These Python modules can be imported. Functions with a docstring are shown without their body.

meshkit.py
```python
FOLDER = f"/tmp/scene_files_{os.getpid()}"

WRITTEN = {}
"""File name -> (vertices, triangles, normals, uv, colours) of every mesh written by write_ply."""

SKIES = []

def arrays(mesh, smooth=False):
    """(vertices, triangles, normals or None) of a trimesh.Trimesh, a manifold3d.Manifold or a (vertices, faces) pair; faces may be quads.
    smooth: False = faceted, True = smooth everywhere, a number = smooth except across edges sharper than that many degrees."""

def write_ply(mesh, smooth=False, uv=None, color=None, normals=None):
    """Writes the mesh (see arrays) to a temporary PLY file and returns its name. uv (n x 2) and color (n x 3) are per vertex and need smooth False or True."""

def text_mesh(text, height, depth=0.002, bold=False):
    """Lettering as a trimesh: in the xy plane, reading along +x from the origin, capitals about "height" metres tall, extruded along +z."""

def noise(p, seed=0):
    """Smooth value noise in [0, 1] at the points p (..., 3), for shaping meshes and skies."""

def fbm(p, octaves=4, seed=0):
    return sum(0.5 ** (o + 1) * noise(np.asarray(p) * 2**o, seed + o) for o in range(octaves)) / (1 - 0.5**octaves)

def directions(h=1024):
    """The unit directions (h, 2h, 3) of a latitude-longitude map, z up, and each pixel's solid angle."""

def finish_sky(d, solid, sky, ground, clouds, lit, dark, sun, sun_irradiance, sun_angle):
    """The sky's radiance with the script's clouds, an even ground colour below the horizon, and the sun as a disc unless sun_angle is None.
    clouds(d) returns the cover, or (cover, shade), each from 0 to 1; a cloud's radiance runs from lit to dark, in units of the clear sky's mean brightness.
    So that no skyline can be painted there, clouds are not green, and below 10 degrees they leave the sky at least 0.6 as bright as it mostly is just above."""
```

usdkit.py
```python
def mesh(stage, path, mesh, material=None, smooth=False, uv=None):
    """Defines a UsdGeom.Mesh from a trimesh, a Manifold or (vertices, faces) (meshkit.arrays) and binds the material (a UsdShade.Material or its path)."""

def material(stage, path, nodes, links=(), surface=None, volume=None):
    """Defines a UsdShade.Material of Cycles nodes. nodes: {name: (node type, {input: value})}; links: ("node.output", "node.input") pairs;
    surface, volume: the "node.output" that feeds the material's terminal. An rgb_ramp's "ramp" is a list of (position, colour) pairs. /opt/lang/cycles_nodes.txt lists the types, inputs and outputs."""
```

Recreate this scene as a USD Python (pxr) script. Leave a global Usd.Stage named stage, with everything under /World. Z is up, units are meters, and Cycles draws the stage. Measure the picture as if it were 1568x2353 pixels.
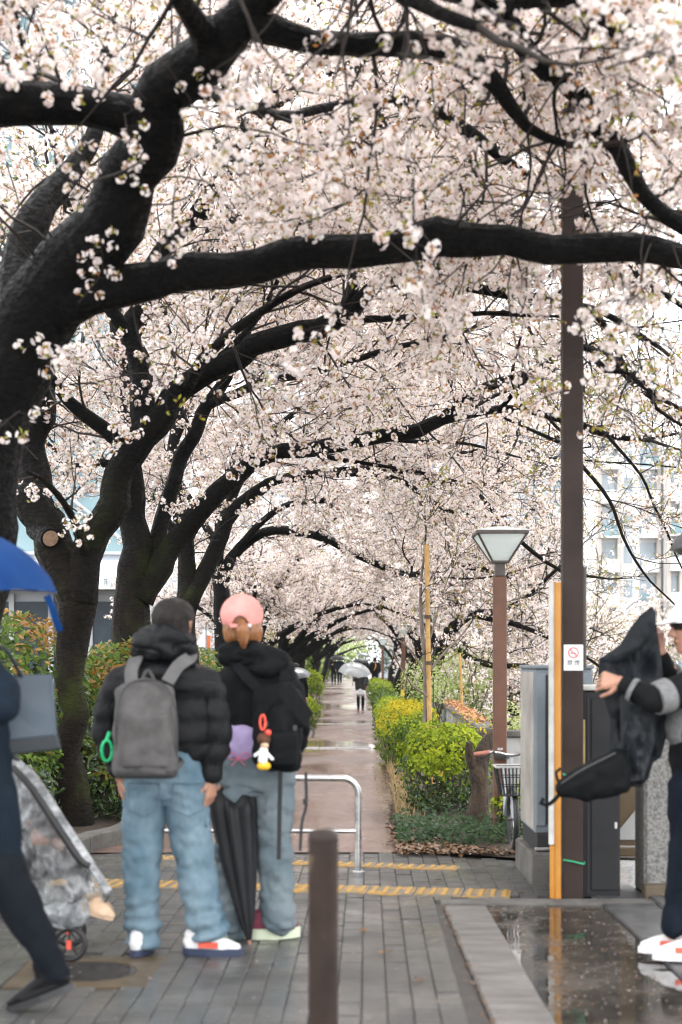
import math, random
import numpy as np, trimesh, manifold3d, usdkit, meshkit
from pxr import Usd, UsdGeom, UsdLux, UsdShade, Gf, Sdf, Vt
from shapely.geometry import Polygon
from shapely import affinity

stage = Usd.Stage.CreateInMemory()
UsdGeom.SetStageUpAxis(stage, 'Z'); UsdGeom.SetStageMetersPerUnit(stage, 1.0)
UsdGeom.Xform.Define(stage, '/World'); UsdGeom.Scope.Define(stage, '/World/Looks')
MAT = lambda n, nodes, links=(), surface='p.BSDF', volume=None: usdkit.material(stage, '/World/Looks/' + n, nodes, links, surface=surface, volume=volume)

# ---------------------------------------------------------------- camera, sky, sun, exposure
EYE = 1.45
cam = UsdGeom.Camera.Define(stage, '/World/camera')
cam.AddTranslateOp().Set(Gf.Vec3d(0, 0, EYE)); cam.AddRotateXOp().Set(90.0)
cam.CreateHorizontalApertureAttr(24.0); cam.CreateFocalLengthAttr(50.0); cam.CreateVerticalApertureAttr(36.0)
cam.CreateVerticalApertureOffsetAttr(5.25); cam.CreateHorizontalApertureOffsetAttr(0.0)
cam.CreateFStopAttr(2.0); cam.CreateFocusDistanceAttr(16.5)
cam.CreateExposureAttr(1.7)
SUN_EL, SUN_AZ = math.radians(58), math.radians(20)          # azimuth = atan2(x, y)
sky = UsdLux.DomeLight.Define(stage, '/World/sky'); sky.CreateIntensityAttr(1.0)
m_sky = MAT('sky_overcast', {
    's': ('sky_texture', {'sky_type': 'single_scattering', 'sun_disc': False, 'sun_elevation': SUN_EL, 'sun_rotation': SUN_AZ, 'altitude': 50.0, 'air_density': 1.0, 'aerosol_density': 4.0}),
    'tc': ('texture_coordinate', {}), 'mp': ('mapping', {'scale': (1.0, 1.0, 2.2)}),
    'n': ('noise_texture', {'scale': 1.6, 'detail': 4.0, 'roughness': 0.55}),
    'r': ('rgb_ramp', {'ramp': [(0.25, (9.6, 9.8, 10.2)), (0.75, (12.4, 12.4, 12.5))]}),
    'm': ('mix_color', {'fac': 0.94, 'use_clamp': False}),
    'b': ('background_shader', {'strength': 0.1})},
    [('tc.generated', 'mp.vector'), ('mp.vector', 'n.vector'), ('n.fac', 'r.fac'), ('s.color', 'm.a'), ('r.color', 'm.b'), ('m.result', 'b.color')], surface='b.background')
UsdShade.MaterialBindingAPI.Apply(sky.GetPrim()).Bind(m_sky)
sky.GetPrim().SetCustomDataByKey('kind', 'structure')
sun = UsdLux.DistantLight.Define(stage, '/World/sun_light')
sun.CreateNormalizeAttr(True); sun.CreateIntensityAttr(0.25); sun.CreateAngleAttr(20.0); sun.CreateColorAttr(Gf.Vec3f(1.0, 0.97, 0.93))
sun.AddRotateXYZOp().Set(Gf.Vec3f(-(90 - math.degrees(SUN_EL)), 0, -math.degrees(SUN_AZ)))

# ---------------------------------------------------------------- helpers
FPX = 50.0 / 24.0 * 2730
def P(px, py, Y):
    """The point at depth Y whose picture falls on (px, py) of the 1568 x 2353 measuring sheet."""
    return np.array([(px * 1.74107 - 1365) * Y / FPX, Y, EYE - (py * 1.74107 - 2645) * Y / FPX])
def ground(x, y):
    return -0.28 * np.exp(-((np.asarray(y, float) - 46) / 16.0) ** 2)
USED = {}
def fresh(path):
    k = USED.get(path, 0); USED[path] = k + 1
    return path if k == 0 else f'{path}_{k:03d}'
def tag(prim, label=None, cat=None, group=None, kind=None):
    prim = prim.GetPrim() if hasattr(prim, 'GetPrim') else prim
    for k, v in (('label', label), ('category', cat), ('group', group), ('kind', kind)):
        if v: prim.SetCustomDataByKey(k, v)
    return prim
def thing(name, label=None, cat=None, loc=(0, 0, 0), rz=0.0, group=None, kind=None):
    x = UsdGeom.Xform.Define(stage, fresh('/World/' + name))
    x.AddTranslateOp().Set(Gf.Vec3d(*map(float, loc)))
    if rz: x.AddRotateZOp().Set(float(rz))
    x.GetPrim().SetCustomDataByKey('origin', Gf.Vec3d(*map(float, loc)))
    x.GetPrim().ClearCustomDataByKey('origin')
    ORIGIN[str(x.GetPath())] = np.array(loc, float)
    return tag(x, label, cat, group, kind)
ORIGIN = {}
def obj(name, mesh, mat, parent=None, smooth=False, world=False, **kw):
    """One Mesh prim under the parent (or /World). world=True: the mesh is in world coordinates and is moved into the thing's frame."""
    pp = str(parent.GetPath()) if parent is not None else '/World'
    if isinstance(mesh, (list,)):
        mesh = cat(mesh)
    if hasattr(mesh, 'to_mesh'):
        mm = mesh.to_mesh(); mesh = trimesh.Trimesh(mm.vert_properties[:, :3], mm.tri_verts, process=False)
    if isinstance(mesh, tuple):
        v, f = np.asarray(mesh[0], float), np.asarray(mesh[1], int)
        if f.shape[1] == 4: f = np.vstack([f[:, [0, 1, 2]], f[:, [0, 2, 3]]])
        mesh = trimesh.Trimesh(v, f, process=False)
    if world and parent is not None:
        o = np.zeros(3); q = pp
        while q in ORIGIN or q.count('/') > 2:
            o = o + ORIGIN.get(q, 0); q = q.rsplit('/', 1)[0]
            if q.count('/') < 2: break
        mesh = mesh.copy(); mesh.vertices = np.asarray(mesh.vertices) - o
    m = usdkit.mesh(stage, fresh(f'{pp}/{name}'), mesh, mat, smooth=smooth)
    return tag(m, **kw)
def cat(ms):
    return trimesh.util.concatenate([m if isinstance(m, trimesh.Trimesh) else tri(m) for m in ms])
def tri(m):
    if hasattr(m, 'to_mesh'):
        mm = m.to_mesh(); return trimesh.Trimesh(mm.vert_properties[:, :3], mm.tri_verts, process=False)
    v, f = np.asarray(m[0], float), np.asarray(m[1], int)
    if f.shape[1] == 4: f = np.vstack([f[:, [0, 1, 2]], f[:, [0, 2, 3]]])
    return trimesh.Trimesh(v, f, process=False)
def unit(v):
    v = np.asarray(v, float); return v / max(np.linalg.norm(v), 1e-9)
def box(c, s, ch=0.0, rz=0.0):
    """Box of centre c and size s with chamfered edges ch."""
    h = np.array(s, float) / 2
    if ch > 0:
        ch = min(ch, *(h * 0.8))
        pts = []
        for sx in (-1, 1):
            for sy in (-1, 1):
                for sz in (-1, 1):
                    for k in range(3):
                        q = np.array([sx, sy, sz]) * (h - ch); q[k] += (sx, sy, sz)[k] * ch; pts.append(q)
        m = tri(manifold3d.Manifold.hull_points(np.array(pts)))
    else:
        m = trimesh.creation.box(s)
    if rz: m.apply_transform(trimesh.transformations.rotation_matrix(rz, [0, 0, 1]))
    m.apply_translation(c); return m
def frame(t):
    t = unit(t); a = np.array([0, 0, 1.0]) if abs(t[2]) < 0.9 else np.array([1.0, 0, 0])
    u = unit(np.cross(a, t)); return u, np.cross(t, u)
def tube(pts, rad, n=8, cap=True, bumps=0.0, seed=0):
    """A tapered tube through pts with radii rad (parallel-transported frames)."""
    pts = np.asarray(pts, float); m = len(pts); rad = np.broadcast_to(np.asarray(rad, float), (m,))
    T = np.gradient(pts, axis=0); T /= np.maximum(np.linalg.norm(T, axis=1, keepdims=True), 1e-9)
    u, w = frame(T[0]); U = []
    for k in range(m):
        u = unit(u - T[k] * (u @ T[k])); U.append(u)
    U = np.array(U); W = np.cross(T, U)
    a = np.arange(n) * 2 * np.pi / n
    V = pts[:, None] + rad[:, None, None] * (np.cos(a)[None, :, None] * U[:, None] + np.sin(a)[None, :, None] * W[:, None])
    if bumps:
        q = (V - pts[:, None]); f = 1 + bumps * (meshkit.fbm(V * (2.0 / max(rad.max(), .02) * 0.35) + seed * 7.3, 3, seed) - 0.5) * 2
        V = pts[:, None] + q * f[..., None]
    V = V.reshape(-1, 3)
    i = np.arange(m - 1)[:, None] * n; j = np.arange(n)[None]; j2 = (j + 1) % n
    F = np.stack([i + j, i + j2, i + n + j2, i + n + j], -1).reshape(-1, 4)
    F = np.vstack([F[:, [0, 1, 2]], F[:, [0, 2, 3]]])
    if cap:
        c = len(V); V = np.vstack([V, pts[0], pts[-1]]); jj = np.arange(n); e = (m - 1) * n
        F = np.vstack([F, np.stack([np.full(n, c), (jj + 1) % n, jj], 1), np.stack([np.full(n, c + 1), e + jj, e + (jj + 1) % n], 1)])
    return trimesh.Trimesh(V, F, process=False)
def spline(ctrl, step=0.2):
    """Catmull-Rom through control rows (any width), resampled to about step metres."""
    C = np.asarray(ctrl, float)
    if len(C) < 3:
        n = max(2, int(np.linalg.norm(C[-1, :3] - C[0, :3]) / step) + 1)
        return C[0] + (C[-1] - C[0]) * np.linspace(0, 1, n)[:, None]
    E = np.vstack([2 * C[0] - C[1], C, 2 * C[-1] - C[-2]]); out = []
    for k in range(1, len(E) - 2):
        n = max(1, int(math.ceil(np.linalg.norm(E[k + 1, :3] - E[k, :3]) / step)))
        t = (np.arange(n) / n)[:, None]
        out.append(0.5 * (2 * E[k] + (E[k + 1] - E[k - 1]) * t + (2 * E[k - 1] - 5 * E[k] + 4 * E[k + 1] - E[k + 2]) * t ** 2 + (3 * E[k] - E[k - 1] - 3 * E[k + 1] + E[k + 2]) * t ** 3))
    return np.vstack(out + [C[-1:]])
def lathe(prof, n=24, loc=(0, 0, 0)):
    """Revolve (r, z) rows about the z axis."""
    m = trimesh.creation.revolve(np.array(prof, float), sections=n); m.apply_translation(loc); return m
def prism(poly, h, z=0.0):
    m = trimesh.creation.extrude_polygon(poly if hasattr(poly, 'exterior') else Polygon(poly), h, engine='earcut'); m.apply_translation((0, 0, z)); return m
def sheet(poly, z=0.0, gz=True, step=None):
    """A flat sheet of a polygon, following the ground."""
    v, f = trimesh.creation.triangulate_polygon(poly if hasattr(poly, 'exterior') else Polygon(poly), engine='earcut')
    v = np.column_stack([v, np.zeros(len(v))]); m = trimesh.Trimesh(v, f, process=False)
    if step: m = m.subdivide_to_size(step, max_iter=12)
    n = m.face_normals[:, 2].mean()
    if n < 0: m.invert()
    m.vertices[:, 2] = z + (ground(m.vertices[:, 0], m.vertices[:, 1]) if gz else 0)
    return m
def upright(m, loc, yaw=0.0):
    """A flat xy shape stood up in the xz plane, front towards -y, turned by yaw about z."""
    m = m.copy(); R = trimesh.transformations.rotation_matrix
    m.apply_transform(R(math.pi / 2, [1, 0, 0])); m.apply_transform(R(yaw, [0, 0, 1])); m.apply_translation(loc); return m

# ---------------------------------------------------------------- materials
def M(name, c1, c2=None, scale=8.0, rough=0.6, rough2=None, bump=0.0, bscale=40.0, spec=0.5, metal=0.0, sheen=0.0, detail=5.0, coat=0.0, stretch=(1, 1, 1), lo=0.35, hi=0.65, transl=0.0, bdist=0.02, third=None, coords='position'):
    N = {'p': ('principled_bsdf', {'roughness': rough, 'specular_ior_level': spec, 'metallic': metal, 'sheen_weight': sheen, 'coat_weight': coat, 'base_color': c1})}
    L = []
    if coords == 'position':
        N['g'] = ('geometry', {}); src = 'g.position'
    else:
        N['g'] = ('texture_coordinate', {}); src = 'g.object'
    N['mp'] = ('mapping', {'scale': stretch}); L.append((src, 'mp.vector'))
    if c2 is not None:
        N['n'] = ('noise_texture', {'scale': scale, 'detail': detail, 'roughness': 0.6})
        st = [(lo, c1), (hi, c2)] + ([(min(hi + 0.12, 1), third)] if third else [])
        N['r'] = ('rgb_ramp', {'ramp': st})
        L += [('mp.vector', 'n.vector'), ('n.fac', 'r.fac'), ('r.color', 'p.base_color')]
    if rough2 is not None:
        N['n2'] = ('noise_texture', {'scale': scale * 0.45, 'detail': 4.0}); N['mr'] = ('map_range', {'from_min': 0.38, 'from_max': 0.62, 'to_min': rough, 'to_max': rough2, 'clamp': True})
        L += [('mp.vector', 'n2.vector'), ('n2.fac', 'mr.value'), ('mr.result', 'p.roughness')]
    if bump:
        N['nb'] = ('noise_texture', {'scale': bscale, 'detail': 4.0, 'roughness': 0.6}); N['b'] = ('bump', {'strength': bump, 'distance': bdist})
        L += [('mp.vector', 'nb.vector'), ('nb.fac', 'b.height'), ('b.normal', 'p.normal')]
    if transl:
        N['t'] = ('translucent_bsdf', {'color': c1}); N['mx'] = ('mix_closure', {'fac': transl})
        if c2 is not None: L.append(('r.color', 't.color'))
        L += [('p.BSDF', 'mx.closure1'), ('t.BSDF', 'mx.closure2')]
        return MAT(name, N, L, surface='mx.closure')
    return MAT(name, N, L)

def bark(name, moss, z0=1.3, z1=3.2):
    """Wet black bark that turns brown and mossy towards the foot of the tree."""
    return MAT(name, {'g': ('geometry', {}), 'mp': ('mapping', {'scale': (1, 1, 1.7)}), 'sx': ('separate_xyz', {}), 'n': ('noise_texture', {'scale': 5.0, 'detail': 5.0, 'roughness': .6}), 'n2': ('noise_texture', {'scale': 2.3, 'detail': 4.0}), 'nb': ('noise_texture', {'scale': 22.0, 'detail': 6.0, 'roughness': .7}), 'mr2': ('map_range', {'from_min': .4, 'from_max': .62, 'to_min': .4, 'to_max': .85, 'clamp': True}),
        'dark': ('rgb_ramp', {'ramp': [(.35, (0.0016, 0.0015, 0.0014)), (.6, (0.0048, 0.0044, 0.004)), (.74, (0.016, 0.0147, 0.0133))]}), 'foot': ('rgb_ramp', {'ramp': [(.35, (0.0045, 0.0033, 0.0021)), (.52, (0.0135, 0.0098, 0.0058)), (.6, (0.022, 0.025, 0.007)), (.72, (0.034, 0.044, 0.008))]}),
        'a': ('math', {'math_type': 'multiply_add', 'value2': 3.0}), 'mr': ('map_range', {'from_min': z0 + 1.5, 'from_max': z1 + 1.5, 'to_min': moss, 'to_max': 0.0, 'clamp': True}), 'mx': ('mix_color', {}), 'b': ('bump', {'strength': 1.0, 'distance': .06}), 'p': ('principled_bsdf', {'roughness': .68, 'specular_ior_level': .12})},
        [('g.position', 'mp.vector'), ('g.position', 'sx.vector'), ('mp.vector', 'n.vector'), ('mp.vector', 'nb.vector'), ('g.position', 'n2.vector'), ('n.fac', 'dark.fac'), ('nb.fac', 'mr2.value'), ('mr2.result', 'p.roughness'), ('n2.fac', 'foot.fac'), ('n.fac', 'a.value1'), ('sx.z', 'a.value3'), ('a.value', 'mr.value'), ('mr.result', 'mx.fac'), ('dark.color', 'mx.a'), ('foot.color', 'mx.b'), ('mx.result', 'p.base_color'), ('nb.fac', 'b.height'), ('b.normal', 'p.normal')])
m_bark = bark('bark_wet', .85, .6, 2.2)
m_bark_moss = bark('bark_mossy', 1.0, 1.2, 3.4)
m_twig = M('twig_bark', (0.008, 0.006, 0.005), (0.024, 0.017, 0.013), scale=12, rough=0.6, spec=.3)
m_petal = M('petal', (0.87, 0.77, 0.745), (0.955, 0.915, 0.895), scale=9, rough=0.6, transl=0.5, spec=0.3, detail=2)
m_leaf_bronze = M('leaf_bronze', (0.40, 0.15, 0.045), (0.46, 0.26, 0.07), scale=14, rough=0.45, transl=0.4)
m_leaf_young = M('leaf_young', (0.24, 0.28, 0.03), (0.38, 0.34, 0.05), scale=14, rough=0.45, transl=0.45)

GLYPH = {"制":[[[[84,-1],[100,0],[102,2],[102,100],[111,100],[111,-3],[106,-8],[87,-9]]],[[[81,23],[81,90],[89,91],[90,24]]],[[[5,55],[5,63],[11,64],[5,68],[12,80],[17,99],[25,97],[23,84],[34,84],[35,101],[43,101],[43,84],[68,84],[68,76],[43,76],[43,64],[72,63],[72,55],[43,54],[43,42],[68,42],[68,4],[61,0],[50,0],[48,8],[60,9],[60,33],[43,34],[43,-10],[35,-10],[35,33],[20,34],[19,0],[11,0],[11,42],[35,42],[35,54]],[[19,76],[14,63],[34,63],[35,76]]]],"限":[[[[49,-3],[53,4],[53,96],[106,96],[106,43],[83,43],[82,41],[89,26],[97,30],[106,39],[112,35],[113,32],[93,18],[102,7],[115,0],[115,-2],[109,-9],[97,-1],[84,15],[78,27],[74,43],[63,43],[62,3],[83,8],[83,0],[55,-9],[52,-9]],[[62,52],[97,51],[97,66],[62,66]],[[62,75],[97,74],[97,88],[62,88]]],[[[11,97],[43,97],[47,94],[36,63],[45,45],[46,31],[44,24],[36,19],[27,19],[25,25],[25,27],[36,28],[38,34],[36,48],[27,60],[36,88],[19,88],[19,-9],[11,-9]]]],"禁":[[[[59,53],[55,60],[59,61],[71,72],[77,81],[60,82],[60,90],[81,90],[81,102],[90,101],[90,90],[111,89],[111,82],[93,81],[100,71],[114,60],[110,53],[108,53],[91,71],[90,51],[81,51],[80,72],[63,54]]],[[[8,22],[8,30],[113,29],[113,22],[65,22],[65,-4],[62,-8],[55,-10],[40,-10],[38,-2],[56,-1],[56,22]]],[[[80,12],[81,15],[88,17],[108,1],[111,-4],[103,-8],[92,4]]],[[[22,47],[100,47],[100,39],[22,39]]],[[[5,57],[5,59],[14,65],[25,80],[24,82],[9,82],[9,90],[29,90],[29,102],[37,102],[37,90],[54,90],[54,82],[38,82],[56,67],[50,62],[37,72],[37,51],[29,51],[28,71],[11,52]]],[[[7,-3],[20,6],[29,17],[38,15],[28,2],[15,-8]]]],"煙":[[[[4,-4],[13,9],[19,31],[20,100],[28,100],[28,58],[31,62],[35,79],[41,78],[41,74],[34,53],[28,53],[27,30],[40,8],[34,3],[25,20],[21,8],[11,-9]]],[[[37,2],[73,2],[73,19],[45,19],[45,27],[72,27],[73,40],[82,40],[82,27],[110,27],[110,19],[82,19],[82,2],[115,2],[115,-6],[37,-6]]],[[[40,87],[40,95],[114,95],[114,87],[92,86],[92,76],[111,76],[111,42],[43,42],[43,76],[62,76],[62,86]],[[103,67],[91,68],[91,50],[103,50]],[[71,51],[84,50],[84,68],[71,68]],[[71,77],[84,76],[84,87],[71,87]],[[63,67],[51,68],[51,50],[63,50]]],[[[5,47],[9,63],[10,77],[16,76],[15,61],[11,45]]]]}
def glyph(ch, h):
    ms = []
    for rings in GLYPH[ch]:
        ms.append(prism(affinity.scale(Polygon(rings[0], rings[1:]).buffer(0), h / 110, h / 110, origin=(0, 0)), .0015))
    return cat(ms)

# ---------------------------------------------------------------- the ground, path, plaza, kerbs, water
m_ground = M('bare_ground', (0.07, 0.055, 0.04), (0.12, 0.1, 0.075), scale=1.2, rough=.9)
m_soil = M('bed_soil', (0.022, 0.014, 0.009), (0.06, 0.04, 0.023), scale=14, rough=.85, bump=.8, bscale=60)
m_path = MAT('path_brick_wet', {
    'g': ('geometry', {}), 'mp': ('mapping', {'rotation': (0, 0, 0.0185)}),
    'br': ('brick_texture', {'color1': (0.118, 0.071, 0.056), 'color2': (0.094, 0.058, 0.047), 'mortar': (0.078, 0.057, 0.049), 'scale': 1.0, 'mortar_size': 0.004, 'brick_width': 0.22, 'row_height': 0.11, 'mortar_smooth': .3}),
    'n': ('noise_texture', {'scale': 0.9, 'detail': 6.0, 'roughness': .65}), 'n2': ('noise_texture', {'scale': 0.55, 'detail': 5.0}), 'mp2': ('mapping', {'scale': (1.0, 0.4, 1.0)}),
    'r': ('rgb_ramp', {'ramp': [(0.35, (0.62, 0.62, 0.62)), (0.68, (1.2, 1.18, 1.16))]}), 'mm': ('mix_color', {'blend_type': 'multiply', 'fac': 1.0, 'use_clamp': False}),
    'rr': ('map_range', {'from_min': .4, 'from_max': .62, 'to_min': .07, 'to_max': .42, 'clamp': True}),
    'b': ('bump', {'strength': .5, 'distance': .004}), 'p': ('principled_bsdf', {'specular_ior_level': .55})},
    [('g.position', 'mp.vector'), ('mp.vector', 'br.vector'), ('g.position', 'n.vector'), ('g.position', 'mp2.vector'), ('mp2.vector', 'n2.vector'), ('n.fac', 'r.fac'), ('br.color', 'mm.a'), ('r.color', 'mm.b'), ('mm.result', 'p.base_color'), ('n2.fac', 'rr.value'), ('rr.result', 'p.roughness'), ('br.fac', 'b.height'), ('b.normal', 'p.normal')])
m_paver = [M(f'paver_{k}', tuple(np.array(c) * .58), tuple(np.array(c) * 1.0), scale=3.2, rough=.16, rough2=.5, bump=.25, bscale=160, bdist=.004) for k, c in enumerate(((0.066, 0.065, 0.062), (0.072, 0.07, 0.066), (0.06, 0.059, 0.057), (0.069, 0.066, 0.061)))]
m_joint = M('paver_joint', (0.022, 0.02, 0.018), (0.042, 0.039, 0.035), scale=10, rough=.5)
m_kerb = M('granite_kerb', (0.085, 0.078, 0.072), (0.155, 0.145, 0.134), scale=5, rough=.35, rough2=.7, bump=.4, bscale=150, bdist=.006, third=(0.07, 0.052, 0.04), stretch=(.6, 2.2, 1))
m_concrete = M('old_concrete', (0.06, 0.055, 0.048), (0.135, 0.127, 0.116), scale=4, rough=.75, bump=.5, bscale=60)
m_band = M('grey_band_block', (0.2, 0.2, 0.195), (0.29, 0.285, 0.275), scale=3, rough=.2, rough2=.5)
m_yellow_tile = M('tactile_yellow', (0.42, 0.235, 0.035), (0.36, 0.2, 0.035), scale=9, rough=.5, bump=.3, bscale=120, third=(0.2, 0.16, 0.1), hi=.58)
m_tilebase = M('tactile_base', (0.34, 0.19, 0.035), (0.13, 0.115, 0.09), scale=6, rough=.5, bump=.3, bscale=120, lo=.4, hi=.56)
m_asphalt = M('wet_asphalt', (0.022, 0.022, 0.022), (0.05, 0.048, 0.045), scale=18, rough=.12, rough2=.4, bump=.3, bscale=170, bdist=.004)
m_water = MAT('puddle_water', {'g': ('geometry', {}), 'n': ('noise_texture', {'scale': 5.0, 'detail': 3.0}), 'n3': ('noise_texture', {'scale': 2.2, 'detail': 6.0, 'roughness': .7}), 'r': ('rgb_ramp', {'ramp': [(.42, (0.010, 0.0085, 0.007)), (.62, (0.03, 0.025, 0.02))]}), 'b': ('bump', {'strength': .16, 'distance': .012}), 'mr': ('map_range', {'from_min': .5, 'from_max': .6, 'to_min': .03, 'to_max': .3, 'clamp': True}), 'p': ('principled_bsdf', {'roughness': .03, 'specular_ior_level': .6})},
    [('g.position', 'n.vector'), ('g.position', 'n3.vector'), ('n3.fac', 'r.fac'), ('r.color', 'p.base_color'), ('n3.fac', 'mr.value'), ('mr.result', 'p.roughness'), ('n.fac', 'b.height'), ('b.normal', 'p.normal')])
m_river = MAT('river_water', {'g': ('geometry', {}), 'n': ('noise_texture', {'scale': 1.2, 'detail': 4.0}), 'b': ('bump', {'strength': .3, 'distance': .05}), 'p': ('principled_bsdf', {'base_color': (0.03, 0.035, 0.03), 'roughness': .05})}, [('g.position', 'n.vector'), ('n.fac', 'b.height'), ('b.normal', 'p.normal')])
m_rubber = M('dark_threshold', (0.03, 0.03, 0.031), (0.055, 0.055, 0.056), scale=6, rough=.3, rough2=.5)
m_tan = M('tan_slab', (0.13, 0.095, 0.06), (0.2, 0.15, 0.1), scale=5, rough=.4, bump=.3, bscale=80)

# the terrain sheet, with the river's trench to the right of the path
ys = np.concatenate([[-60, 0, 9, 13.9, 14.0], np.arange(16, 92, 3.0), [100, 150, 300, 700, 1500]])
xs = np.array([-1200, -200, -60, -20, -8, -3, 0, 1.2, 2.3, 2.31, 6, 10, 13.99, 14, 20, 40, 120, 400, 1200.0])
GX, GY = np.meshgrid(xs, ys); GZ = -0.06 + ground(GX, GY)
GZ = np.where((GX > 2.305) & (GX < 13.995) & (GY > 13.95) & (GY < 800), -4.3, GZ)
nx, ny = len(xs), len(ys); ii = (np.arange(ny - 1)[:, None] * nx + np.arange(nx - 1)[None]).ravel()
obj('ground', (np.column_stack([GX.ravel(), GY.ravel(), GZ.ravel()]), np.stack([ii, ii + 1, ii + nx + 1, ii + nx], 1)), m_ground, kind='structure')
obj('river', sheet([(2.2, 13.8), (14.2, 13.8), (14.2, 700), (2.2, 700)], -3.4, gz=False), m_river, kind='structure')

XL = lambda y: -2.74 + 0.0185 * y
XR = lambda y: 0.263 + 0.0185 * y
kerb_line = [(-1.93, 6.2), (-1.93, 7.8), (-1.94, 9.6), (-1.93, 10.5), (-1.86, 11.0), (-1.72, 11.35), (-1.7, 12.2), (-1.85, 14), (-2.1, 17), (-2.33, 21)] + [(XL(y), y) for y in (26, 32, 40, 50, 60, 80, 100, 120)]
bed_edge = [(1.25, 10.42), (.9, 10.62), (.56, 10.95), (.44, 11.7), (.42, 12.6)] + [(XR(y), y) for y in (15, 18, 22, 28, 36, 45, 55, 70, 90, 120)]
# path: one sheet from the plaza into the distance
pp = [(x, y) for x, y in kerb_line if y > 10.75]; pp = [(-1.9, 10.78)] + pp
ppoly = pp + [(XR(120), 120)] + [(x, y) for x, y in bed_edge[::-1] if y < 120 and y > 10.8] + [(.5, 10.8)]
path = thing('path', kind='structure')
obj('surface', sheet(ppoly, 0.0, step=1.6), m_path, path, smooth=True)
for yb, nrow in ((15.3, 1), (24.0, 2), (37.2, 2), (57, 2), (78, 2)):             # cross bands of grey blocks
    for r in range(nrow):
        y = yb + r * .41; w = .4; x = XL(y) + .12 + (.0 if r % 2 else -.0)
        if yb < 20: continue
        while x + .2 < XR(y) - .05:
            ww = min(.3, XR(y) - .05 - x); c = np.array([x + ww / 2, y + .2])
            b = box((c[0], c[1], float(ground(*c)) + .004 - .03), (ww - .012, w - .012, .06), .004, 0)
            obj('grey_block', b, m_band, path); x += .3
# plaza base and its pavers, aligned with the path
plaza_poly = Polygon([(-1.94, 4.6), (.6, 4.6), (.6, 8.55), (2.9, 8.75), (2.9, 10.42), (1.25, 10.42), (.9, 10.62), (.5, 10.8), (-1.9, 10.78), (-1.94, 9.6)])
plaza = thing('plaza_pavement', kind='structure')
obj('bedding', sheet(plaza_poly, -0.012, gz=False), m_joint, plaza)
rng = np.random.default_rng(5); items = []
ca, sa = math.cos(0.0185), -math.sin(0.0185)
manhole_c = np.array(P(205, 2232, 6.65)[:2]); tact = []
for ix in range(-34, 40):
    for iy in range(22, 62):
        u = ix * .1075 + .03; v = iy * .2075 + (.104 if ix % 2 else 0)
        x, y = u * ca - v * sa * 1.0, v * ca + u * sa
        pc = Polygon([(x - .05, y - .1), (x + .05, y - .1), (x + .05, y + .1), (x - .05, y + .1)])
        if y < 5.05 or not plaza_poly.buffer(-.004).contains(pc): continue
        if np.abs(x - manhole_c[0]) < .33 and np.abs(y - manhole_c[1]) < .33: continue
        dz = rng.normal() * .0012; b = box((x, y, -.034 + dz), (.103, .2, .07), .003, -0.0185)
        b.apply_transform(trimesh.transformations.rotation_matrix(rng.normal() * .006, [rng.normal(), rng.normal(), 0], [x, y, 0]))
        items.append((y + .3 * abs(x), b, int(rng.integers(0, 4))))
items.sort(key=lambda t: t[0])
for k, (_, b, mi) in enumerate(items[:300]): obj('paver', b, m_paver[mi], plaza)
for mi in range(4):
    rest = [b for _, b, q in items[300:] if q == mi]
    if rest: obj('far_pavers', rest, m_paver[mi], plaza, kind='stuff')
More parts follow.
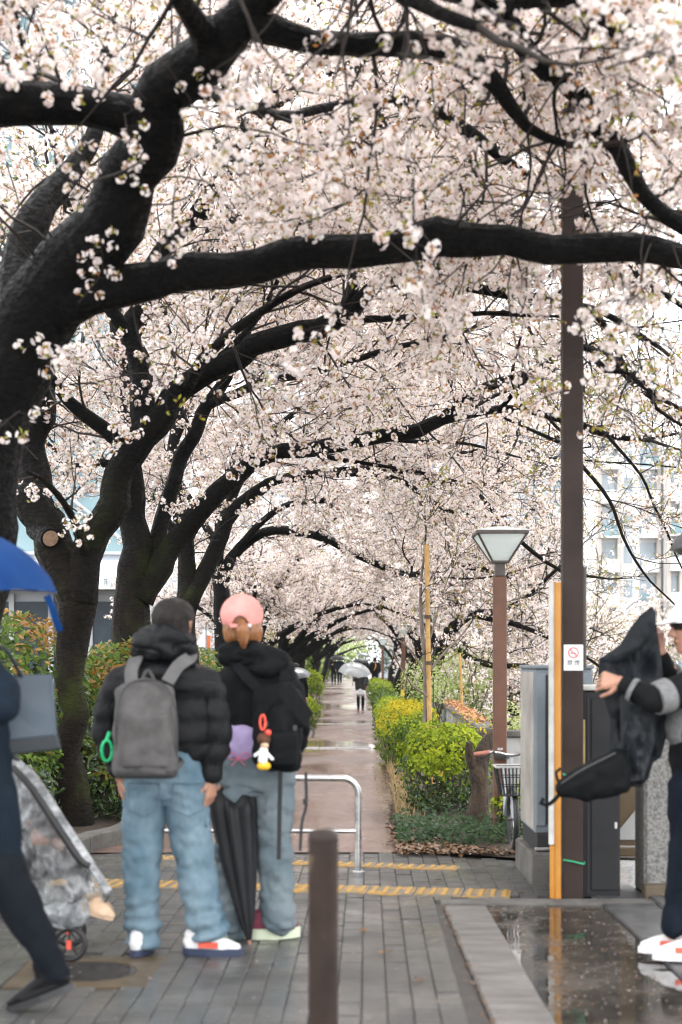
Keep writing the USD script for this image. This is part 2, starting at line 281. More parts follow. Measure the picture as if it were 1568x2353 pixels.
# manhole in its frame of tinted concrete
mh = thing('manhole_cover', 'round iron manhole cover in a brown concrete square at lower left', 'manhole cover', (*manhole_c, 0))
m_iron = M('cast_iron', (0.02, 0.02, 0.02), (0.05, 0.045, 0.04), scale=20, rough=.35, metal=.6)
m_brownslab = M('brown_slab', (0.05, 0.036, 0.02), (0.09, 0.066, 0.04), scale=6, rough=.3, rough2=.6)
sq = Polygon([(-.33, -.33), (.33, -.33), (.33, .33), (-.33, .33)]).difference(Polygon([(.222 * math.cos(a), .222 * math.sin(a)) for a in np.linspace(0, 6.2832, 40)[:-1]]))
obj('surround', prism(sq, .05, -.05), m_brownslab, mh)
obj('lid', lathe([(0, -.03), (.215, -.03), (.215, -.002), (.2, -.002), (.2, -.006), (0, -.006)], 36), m_iron, mh, smooth=30)
rib = [tube(np.array([(-math.sqrt(.19 ** 2 - y * y), y, -.006), (math.sqrt(.19 ** 2 - y * y), y, -.006)]), .006, 4) for y in np.linspace(-.17, .17, 9)]
obj('lid_ribs', rib, m_iron, mh)
# two rows of yellow tactile tiles, each tile with its rows of studs
for k, (a, b, lab) in enumerate(((P(100, 2029, 9.32), P(1215, 2061, 8.8), 'nearer row of yellow tactile tiles crossing the plaza'), (P(225, 1968, 10.55), P(1140, 1999, 9.85), 'farther row of yellow tactile tiles crossing behind the steel barrier'))):
    a, b = a[:2], b[:2]
    if k == 0: a = np.array([-1.9, a[1]])
    L = np.linalg.norm(b - a); t = (b - a) / L; n = int(L / .3); ang = math.atan2(t[1], t[0])
    th = thing('tactile_strip', lab, 'tactile paving', (*a, 0), math.degrees(ang))
    for i in range(n):
        if k == 1 and i < 1: continue
        parts = [box((.15 + .3 * i, 0, .0), (.294, .294 if k == 0 else .2, .016), .004)]
        for sx in range(4):
            parts.append(box((.3 * i + .04 + .073 * sx, 0, .0095), (.03, .24 if k == 0 else .16, .011), .004))
        tt = obj('tactile_tile', parts[0], m_tilebase, th)
        for s_ in parts[1:]: obj('bar', s_, m_yellow_tile, tt)
# granite kerb stones between plaza and wet channel
kb = thing('kerb_row', 'row of wide worn granite kerb stones beside the wet channel', 'kerb', (0, 0, 0), kind=None)
y = 4.7; k = 0
while y < 8.3:
    L = .62 if y + .62 < 8.4 else 8.42 - y
    obj('kerb_stone', box((.735, y + L / 2, -.054), (.25, L - .008, .115), .008), m_kerb, kb); y += L
# wet channel with standing water
obj('channel_bed', sheet([(.86, 4.6), (1.56, 4.6), (1.56, 8.48), (.86, 8.48)], -.02, gz=False), m_asphalt, kind='structure')
obj('puddle', sheet([(.862, 4.6), (1.55, 4.6), (1.55, 8.47), (.862, 8.47)], -.008, gz=False), m_water, kind='structure')
obj('concrete_sill', box((1.75, 8.56, -.031), (2.3, .16, .075), .006), m_concrete, kind='structure')
dk = thing('threshold_strip', 'dark flat threshold strip on the right of the wet channel', 'kerb', (0, 0, 0))
for y in np.arange(4.7, 8.4, .9): obj('threshold_slab', box((1.72, y + .45, -.04), (.31, .89, .09), .008), m_rubber, dk)
st = thing('ridged_slab_row', 'tan ridged slabs at the right edge beyond the dark strip', 'paving slab', (0, 0, 0))
for y in np.arange(5.2, 8.4, .45):
    s = obj('slab', box((2.3, y + .22, -.03), (.84, .44, .1), .01), m_rubber, st)
    for x in np.arange(1.98, 2.7, .12): obj('ridge', box((x, y + .22, .024), (.05, .4, .012), .004), m_tan, s)
obj('right_pavement', sheet([(1.56, 4.0), (6, 4.0), (6, 8.5), (1.56, 8.5)], -.05, gz=False), m_asphalt, kind='structure')
obj('left_pavement', sheet([(-6, 3.0), (-1.94, 3.0), (-1.94, 6.2), (-6, 6.2)], -.012, gz=False), m_joint, kind='structure')
obj('near_pavement', sheet([(-1.94, 2.0), (3, 2.0), (3, 4.6), (-1.94, 4.6)], -.014, gz=False), m_joint, kind='structure')
# planting beds
def strip_poly(line, off): return line + [(x + off, y) for x, y in line[::-1]]
lb = Polygon(strip_poly([(x - .05, y) for x, y in kerb_line], -5)); rb = Polygon(bed_edge + [(4, 120), (2.35, 120), (2.35, 10.42)])
def soil(poly, z, seed):
    m = sheet(poly, z, step=.8); b = poly.boundary
    from shapely import points, distance
    d = distance(points(np.asarray(m.vertices)[:, :2]), b); m.vertices[:, 2] += np.minimum(d, .4) * .12 + .05 * (meshkit.fbm(np.asarray(m.vertices) * 1.7, 3, seed) - .5) * np.minimum(d * 3, 1); return m
obj('left_bed', soil(lb, .03, 3), m_soil, kind='structure', smooth=True)
obj('right_bed', soil(rb, .012, 4), m_soil, kind='structure', smooth=True)
# kerb along the left bed: one long curved run of cast kerb stones
lk = thing('curved_kerb', 'curved concrete kerb round the left planting bed', 'kerb', (0, 0, 0))
Kp = spline([(x, y, 0) for x, y in kerb_line], .3)
Kp = Kp[Kp[:, 1] < 90]; k = 0; seg = 3
while k < len(Kp) - 1:
    q = Kp[k:k + seg + 1].copy(); q[:, 2] = ground(q[:, 0], q[:, 1])
    if len(q) < 2: break
    T = np.gradient(q, axis=0); Nn = np.column_stack([-T[:, 1], T[:, 0], 0 * T[:, 0]]); Nn /= np.linalg.norm(Nn, axis=1, keepdims=True)
    q[0] += unit(q[1] - q[0]) * .004; q[-1] -= unit(q[-1] - q[-2]) * .004
    hgt = .13 if q[0, 1] < 24 else .06
    prof = np.array([[0, -.1], [0, hgt - .015], [.015, hgt], [.125, hgt], [.14, hgt - .015], [.14, -.1]])
    V = (q[:, None] + prof[None, :, :1] * Nn[:, None] + prof[None, :, 1:] * np.array([0, 0, 1.0])).reshape(-1, 3); n = 6; F = []
    for a in range(len(q) - 1):
        for b in range(n): F.append([a * n + b, a * n + (b + 1) % n, (a + 1) * n + (b + 1) % n, (a + 1) * n + b])
    e = (len(q) - 1) * n; F = np.array(F); F = np.vstack([F[:, [0, 1, 2]], F[:, [0, 2, 3]], [[0, b + 1, b] for b in range(1, 5)], [[e, e + b, e + b + 1] for b in range(1, 5)]])
    mm = trimesh.Trimesh(V, F, process=False); mm.invert()
    if len(q) > 1: obj('kerb_stone', mm, m_concrete, lk)
    k += seg

# ---------------------------------------------------------------- blossom sprays (shared shapes) and trees
def quads(C, N, A, r_len, r_wid, fold=0.25):
    """Leaf-shaped kites: base C, normal N, long axis A. Four vertices and two triangles each."""
    C, N, A = (np.asarray(x, float) for x in (C, N, A))
    A = A - N * (A * N).sum(1, keepdims=True); A /= np.maximum(np.linalg.norm(A, axis=1, keepdims=True), 1e-9)
    B = np.cross(N, A); L = np.broadcast_to(np.asarray(r_len, float), (len(C),))[:, None]; Wd = np.broadcast_to(np.asarray(r_wid, float), (len(C),))[:, None]
    mid = C + A * L * 0.55 + N * L * fold
    V = np.stack([C, mid + B * Wd, C + A * L + N * L * fold * 0.6, mid - B * Wd], 1).reshape(-1, 3)
    i = np.arange(len(C))[:, None] * 4
    F = np.vstack([i + [0, 1, 2], i + [0, 2, 3]])
    return trimesh.Trimesh(V, F, process=False)
def rdir(rng, n):
    v = rng.normal(size=(n, 3)); return v / np.linalg.norm(v, axis=1, keepdims=True)
def flowers(rng, C, N, r):
    """Five-petalled flowers at C facing N."""
    n = len(C); u = np.cross(N, rdir(rng, n)); u /= np.linalg.norm(u, axis=1, keepdims=True); w = np.cross(N, u)
    a = rng.uniform(0, 6.28, n)[:, None] + np.arange(5)[None] * 2 * np.pi / 5
    A = np.cos(a)[..., None] * u[:, None] + np.sin(a)[..., None] * w[:, None]
    NN = np.repeat(N[:, None], 5, 1) - 0.0 * A; CC = np.repeat(C[:, None], 5, 1)
    rr = np.repeat(r[:, None], 5, 1)
    return quads(CC.reshape(-1, 3), NN.reshape(-1, 3), A.reshape(-1, 3), rr.reshape(-1), rr.reshape(-1) * 0.46, 0.28)
def make_spray(seed, length=0.5, nclus=15, bloom=1.0):
    rng = np.random.default_rng(seed)
    main = spline([(0, 0, 0), (length * 0.5, rng.normal() * 0.04, 0.03 + rng.normal() * .02), (length, rng.normal() * 0.07, rng.normal() * 0.05)], 0.1)
    tw = [tube(main, np.linspace(0.0045, 0.0018, len(main)), 4, cap=False)]; nodes = []
    for k in range(nclus):
        t = (k + rng.uniform()) / nclus; p = main[min(int(t * (len(main) - 1)), len(main) - 2)]; q = main[min(int(t * (len(main) - 1)) + 1, len(main) - 1)]
        p = p + (q - p) * rng.uniform()
        d = unit(rdir(rng, 1)[0] * 0.9 + np.array([0.5, 0, 0.05])); l = rng.uniform(0.03, 0.17) * (1.15 - 0.4 * t)
        e = p + d * l; tw.append(tube(np.array([p, (p + e) / 2 + rdir(rng, 1)[0] * 0.006, e]), [0.0025, 0.002, 0.0014], 3, cap=False)); nodes.append(e)
    C, N = [], []; stems = []
    LC, LN, LA = [], [], []
    for e in nodes:
        k = rng.integers(5, 9) if rng.uniform() < bloom else rng.integers(0, 2)
        d = rdir(rng, k); d[:, 2] -= 0.15; d /= np.linalg.norm(d, axis=1, keepdims=True)
        C.append(e + d * rng.uniform(0.016, 0.036, (k, 1))); N.append(d)
        nl = rng.integers(1, 5); d2 = rdir(rng, nl); LC.append(np.repeat(e[None], nl, 0)); LA.append(d2); LN.append(np.cross(d2, rdir(rng, nl)))
    C, N = np.vstack(C), np.vstack(N); LC, LN, LA = np.vstack(LC), np.vstack(LN), np.vstack(LA); LN /= np.linalg.norm(LN, axis=1, keepdims=True)
    fl = flowers(rng, C, N, rng.uniform(0.015, 0.0205, len(C)))
    g = rng.uniform(size=len(LC)) < 0.62
    return cat(tw), fl, quads(LC[g], LN[g], LA[g], rng.uniform(.02, .038, g.sum()), .0085), quads(LC[~g], LN[~g], LA[~g], rng.uniform(.025, .05, (~g).sum()), .009)
SPRAYS = []
NSPRAY = 7
def define_sprays(parent):
    for s in range(NSPRAY):
        x = UsdGeom.Xform.Define(stage, f'{parent.GetPath()}/spray_{s:03d}' if s else f'{parent.GetPath()}/spray')
        bare = s == NSPRAY - 1
        tw, fl, lb, lg = make_spray(100 + s, 0.42 + 0.04 * (s % 4), 15 if not bare else 11, 1.0 if not bare else 0.35)
        for nm, m, mt in (('twig', tw, m_twig), ('flower', fl, m_petal), ('bract', lb, m_leaf_bronze), ('leaf', lg, m_leaf_young)):
            usdkit.mesh(stage, f'{x.GetPath()}/{nm}', m, mt)
        SPRAYS.append(x.GetPath())
def instancer(path, protos, pos, quat, scl, idx):
    pi = UsdGeom.PointInstancer.Define(stage, path)
    if protos is None:
        define_sprays(pi); protos = SPRAYS
    pi.CreatePrototypesRel().SetTargets(protos)
    pi.CreatePositionsAttr(Vt.Vec3fArray.FromNumpy(np.asarray(pos, np.float32)))
    q = np.asarray(quat, np.float32)
    pi.CreateOrientationsAttr(Vt.QuathArray([Gf.Quath(float(a[0]), float(a[1]), float(a[2]), float(a[3])) for a in q]))
    pi.CreateScalesAttr(Vt.Vec3fArray.FromNumpy(np.repeat(np.asarray(scl, np.float32)[:, None], 3, 1)))
    pi.CreateProtoIndicesAttr(Vt.IntArray.FromNumpy(np.asarray(idx, np.int32)))
    return pi
def quat_to(D, rng):
    """Quaternions that turn +x to the directions D, with a random roll."""
    out = []
    for d in D:
        d = unit(d); u, w = frame(d); a = rng.uniform(0, 6.283)
        y = math.cos(a) * u + math.sin(a) * w; R = np.eye(4); R[:3, 0], R[:3, 1], R[:3, 2] = d, y, np.cross(d, y)
        out.append(trimesh.transformations.quaternion_from_matrix(R))
    return np.array(out)

class Tree:
    def __init__(self, name, label, base, seed, bark=None, group=None, scale=1.0, bare=0.06):
        self.root = thing(name, label, 'tree', base, group=group); self.base = np.array(base, float); self.rng = np.random.default_rng(seed)
        self.bark = bark or m_bark; self.tw = []; self.pos, self.dir, self.scl, self.bare = [], [], [], []; self.seed = seed; self.scale = scale; self.p_bare = bare
        self.nlimb = 0
    def limb(self, ctrl, name='limb', grow=True, f0=0.15, dens=1.0, sides=10, bark=None, sub=0, **kw):
        C = np.asarray(ctrl, float); S = spline(C, 0.16 if C[0, 1] < 20 else 0.3)
        r0 = S[:, 3].max(); n = len(S); jit = np.zeros((n, 3))
        for k in range(3):
            jit[:, k] = (meshkit.noise(np.column_stack([np.arange(n) * 0.45, np.full(n, self.seed + 3.1 * self.nlimb), np.full(n, k * 9.7)]), self.seed) - 0.5)
        w = np.minimum(1, np.minimum(np.arange(n), np.arange(n)[::-1] + 2) / 3.0)[:, None]
        S[:, :3] += jit * w * np.clip(S[:, 3:4] * 1.1, 0.035, 0.12)
        S[:, 3] = np.maximum(S[:, 3], 0.008)
        obj(name, tube(S[:, :3], S[:, 3], sides, bumps=0.22, seed=self.nlimb + self.seed), bark or self.bark, self.root, smooth=True, world=True); self.nlimb += 1
        if C[0, 1] < 30:
            for a in S[:: 2]:
                if a[3] > .024: LIMBS.append(a)
        if grow: self.grow(S, f0, dens, **kw)
        for k in range(sub):
            i = int(len(S) * (.3 + .62 * (k + self.rng.uniform()) / sub)); i = min(i, len(S) - 2); t = unit(S[i + 1, :3] - S[i, :3]); p = S[i, :3]; d = unit(t * .8 + rdir(self.rng, 1)[0] * .75 + np.array([0, -.1, .12])); r = min(S[i, 3] * .55, .036); rows = [[*p, r]]
            for q_ in range(4):
                d = unit(d + rdir(self.rng, 1)[0] * .35 + np.array([0, 0, -.04])); d[2] = max(d[2], -.12 if p[2] > 2.6 + .0165 * S[i, 1] else .12); d = unit(d); p = p + d * self.rng.uniform(.45, .75) * max(1, S[i, 1] / 16); rows.append([*p, r * (1 - .2 * (q_ + 1))])
            self.limb(rows, dens=.8, sides=6, f0=.25, reach=.75)
        return S
    def grow(self, S, f0=0.15, dens=1.0, up=0.15, reach=1.0, toward=(0, 0, 0), every=0.17):
        rng = self.rng; seg = np.linalg.norm(np.diff(S[:, :3], axis=0), axis=1); L = seg.sum(); cum = np.concatenate([[0], np.cumsum(seg)])
        n = max(1, int(L * (1 - f0) / every * dens))
        for k in range(n):
            s = L * (f0 + (1 - f0) * (k + rng.uniform()) / n); i = min(np.searchsorted(cum, s, 'right') - 1, len(S) - 2)
            t = unit(S[i + 1, :3] - S[i, :3]); p = S[i, :3] + (S[i + 1, :3] - S[i, :3]) * rng.uniform()
            self.branch(p, unit(rdir(rng, 1)[0] * 1.0 + t * 0.55 + np.array([0, 0, up]) + np.array(toward)), rng.uniform(0.5, 1.5) * reach * self.scale, min(S[i, 3] * 0.4, 0.013 * self.scale), 1)
        e = unit(S[-1, :3] - S[-2, :3])
        self.branch(S[-1, :3], e, 1.0 * reach * self.scale, min(S[-1, 3], 0.02), 1)
    def branch(self, p, d, length, r, level):
        rng = self.rng; step = 0.14 * self.scale; n = max(3, int(length / step)); pts = [p]; dirs = [d]
        for k in range(n):
            d = unit(d + rdir(rng, 1)[0] * 0.28 + np.array([0, 0, 0.03 - 0.05 * k / n])); p = p + d * step; pts.append(p); dirs.append(d)
        pts = np.array(pts); self.tw.append((pts, np.linspace(r, max(r * 0.3, 0.004), len(pts)), 4 if level > 1 else 5))
        if level == 1:
            for k in range(1, n):
                if rng.uniform() < 0.62:
                    dd = unit(np.cross(dirs[k], rdir(rng, 1)[0]) + dirs[k] * 0.6 + np.array([0, 0, 0.08])); self.branch(pts[k], dd, rng.uniform(0.22, 0.6) * self.scale, r * 0.45, 2)
            a = max(1, n // 3)
        else: a = 1
        for k in range(a, n + 1, 2):
            self.pos.append(pts[k]); self.dir.append(unit(dirs[k] + rdir(rng, 1)[0] * 0.5)); self.scl.append(rng.uniform(0.75, 1.15) * self.scale)
    def finish(self, keep=None, limit=None):
        rng = self.rng
        if self.tw and keep is not None:
            e = np.array([p[-1] for p, _, _ in self.tw]); m_ = np.array([p[len(p) // 2] for p, _, _ in self.tw]); k1 = keep(e) & keep(m_)
            if LIMBS and self.base[1] < 30:
                Lm = np.array(LIMBS); lx, ly = px_of(Lm); x, y = px_of(m_); x2, y2 = px_of(e); lr = Lm[:, 3] * FPX / Lm[:, 1] / 1.741; u = rng.uniform(size=len(e))
                for k in range(len(Lm)):
                    k1 &= ~(((np.hypot(x - lx[k], y - ly[k]) < lr[k]) | (np.hypot(x2 - lx[k], y2 - ly[k]) < lr[k])) & (e[:, 1] < Lm[k, 1] - .1) & (u > .2))
            self.tw = [t for t, g in zip(self.tw, k1) if g]
        if self.tw: obj('twigs', [tube(p, r, s, cap=False) for p, r, s in self.tw], m_twig if self.scale < 1.5 else m_bark, self.root, smooth=True, world=True, kind='stuff')
        pos, D, sc = np.array(self.pos), np.array(self.dir), np.array(self.scl)
        ok = np.ones(len(pos), bool) if keep is None else keep(pos)
        hsh = rng.uniform(size=len(pos)); self.p_cover = .12
        if limit and ok.sum() > limit:
            ok &= rng.uniform(size=len(pos)) < limit / ok.sum()
        if LIMBS and pos[:, 1].min() < 30:      # clusters seldom sit right on the old wood
            Lm = np.array(LIMBS); lx, ly = px_of(Lm); x, y = px_of(pos); x2, y2 = px_of(pos + D * .28 * sc[:, None]); lr = Lm[:, 3] * FPX / Lm[:, 1] / 1.741
            for k in range(len(Lm)):
                rr_ = lr[k] + 300 / pos[:, 1] * (.9 if Lm[k, 1] < 10 else .7); near = ((np.hypot(x - lx[k], y - ly[k]) < rr_) | (np.hypot(x2 - lx[k], y2 - ly[k]) < rr_)) & (pos[:, 1] < Lm[k, 1] + .25) & (pos[:, 1] > Lm[k, 1] - 7); ok &= ~(near & (hsh > self.p_cover))
        ok &= ~((pos[:, 1] < 8.7) & (np.abs(px_of(pos)[0] - 1315) < 75) & (px_of(pos)[1] > 585) & (px_of(pos)[1] < 1350))
        ok &= ~((pos[:, 1] < 8.7) & (np.abs(px_of(pos)[0] - 1315) < 50) & (px_of(pos)[1] > 60) & (px_of(pos)[1] < 520) & (hsh < .6))
        ok &= (hsh < .82) | (pos[:, 1] < 8) | (pos[:, 1] > 31)      # open the crowns a little
        pos, D, sc = pos[ok], D[ok], sc[ok]
        x, y = px_of(pos); open_ = np.clip((x - 1080) / 260, 0, 1) * np.clip((y - 560) / 160, 0, 1) * (pos[:, 1] < 40)
        k_ = rng.uniform(size=len(pos)) > .5 * open_; pos, D, sc, open_ = pos[k_], D[k_], sc[k_], open_[k_]
        idx = np.where(rng.uniform(size=len(pos)) < np.maximum(self.p_bare, .75 * open_), NSPRAY - 1, rng.integers(0, NSPRAY - 1, len(pos)))
        pi = instancer(str(self.root.GetPath()) + '/blossoms', SPRAYS or None, pos - self.base, quat_to(D, rng), sc, idx)
        tag(pi, kind='stuff'); COUNT.append((str(self.root.GetPath()), len(pos)))
COUNT = []; LIMBS = []
def px_of(p):
    return (p[:, 0] * FPX / p[:, 1] + 1365) / 1.74107, (2645 - (p[:, 2] - EYE) * FPX / p[:, 1]) / 1.74107
def LP(*rows):
    """Limb control rows from (px, py, depth, radius)."""
    return [list(P(a, b, c)) + [r] for a, b, c, r in rows]
def clear_view(lo=None):
    """Leaves out blossoms that would hang in the open air above the path where there are none, and right at the lens."""
    def f(pos):
        x, y = px_of(pos); ok = pos[:, 1] > 4.2
        ok &= ~((np.abs(pos[:, 0] - .0185 * pos[:, 1] + 1.2) < 2.6) & (pos[:, 2] < 1.75 + .0165 * pos[:, 1]) & (pos[:, 1] > 12.5))
        ok &= ~((pos[:, 2] < 2.15 + 0.6 * np.exp(-((pos[:, 0] - 0.3) / 1.6) ** 2) * (pos[:, 1] > 10)) & (np.abs(pos[:, 0] + 0.4) < 2.2))
        ok &= pos[:, 2] > 1.25
        ok &= ~((np.abs(pos[:, 0] - 1.3) < 0.6) & (np.abs(pos[:, 1] - 10.6) < 1.6) & (pos[:, 2] < 3.2))
        ok &= ~((pos[:, 2] < 2.9) & (pos[:, 1] < 11) & (pos[:, 0] > -1.6))
        return ok
    return f

g_left = 'cherry trees in the row on the left of the path'
# the nearest tree, whose trunk leans in from the left edge of the picture
tA = Tree('cherry_tree', 'nearest cherry tree, thick black trunk leaning in from left with long level limb', (-2.62, 8.3, 0), 1, bark=m_bark)
tr = [[-2.64, 8.3, -0.15, .44], [-2.6, 8.3, 0.25, .36], [-2.52, 8.3, 1.2, .32]] + LP((-50, 1150, 8.2, .27), (2, 910, 8.1, .25), (80, 745, 8.0, .235), (180, 600, 7.8, .215), (280, 450, 7.6, .165), (338, 325, 7.4, .165), (400, 205, 7.2, .145), (492, 105, 7.0, .125), (590, 15, 6.9, .105), (700, -90, 6.8, .1), (850, -150, 6.8, .08))
tA.limb(tr, 'trunk', f0=0.42, dens=1.0, sides=16, reach=0.9, toward=(0, -0.25, 0))
tA.limb(LP((120, 715, 7.95, .15), (250, 660, 7.8, .12), (400, 632, 7.7, .105), (520, 612, 7.6, .098), (650, 580, 7.6, .096), (800, 575, 7.5, .088), (920, 562, 7.5, .092), (1020, 537, 7.5, .1), (1110, 558, 7.5, .082), (1250, 566, 7.5, .076), (1400, 560, 7.5, .08), (1500, 572, 7.4, .075), (1650, 600, 7.4, .055), (1800, 570, 7.5, .03)), dens=0.2, sides=14, reach=0.5, up=0.05)
tA.limb(LP((350, 290, 7.4, .13), (240, 250, 7.3, .1), (130, 235, 7.2, .105), (20, 240, 7.1, .11), (-150, 260, 7, .1)), dens=1.5, f0=.1)
tA.limb(LP((25, 800, 8.1, .13), (45, 620, 8.3, .115), (75, 490, 8.5, .1), (150, 400, 8.8, .075), (215, 300, 9, .055), (245, 120, 9.2, .04)), dens=0.9, f0=.4)
tA.limb(LP((560, 40, 6.9, .09), (720, 95, 7, .06), (880, 98, 7.1, .06), (1010, 112, 7.2, .07), (1085, 145, 7.2, .06), (1140, 195, 7.2, .045), (1210, 290, 7.3, .03), (1300, 330, 7.3, .02)), dens=2.0)
tA.limb(LP((800, -110, 6.8, .08), (1000, -40, 7, .06), (1130, 30, 7.2, .055), (1200, 95, 7.3, .055), (1270, 165, 7.3, .055), (1330, 220, 7.4, .05), (1370, 290, 7.4, .052), (1420, 335, 7.4, .05), (1470, 440, 7.4, .042), (1530, 500, 7.5, .042), (1640, 570, 7.5, .03)), dens=1.9)
tA.limb(LP((400, 195, 7.2, .06), (470, 208, 7.6, .045), (560, 235, 8, .04), (640, 268, 8.4, .03), (780, 240, 8.8, .03), (930, 232, 9, .035), (1060, 292, 9, .04), (1120, 340, 9, .036), (1180, 388, 9, .035), (1264, 440, 9, .03), (1380, 520, 9, .02)), dens=1.0)
tA.limb(LP((490, 100, 7, .08), (420, 20, 6.6, .05), (380, -70, 6.2, .04), (460, -160, 5.9, .03)), dens=2.2)
tA.limb(LP((700, -90, 6.8, .07), (820, -60, 6.3, .045), (960, 10, 6.0, .035), (1100, 60, 5.8, .025)), dens=2.4, reach=.8)
tA.limb(LP((1130, 30, 7.2, .04), (1260, -10, 6.8, .035), (1400, 60, 6.6, .03), (1540, 150, 6.6, .02)), dens=2.6, reach=.8)
tA.finish(lambda p: clear_view()(p) & ((meshkit.noise(p * 1.3, 9) > .34) | (p[:, 2] > 5.4)))

tB = Tree('cherry_tree', 'forked cherry tree behind the kerb and pushchair, slim mossy foot between two hedges', (*P(158, 1900, 12)[:2], 0), 2, bark=m_bark_moss)
bx = P(160, 1900, 12)
tB.limb([[bx[0], 12, -0.1, .27], [bx[0] + .0, 12, 0.1, .2]] + LP((165, 1740, 12, .125), (168, 1600, 12, .115), (175, 1450, 12, .145), (180, 1375, 12, .17), (183, 1310, 12.02, .13), (190, 1270, 12.05, .05)), 'trunk', grow=False, sides=14, bark=m_bark_moss)
tB.limb(LP((180, 1380, 12, .16), (212, 1250, 12, .135), (262, 1125, 12, .125), (298, 1035, 12, .13), (345, 962, 12, .125), (430, 890, 12, .1), (540, 820, 11.9, .098), (620, 785, 11.8, .095), (730, 745, 11.7, .088), (800, 705, 11.6, .08), (850, 665, 11.5, .06), (930, 640, 11.4, .05), (1050, 652, 11.4, .042), (1200, 682, 11.4, .038), (1285, 692, 11.4, .032), (1400, 725, 11.4, .026), (1520, 800, 11.4, .018)), dens=0.75, f0=.3, sides=12, reach=.8, sub=4)
tB.limb(LP((335, 990, 12, .12), (318, 890, 12.1, .105), (308, 790, 12.2, .1), (325, 680, 12.3, .09), (395, 555, 12.4, .075), (450, 490, 12.4, .075), (520, 395, 12.4, .065), (540, 330, 12.4, .045), (590, 262, 12.4, .035), (650, 150, 12.4, .025)), dens=0.9, f0=.25, sub=4)
tB.limb(LP((515, 405, 12.4, .05), (580, 385, 12.3, .04), (645, 362, 12.2, .034), (760, 330, 12, .03), (860, 325, 11.8, .028), (1000, 350, 11.8, .02)), dens=.9, sub=3)
tB.limb(LP((795, 712, 11.6, .07), (812, 655, 11.6, .055), (826, 612, 11.6, .042), (870, 520, 11.6, .028)), dens=1.0)
tB.limb(LP((182, 1375, 12, .17), (125, 1270, 12.1, .165), (86, 1150, 12.2, .17), (68, 1050, 12.3, .15), (88, 930, 12.4, .115), (70, 820, 12.5, .1), (20, 640, 12.7, .08), (-60, 500, 13, .05)), dens=0.75, f0=.4, sides=12)
tB.limb(LP((300, 1040, 12, .07), (242, 988, 11.9, .062), (182, 940, 11.8, .055), (132, 890, 11.7, .045), (70, 800, 11.6, .03)), dens=1.2)
tB.limb(LP((430, 890, 12, .06), (470, 820, 11.3, .045), (560, 740, 10.8, .035), (700, 660, 10.5, .028), (880, 600, 10.4, .02)), dens=1.1)
tB.limb(LP((308, 790, 12.2, .07), (220, 640, 12, .05), (160, 480, 11.8, .035), (120, 300, 11.6, .025)), dens=1.0)
tB.limb(LP((520, 395, 12.4, .05), (640, 240, 12, .04), (800, 150, 11.6, .035), (1000, 130, 11.4, .028), (1200, 200, 11.2, .02)), dens=.9, sub=4)
tB.limb(LP((200, 1280, 12, .05), (160, 1180, 11.3, .03), (110, 1110, 10.9, .022), (60, 1080, 10.6, .015)), dens=1.0, reach=.5)
st = unit(P(118, 1237, 11.8) - P(90, 1210, 12.1)); q0, q1 = P(85, 1215, 12.15), P(116, 1237, 11.86)
obj('cut_stub', tube(np.array([q0, q1]), [.1, .085], 12), m_bark, tB.root, smooth=30, world=True)
m_cut = M('sawn_wood', (0.20, 0.12, 0.08), (0.30, 0.2, 0.13), scale=30, rough=.8)
obj('sawn_face', tube(np.array([q1, q1 + unit(q1 - q0) * .006]), [.068, .066], 12), m_cut, tB.root, world=True)
for rows, d in (([(1285, 692, 11.4, .03), (1350, 715, 11.2, .028), (1400, 760, 11.1, .026), (1440, 850, 11, .022), (1500, 905, 11, .02), (1600, 960, 11, .012)], .5), ([(1420, 600, 10, .03), (1480, 640, 10, .026), (1560, 700, 10, .02), (1640, 760, 10, .012)], .5), ([(1310, 790, 11, .03), (1350, 800, 11, .028), (1388, 850, 11, .026), (1470, 860, 11, .02), (1510, 940, 11, .016), (1590, 990, 11, .01)], .5), ([(1300, 700, 11.2, .022), (1330, 800, 10.8, .014), (1345, 900, 10.6, .01)], .5)):
    tB.limb(LP(*rows), dens=d, reach=.7, sides=6)
tB.finish(clear_view())

tC = Tree('cherry_tree', 'third cherry tree, stout mossy brown trunk behind the hedge and the man in puffer jacket', (-2.42, 16.5, 0), 3, bark=m_bark_moss)
tC.limb([[-2.44, 16.5, -.1, .36], [-2.42, 16.5, .3, .27]] + LP((308, 1420, 16.5, .225), (314, 1330, 16.5, .19), (310, 1220, 16.5, .16), (302, 1110, 16.5, .145), (300, 1000, 16.6, .13), (286, 850, 16.8, .11), (262, 700, 17, .08), (250, 560, 17.2, .05)), 'trunk', f0=.5, dens=.8, sides=14, bark=m_bark_moss)
tC.limb(LP((318, 1370, 16.5, .19), (352, 1318, 16.5, .16), (392, 1258, 16.5, .14), (438, 1200, 16.5, .132), (496, 1132, 16.4, .115), (560, 1075, 16.4, .1), (650, 1040, 16.3, .088), (780, 1020, 16.2, .085), (900, 1000, 16.1, .082), (960, 988, 16, .084), (1050, 955, 16, .062), (1130, 940, 16, .052), (1200, 940, 16, .045), (1285, 965, 16, .036), (1390, 1000, 16, .028), (1500, 1012, 16, .02)), dens=.75, f0=.3, sides=12, reach=.85, sub=5)
tC.limb(LP((1000, 972, 16, .06), (1054, 930, 15.9, .055), (1124, 890, 15.8, .055), (1180, 868, 15.8, .048), (1235, 845, 15.7, .042), (1290, 815, 15.7, .036), (1380, 800, 15.6, .028), (1450, 880, 15.6, .024), (1568, 960, 15.6, .016)), dens=.8, reach=.8)
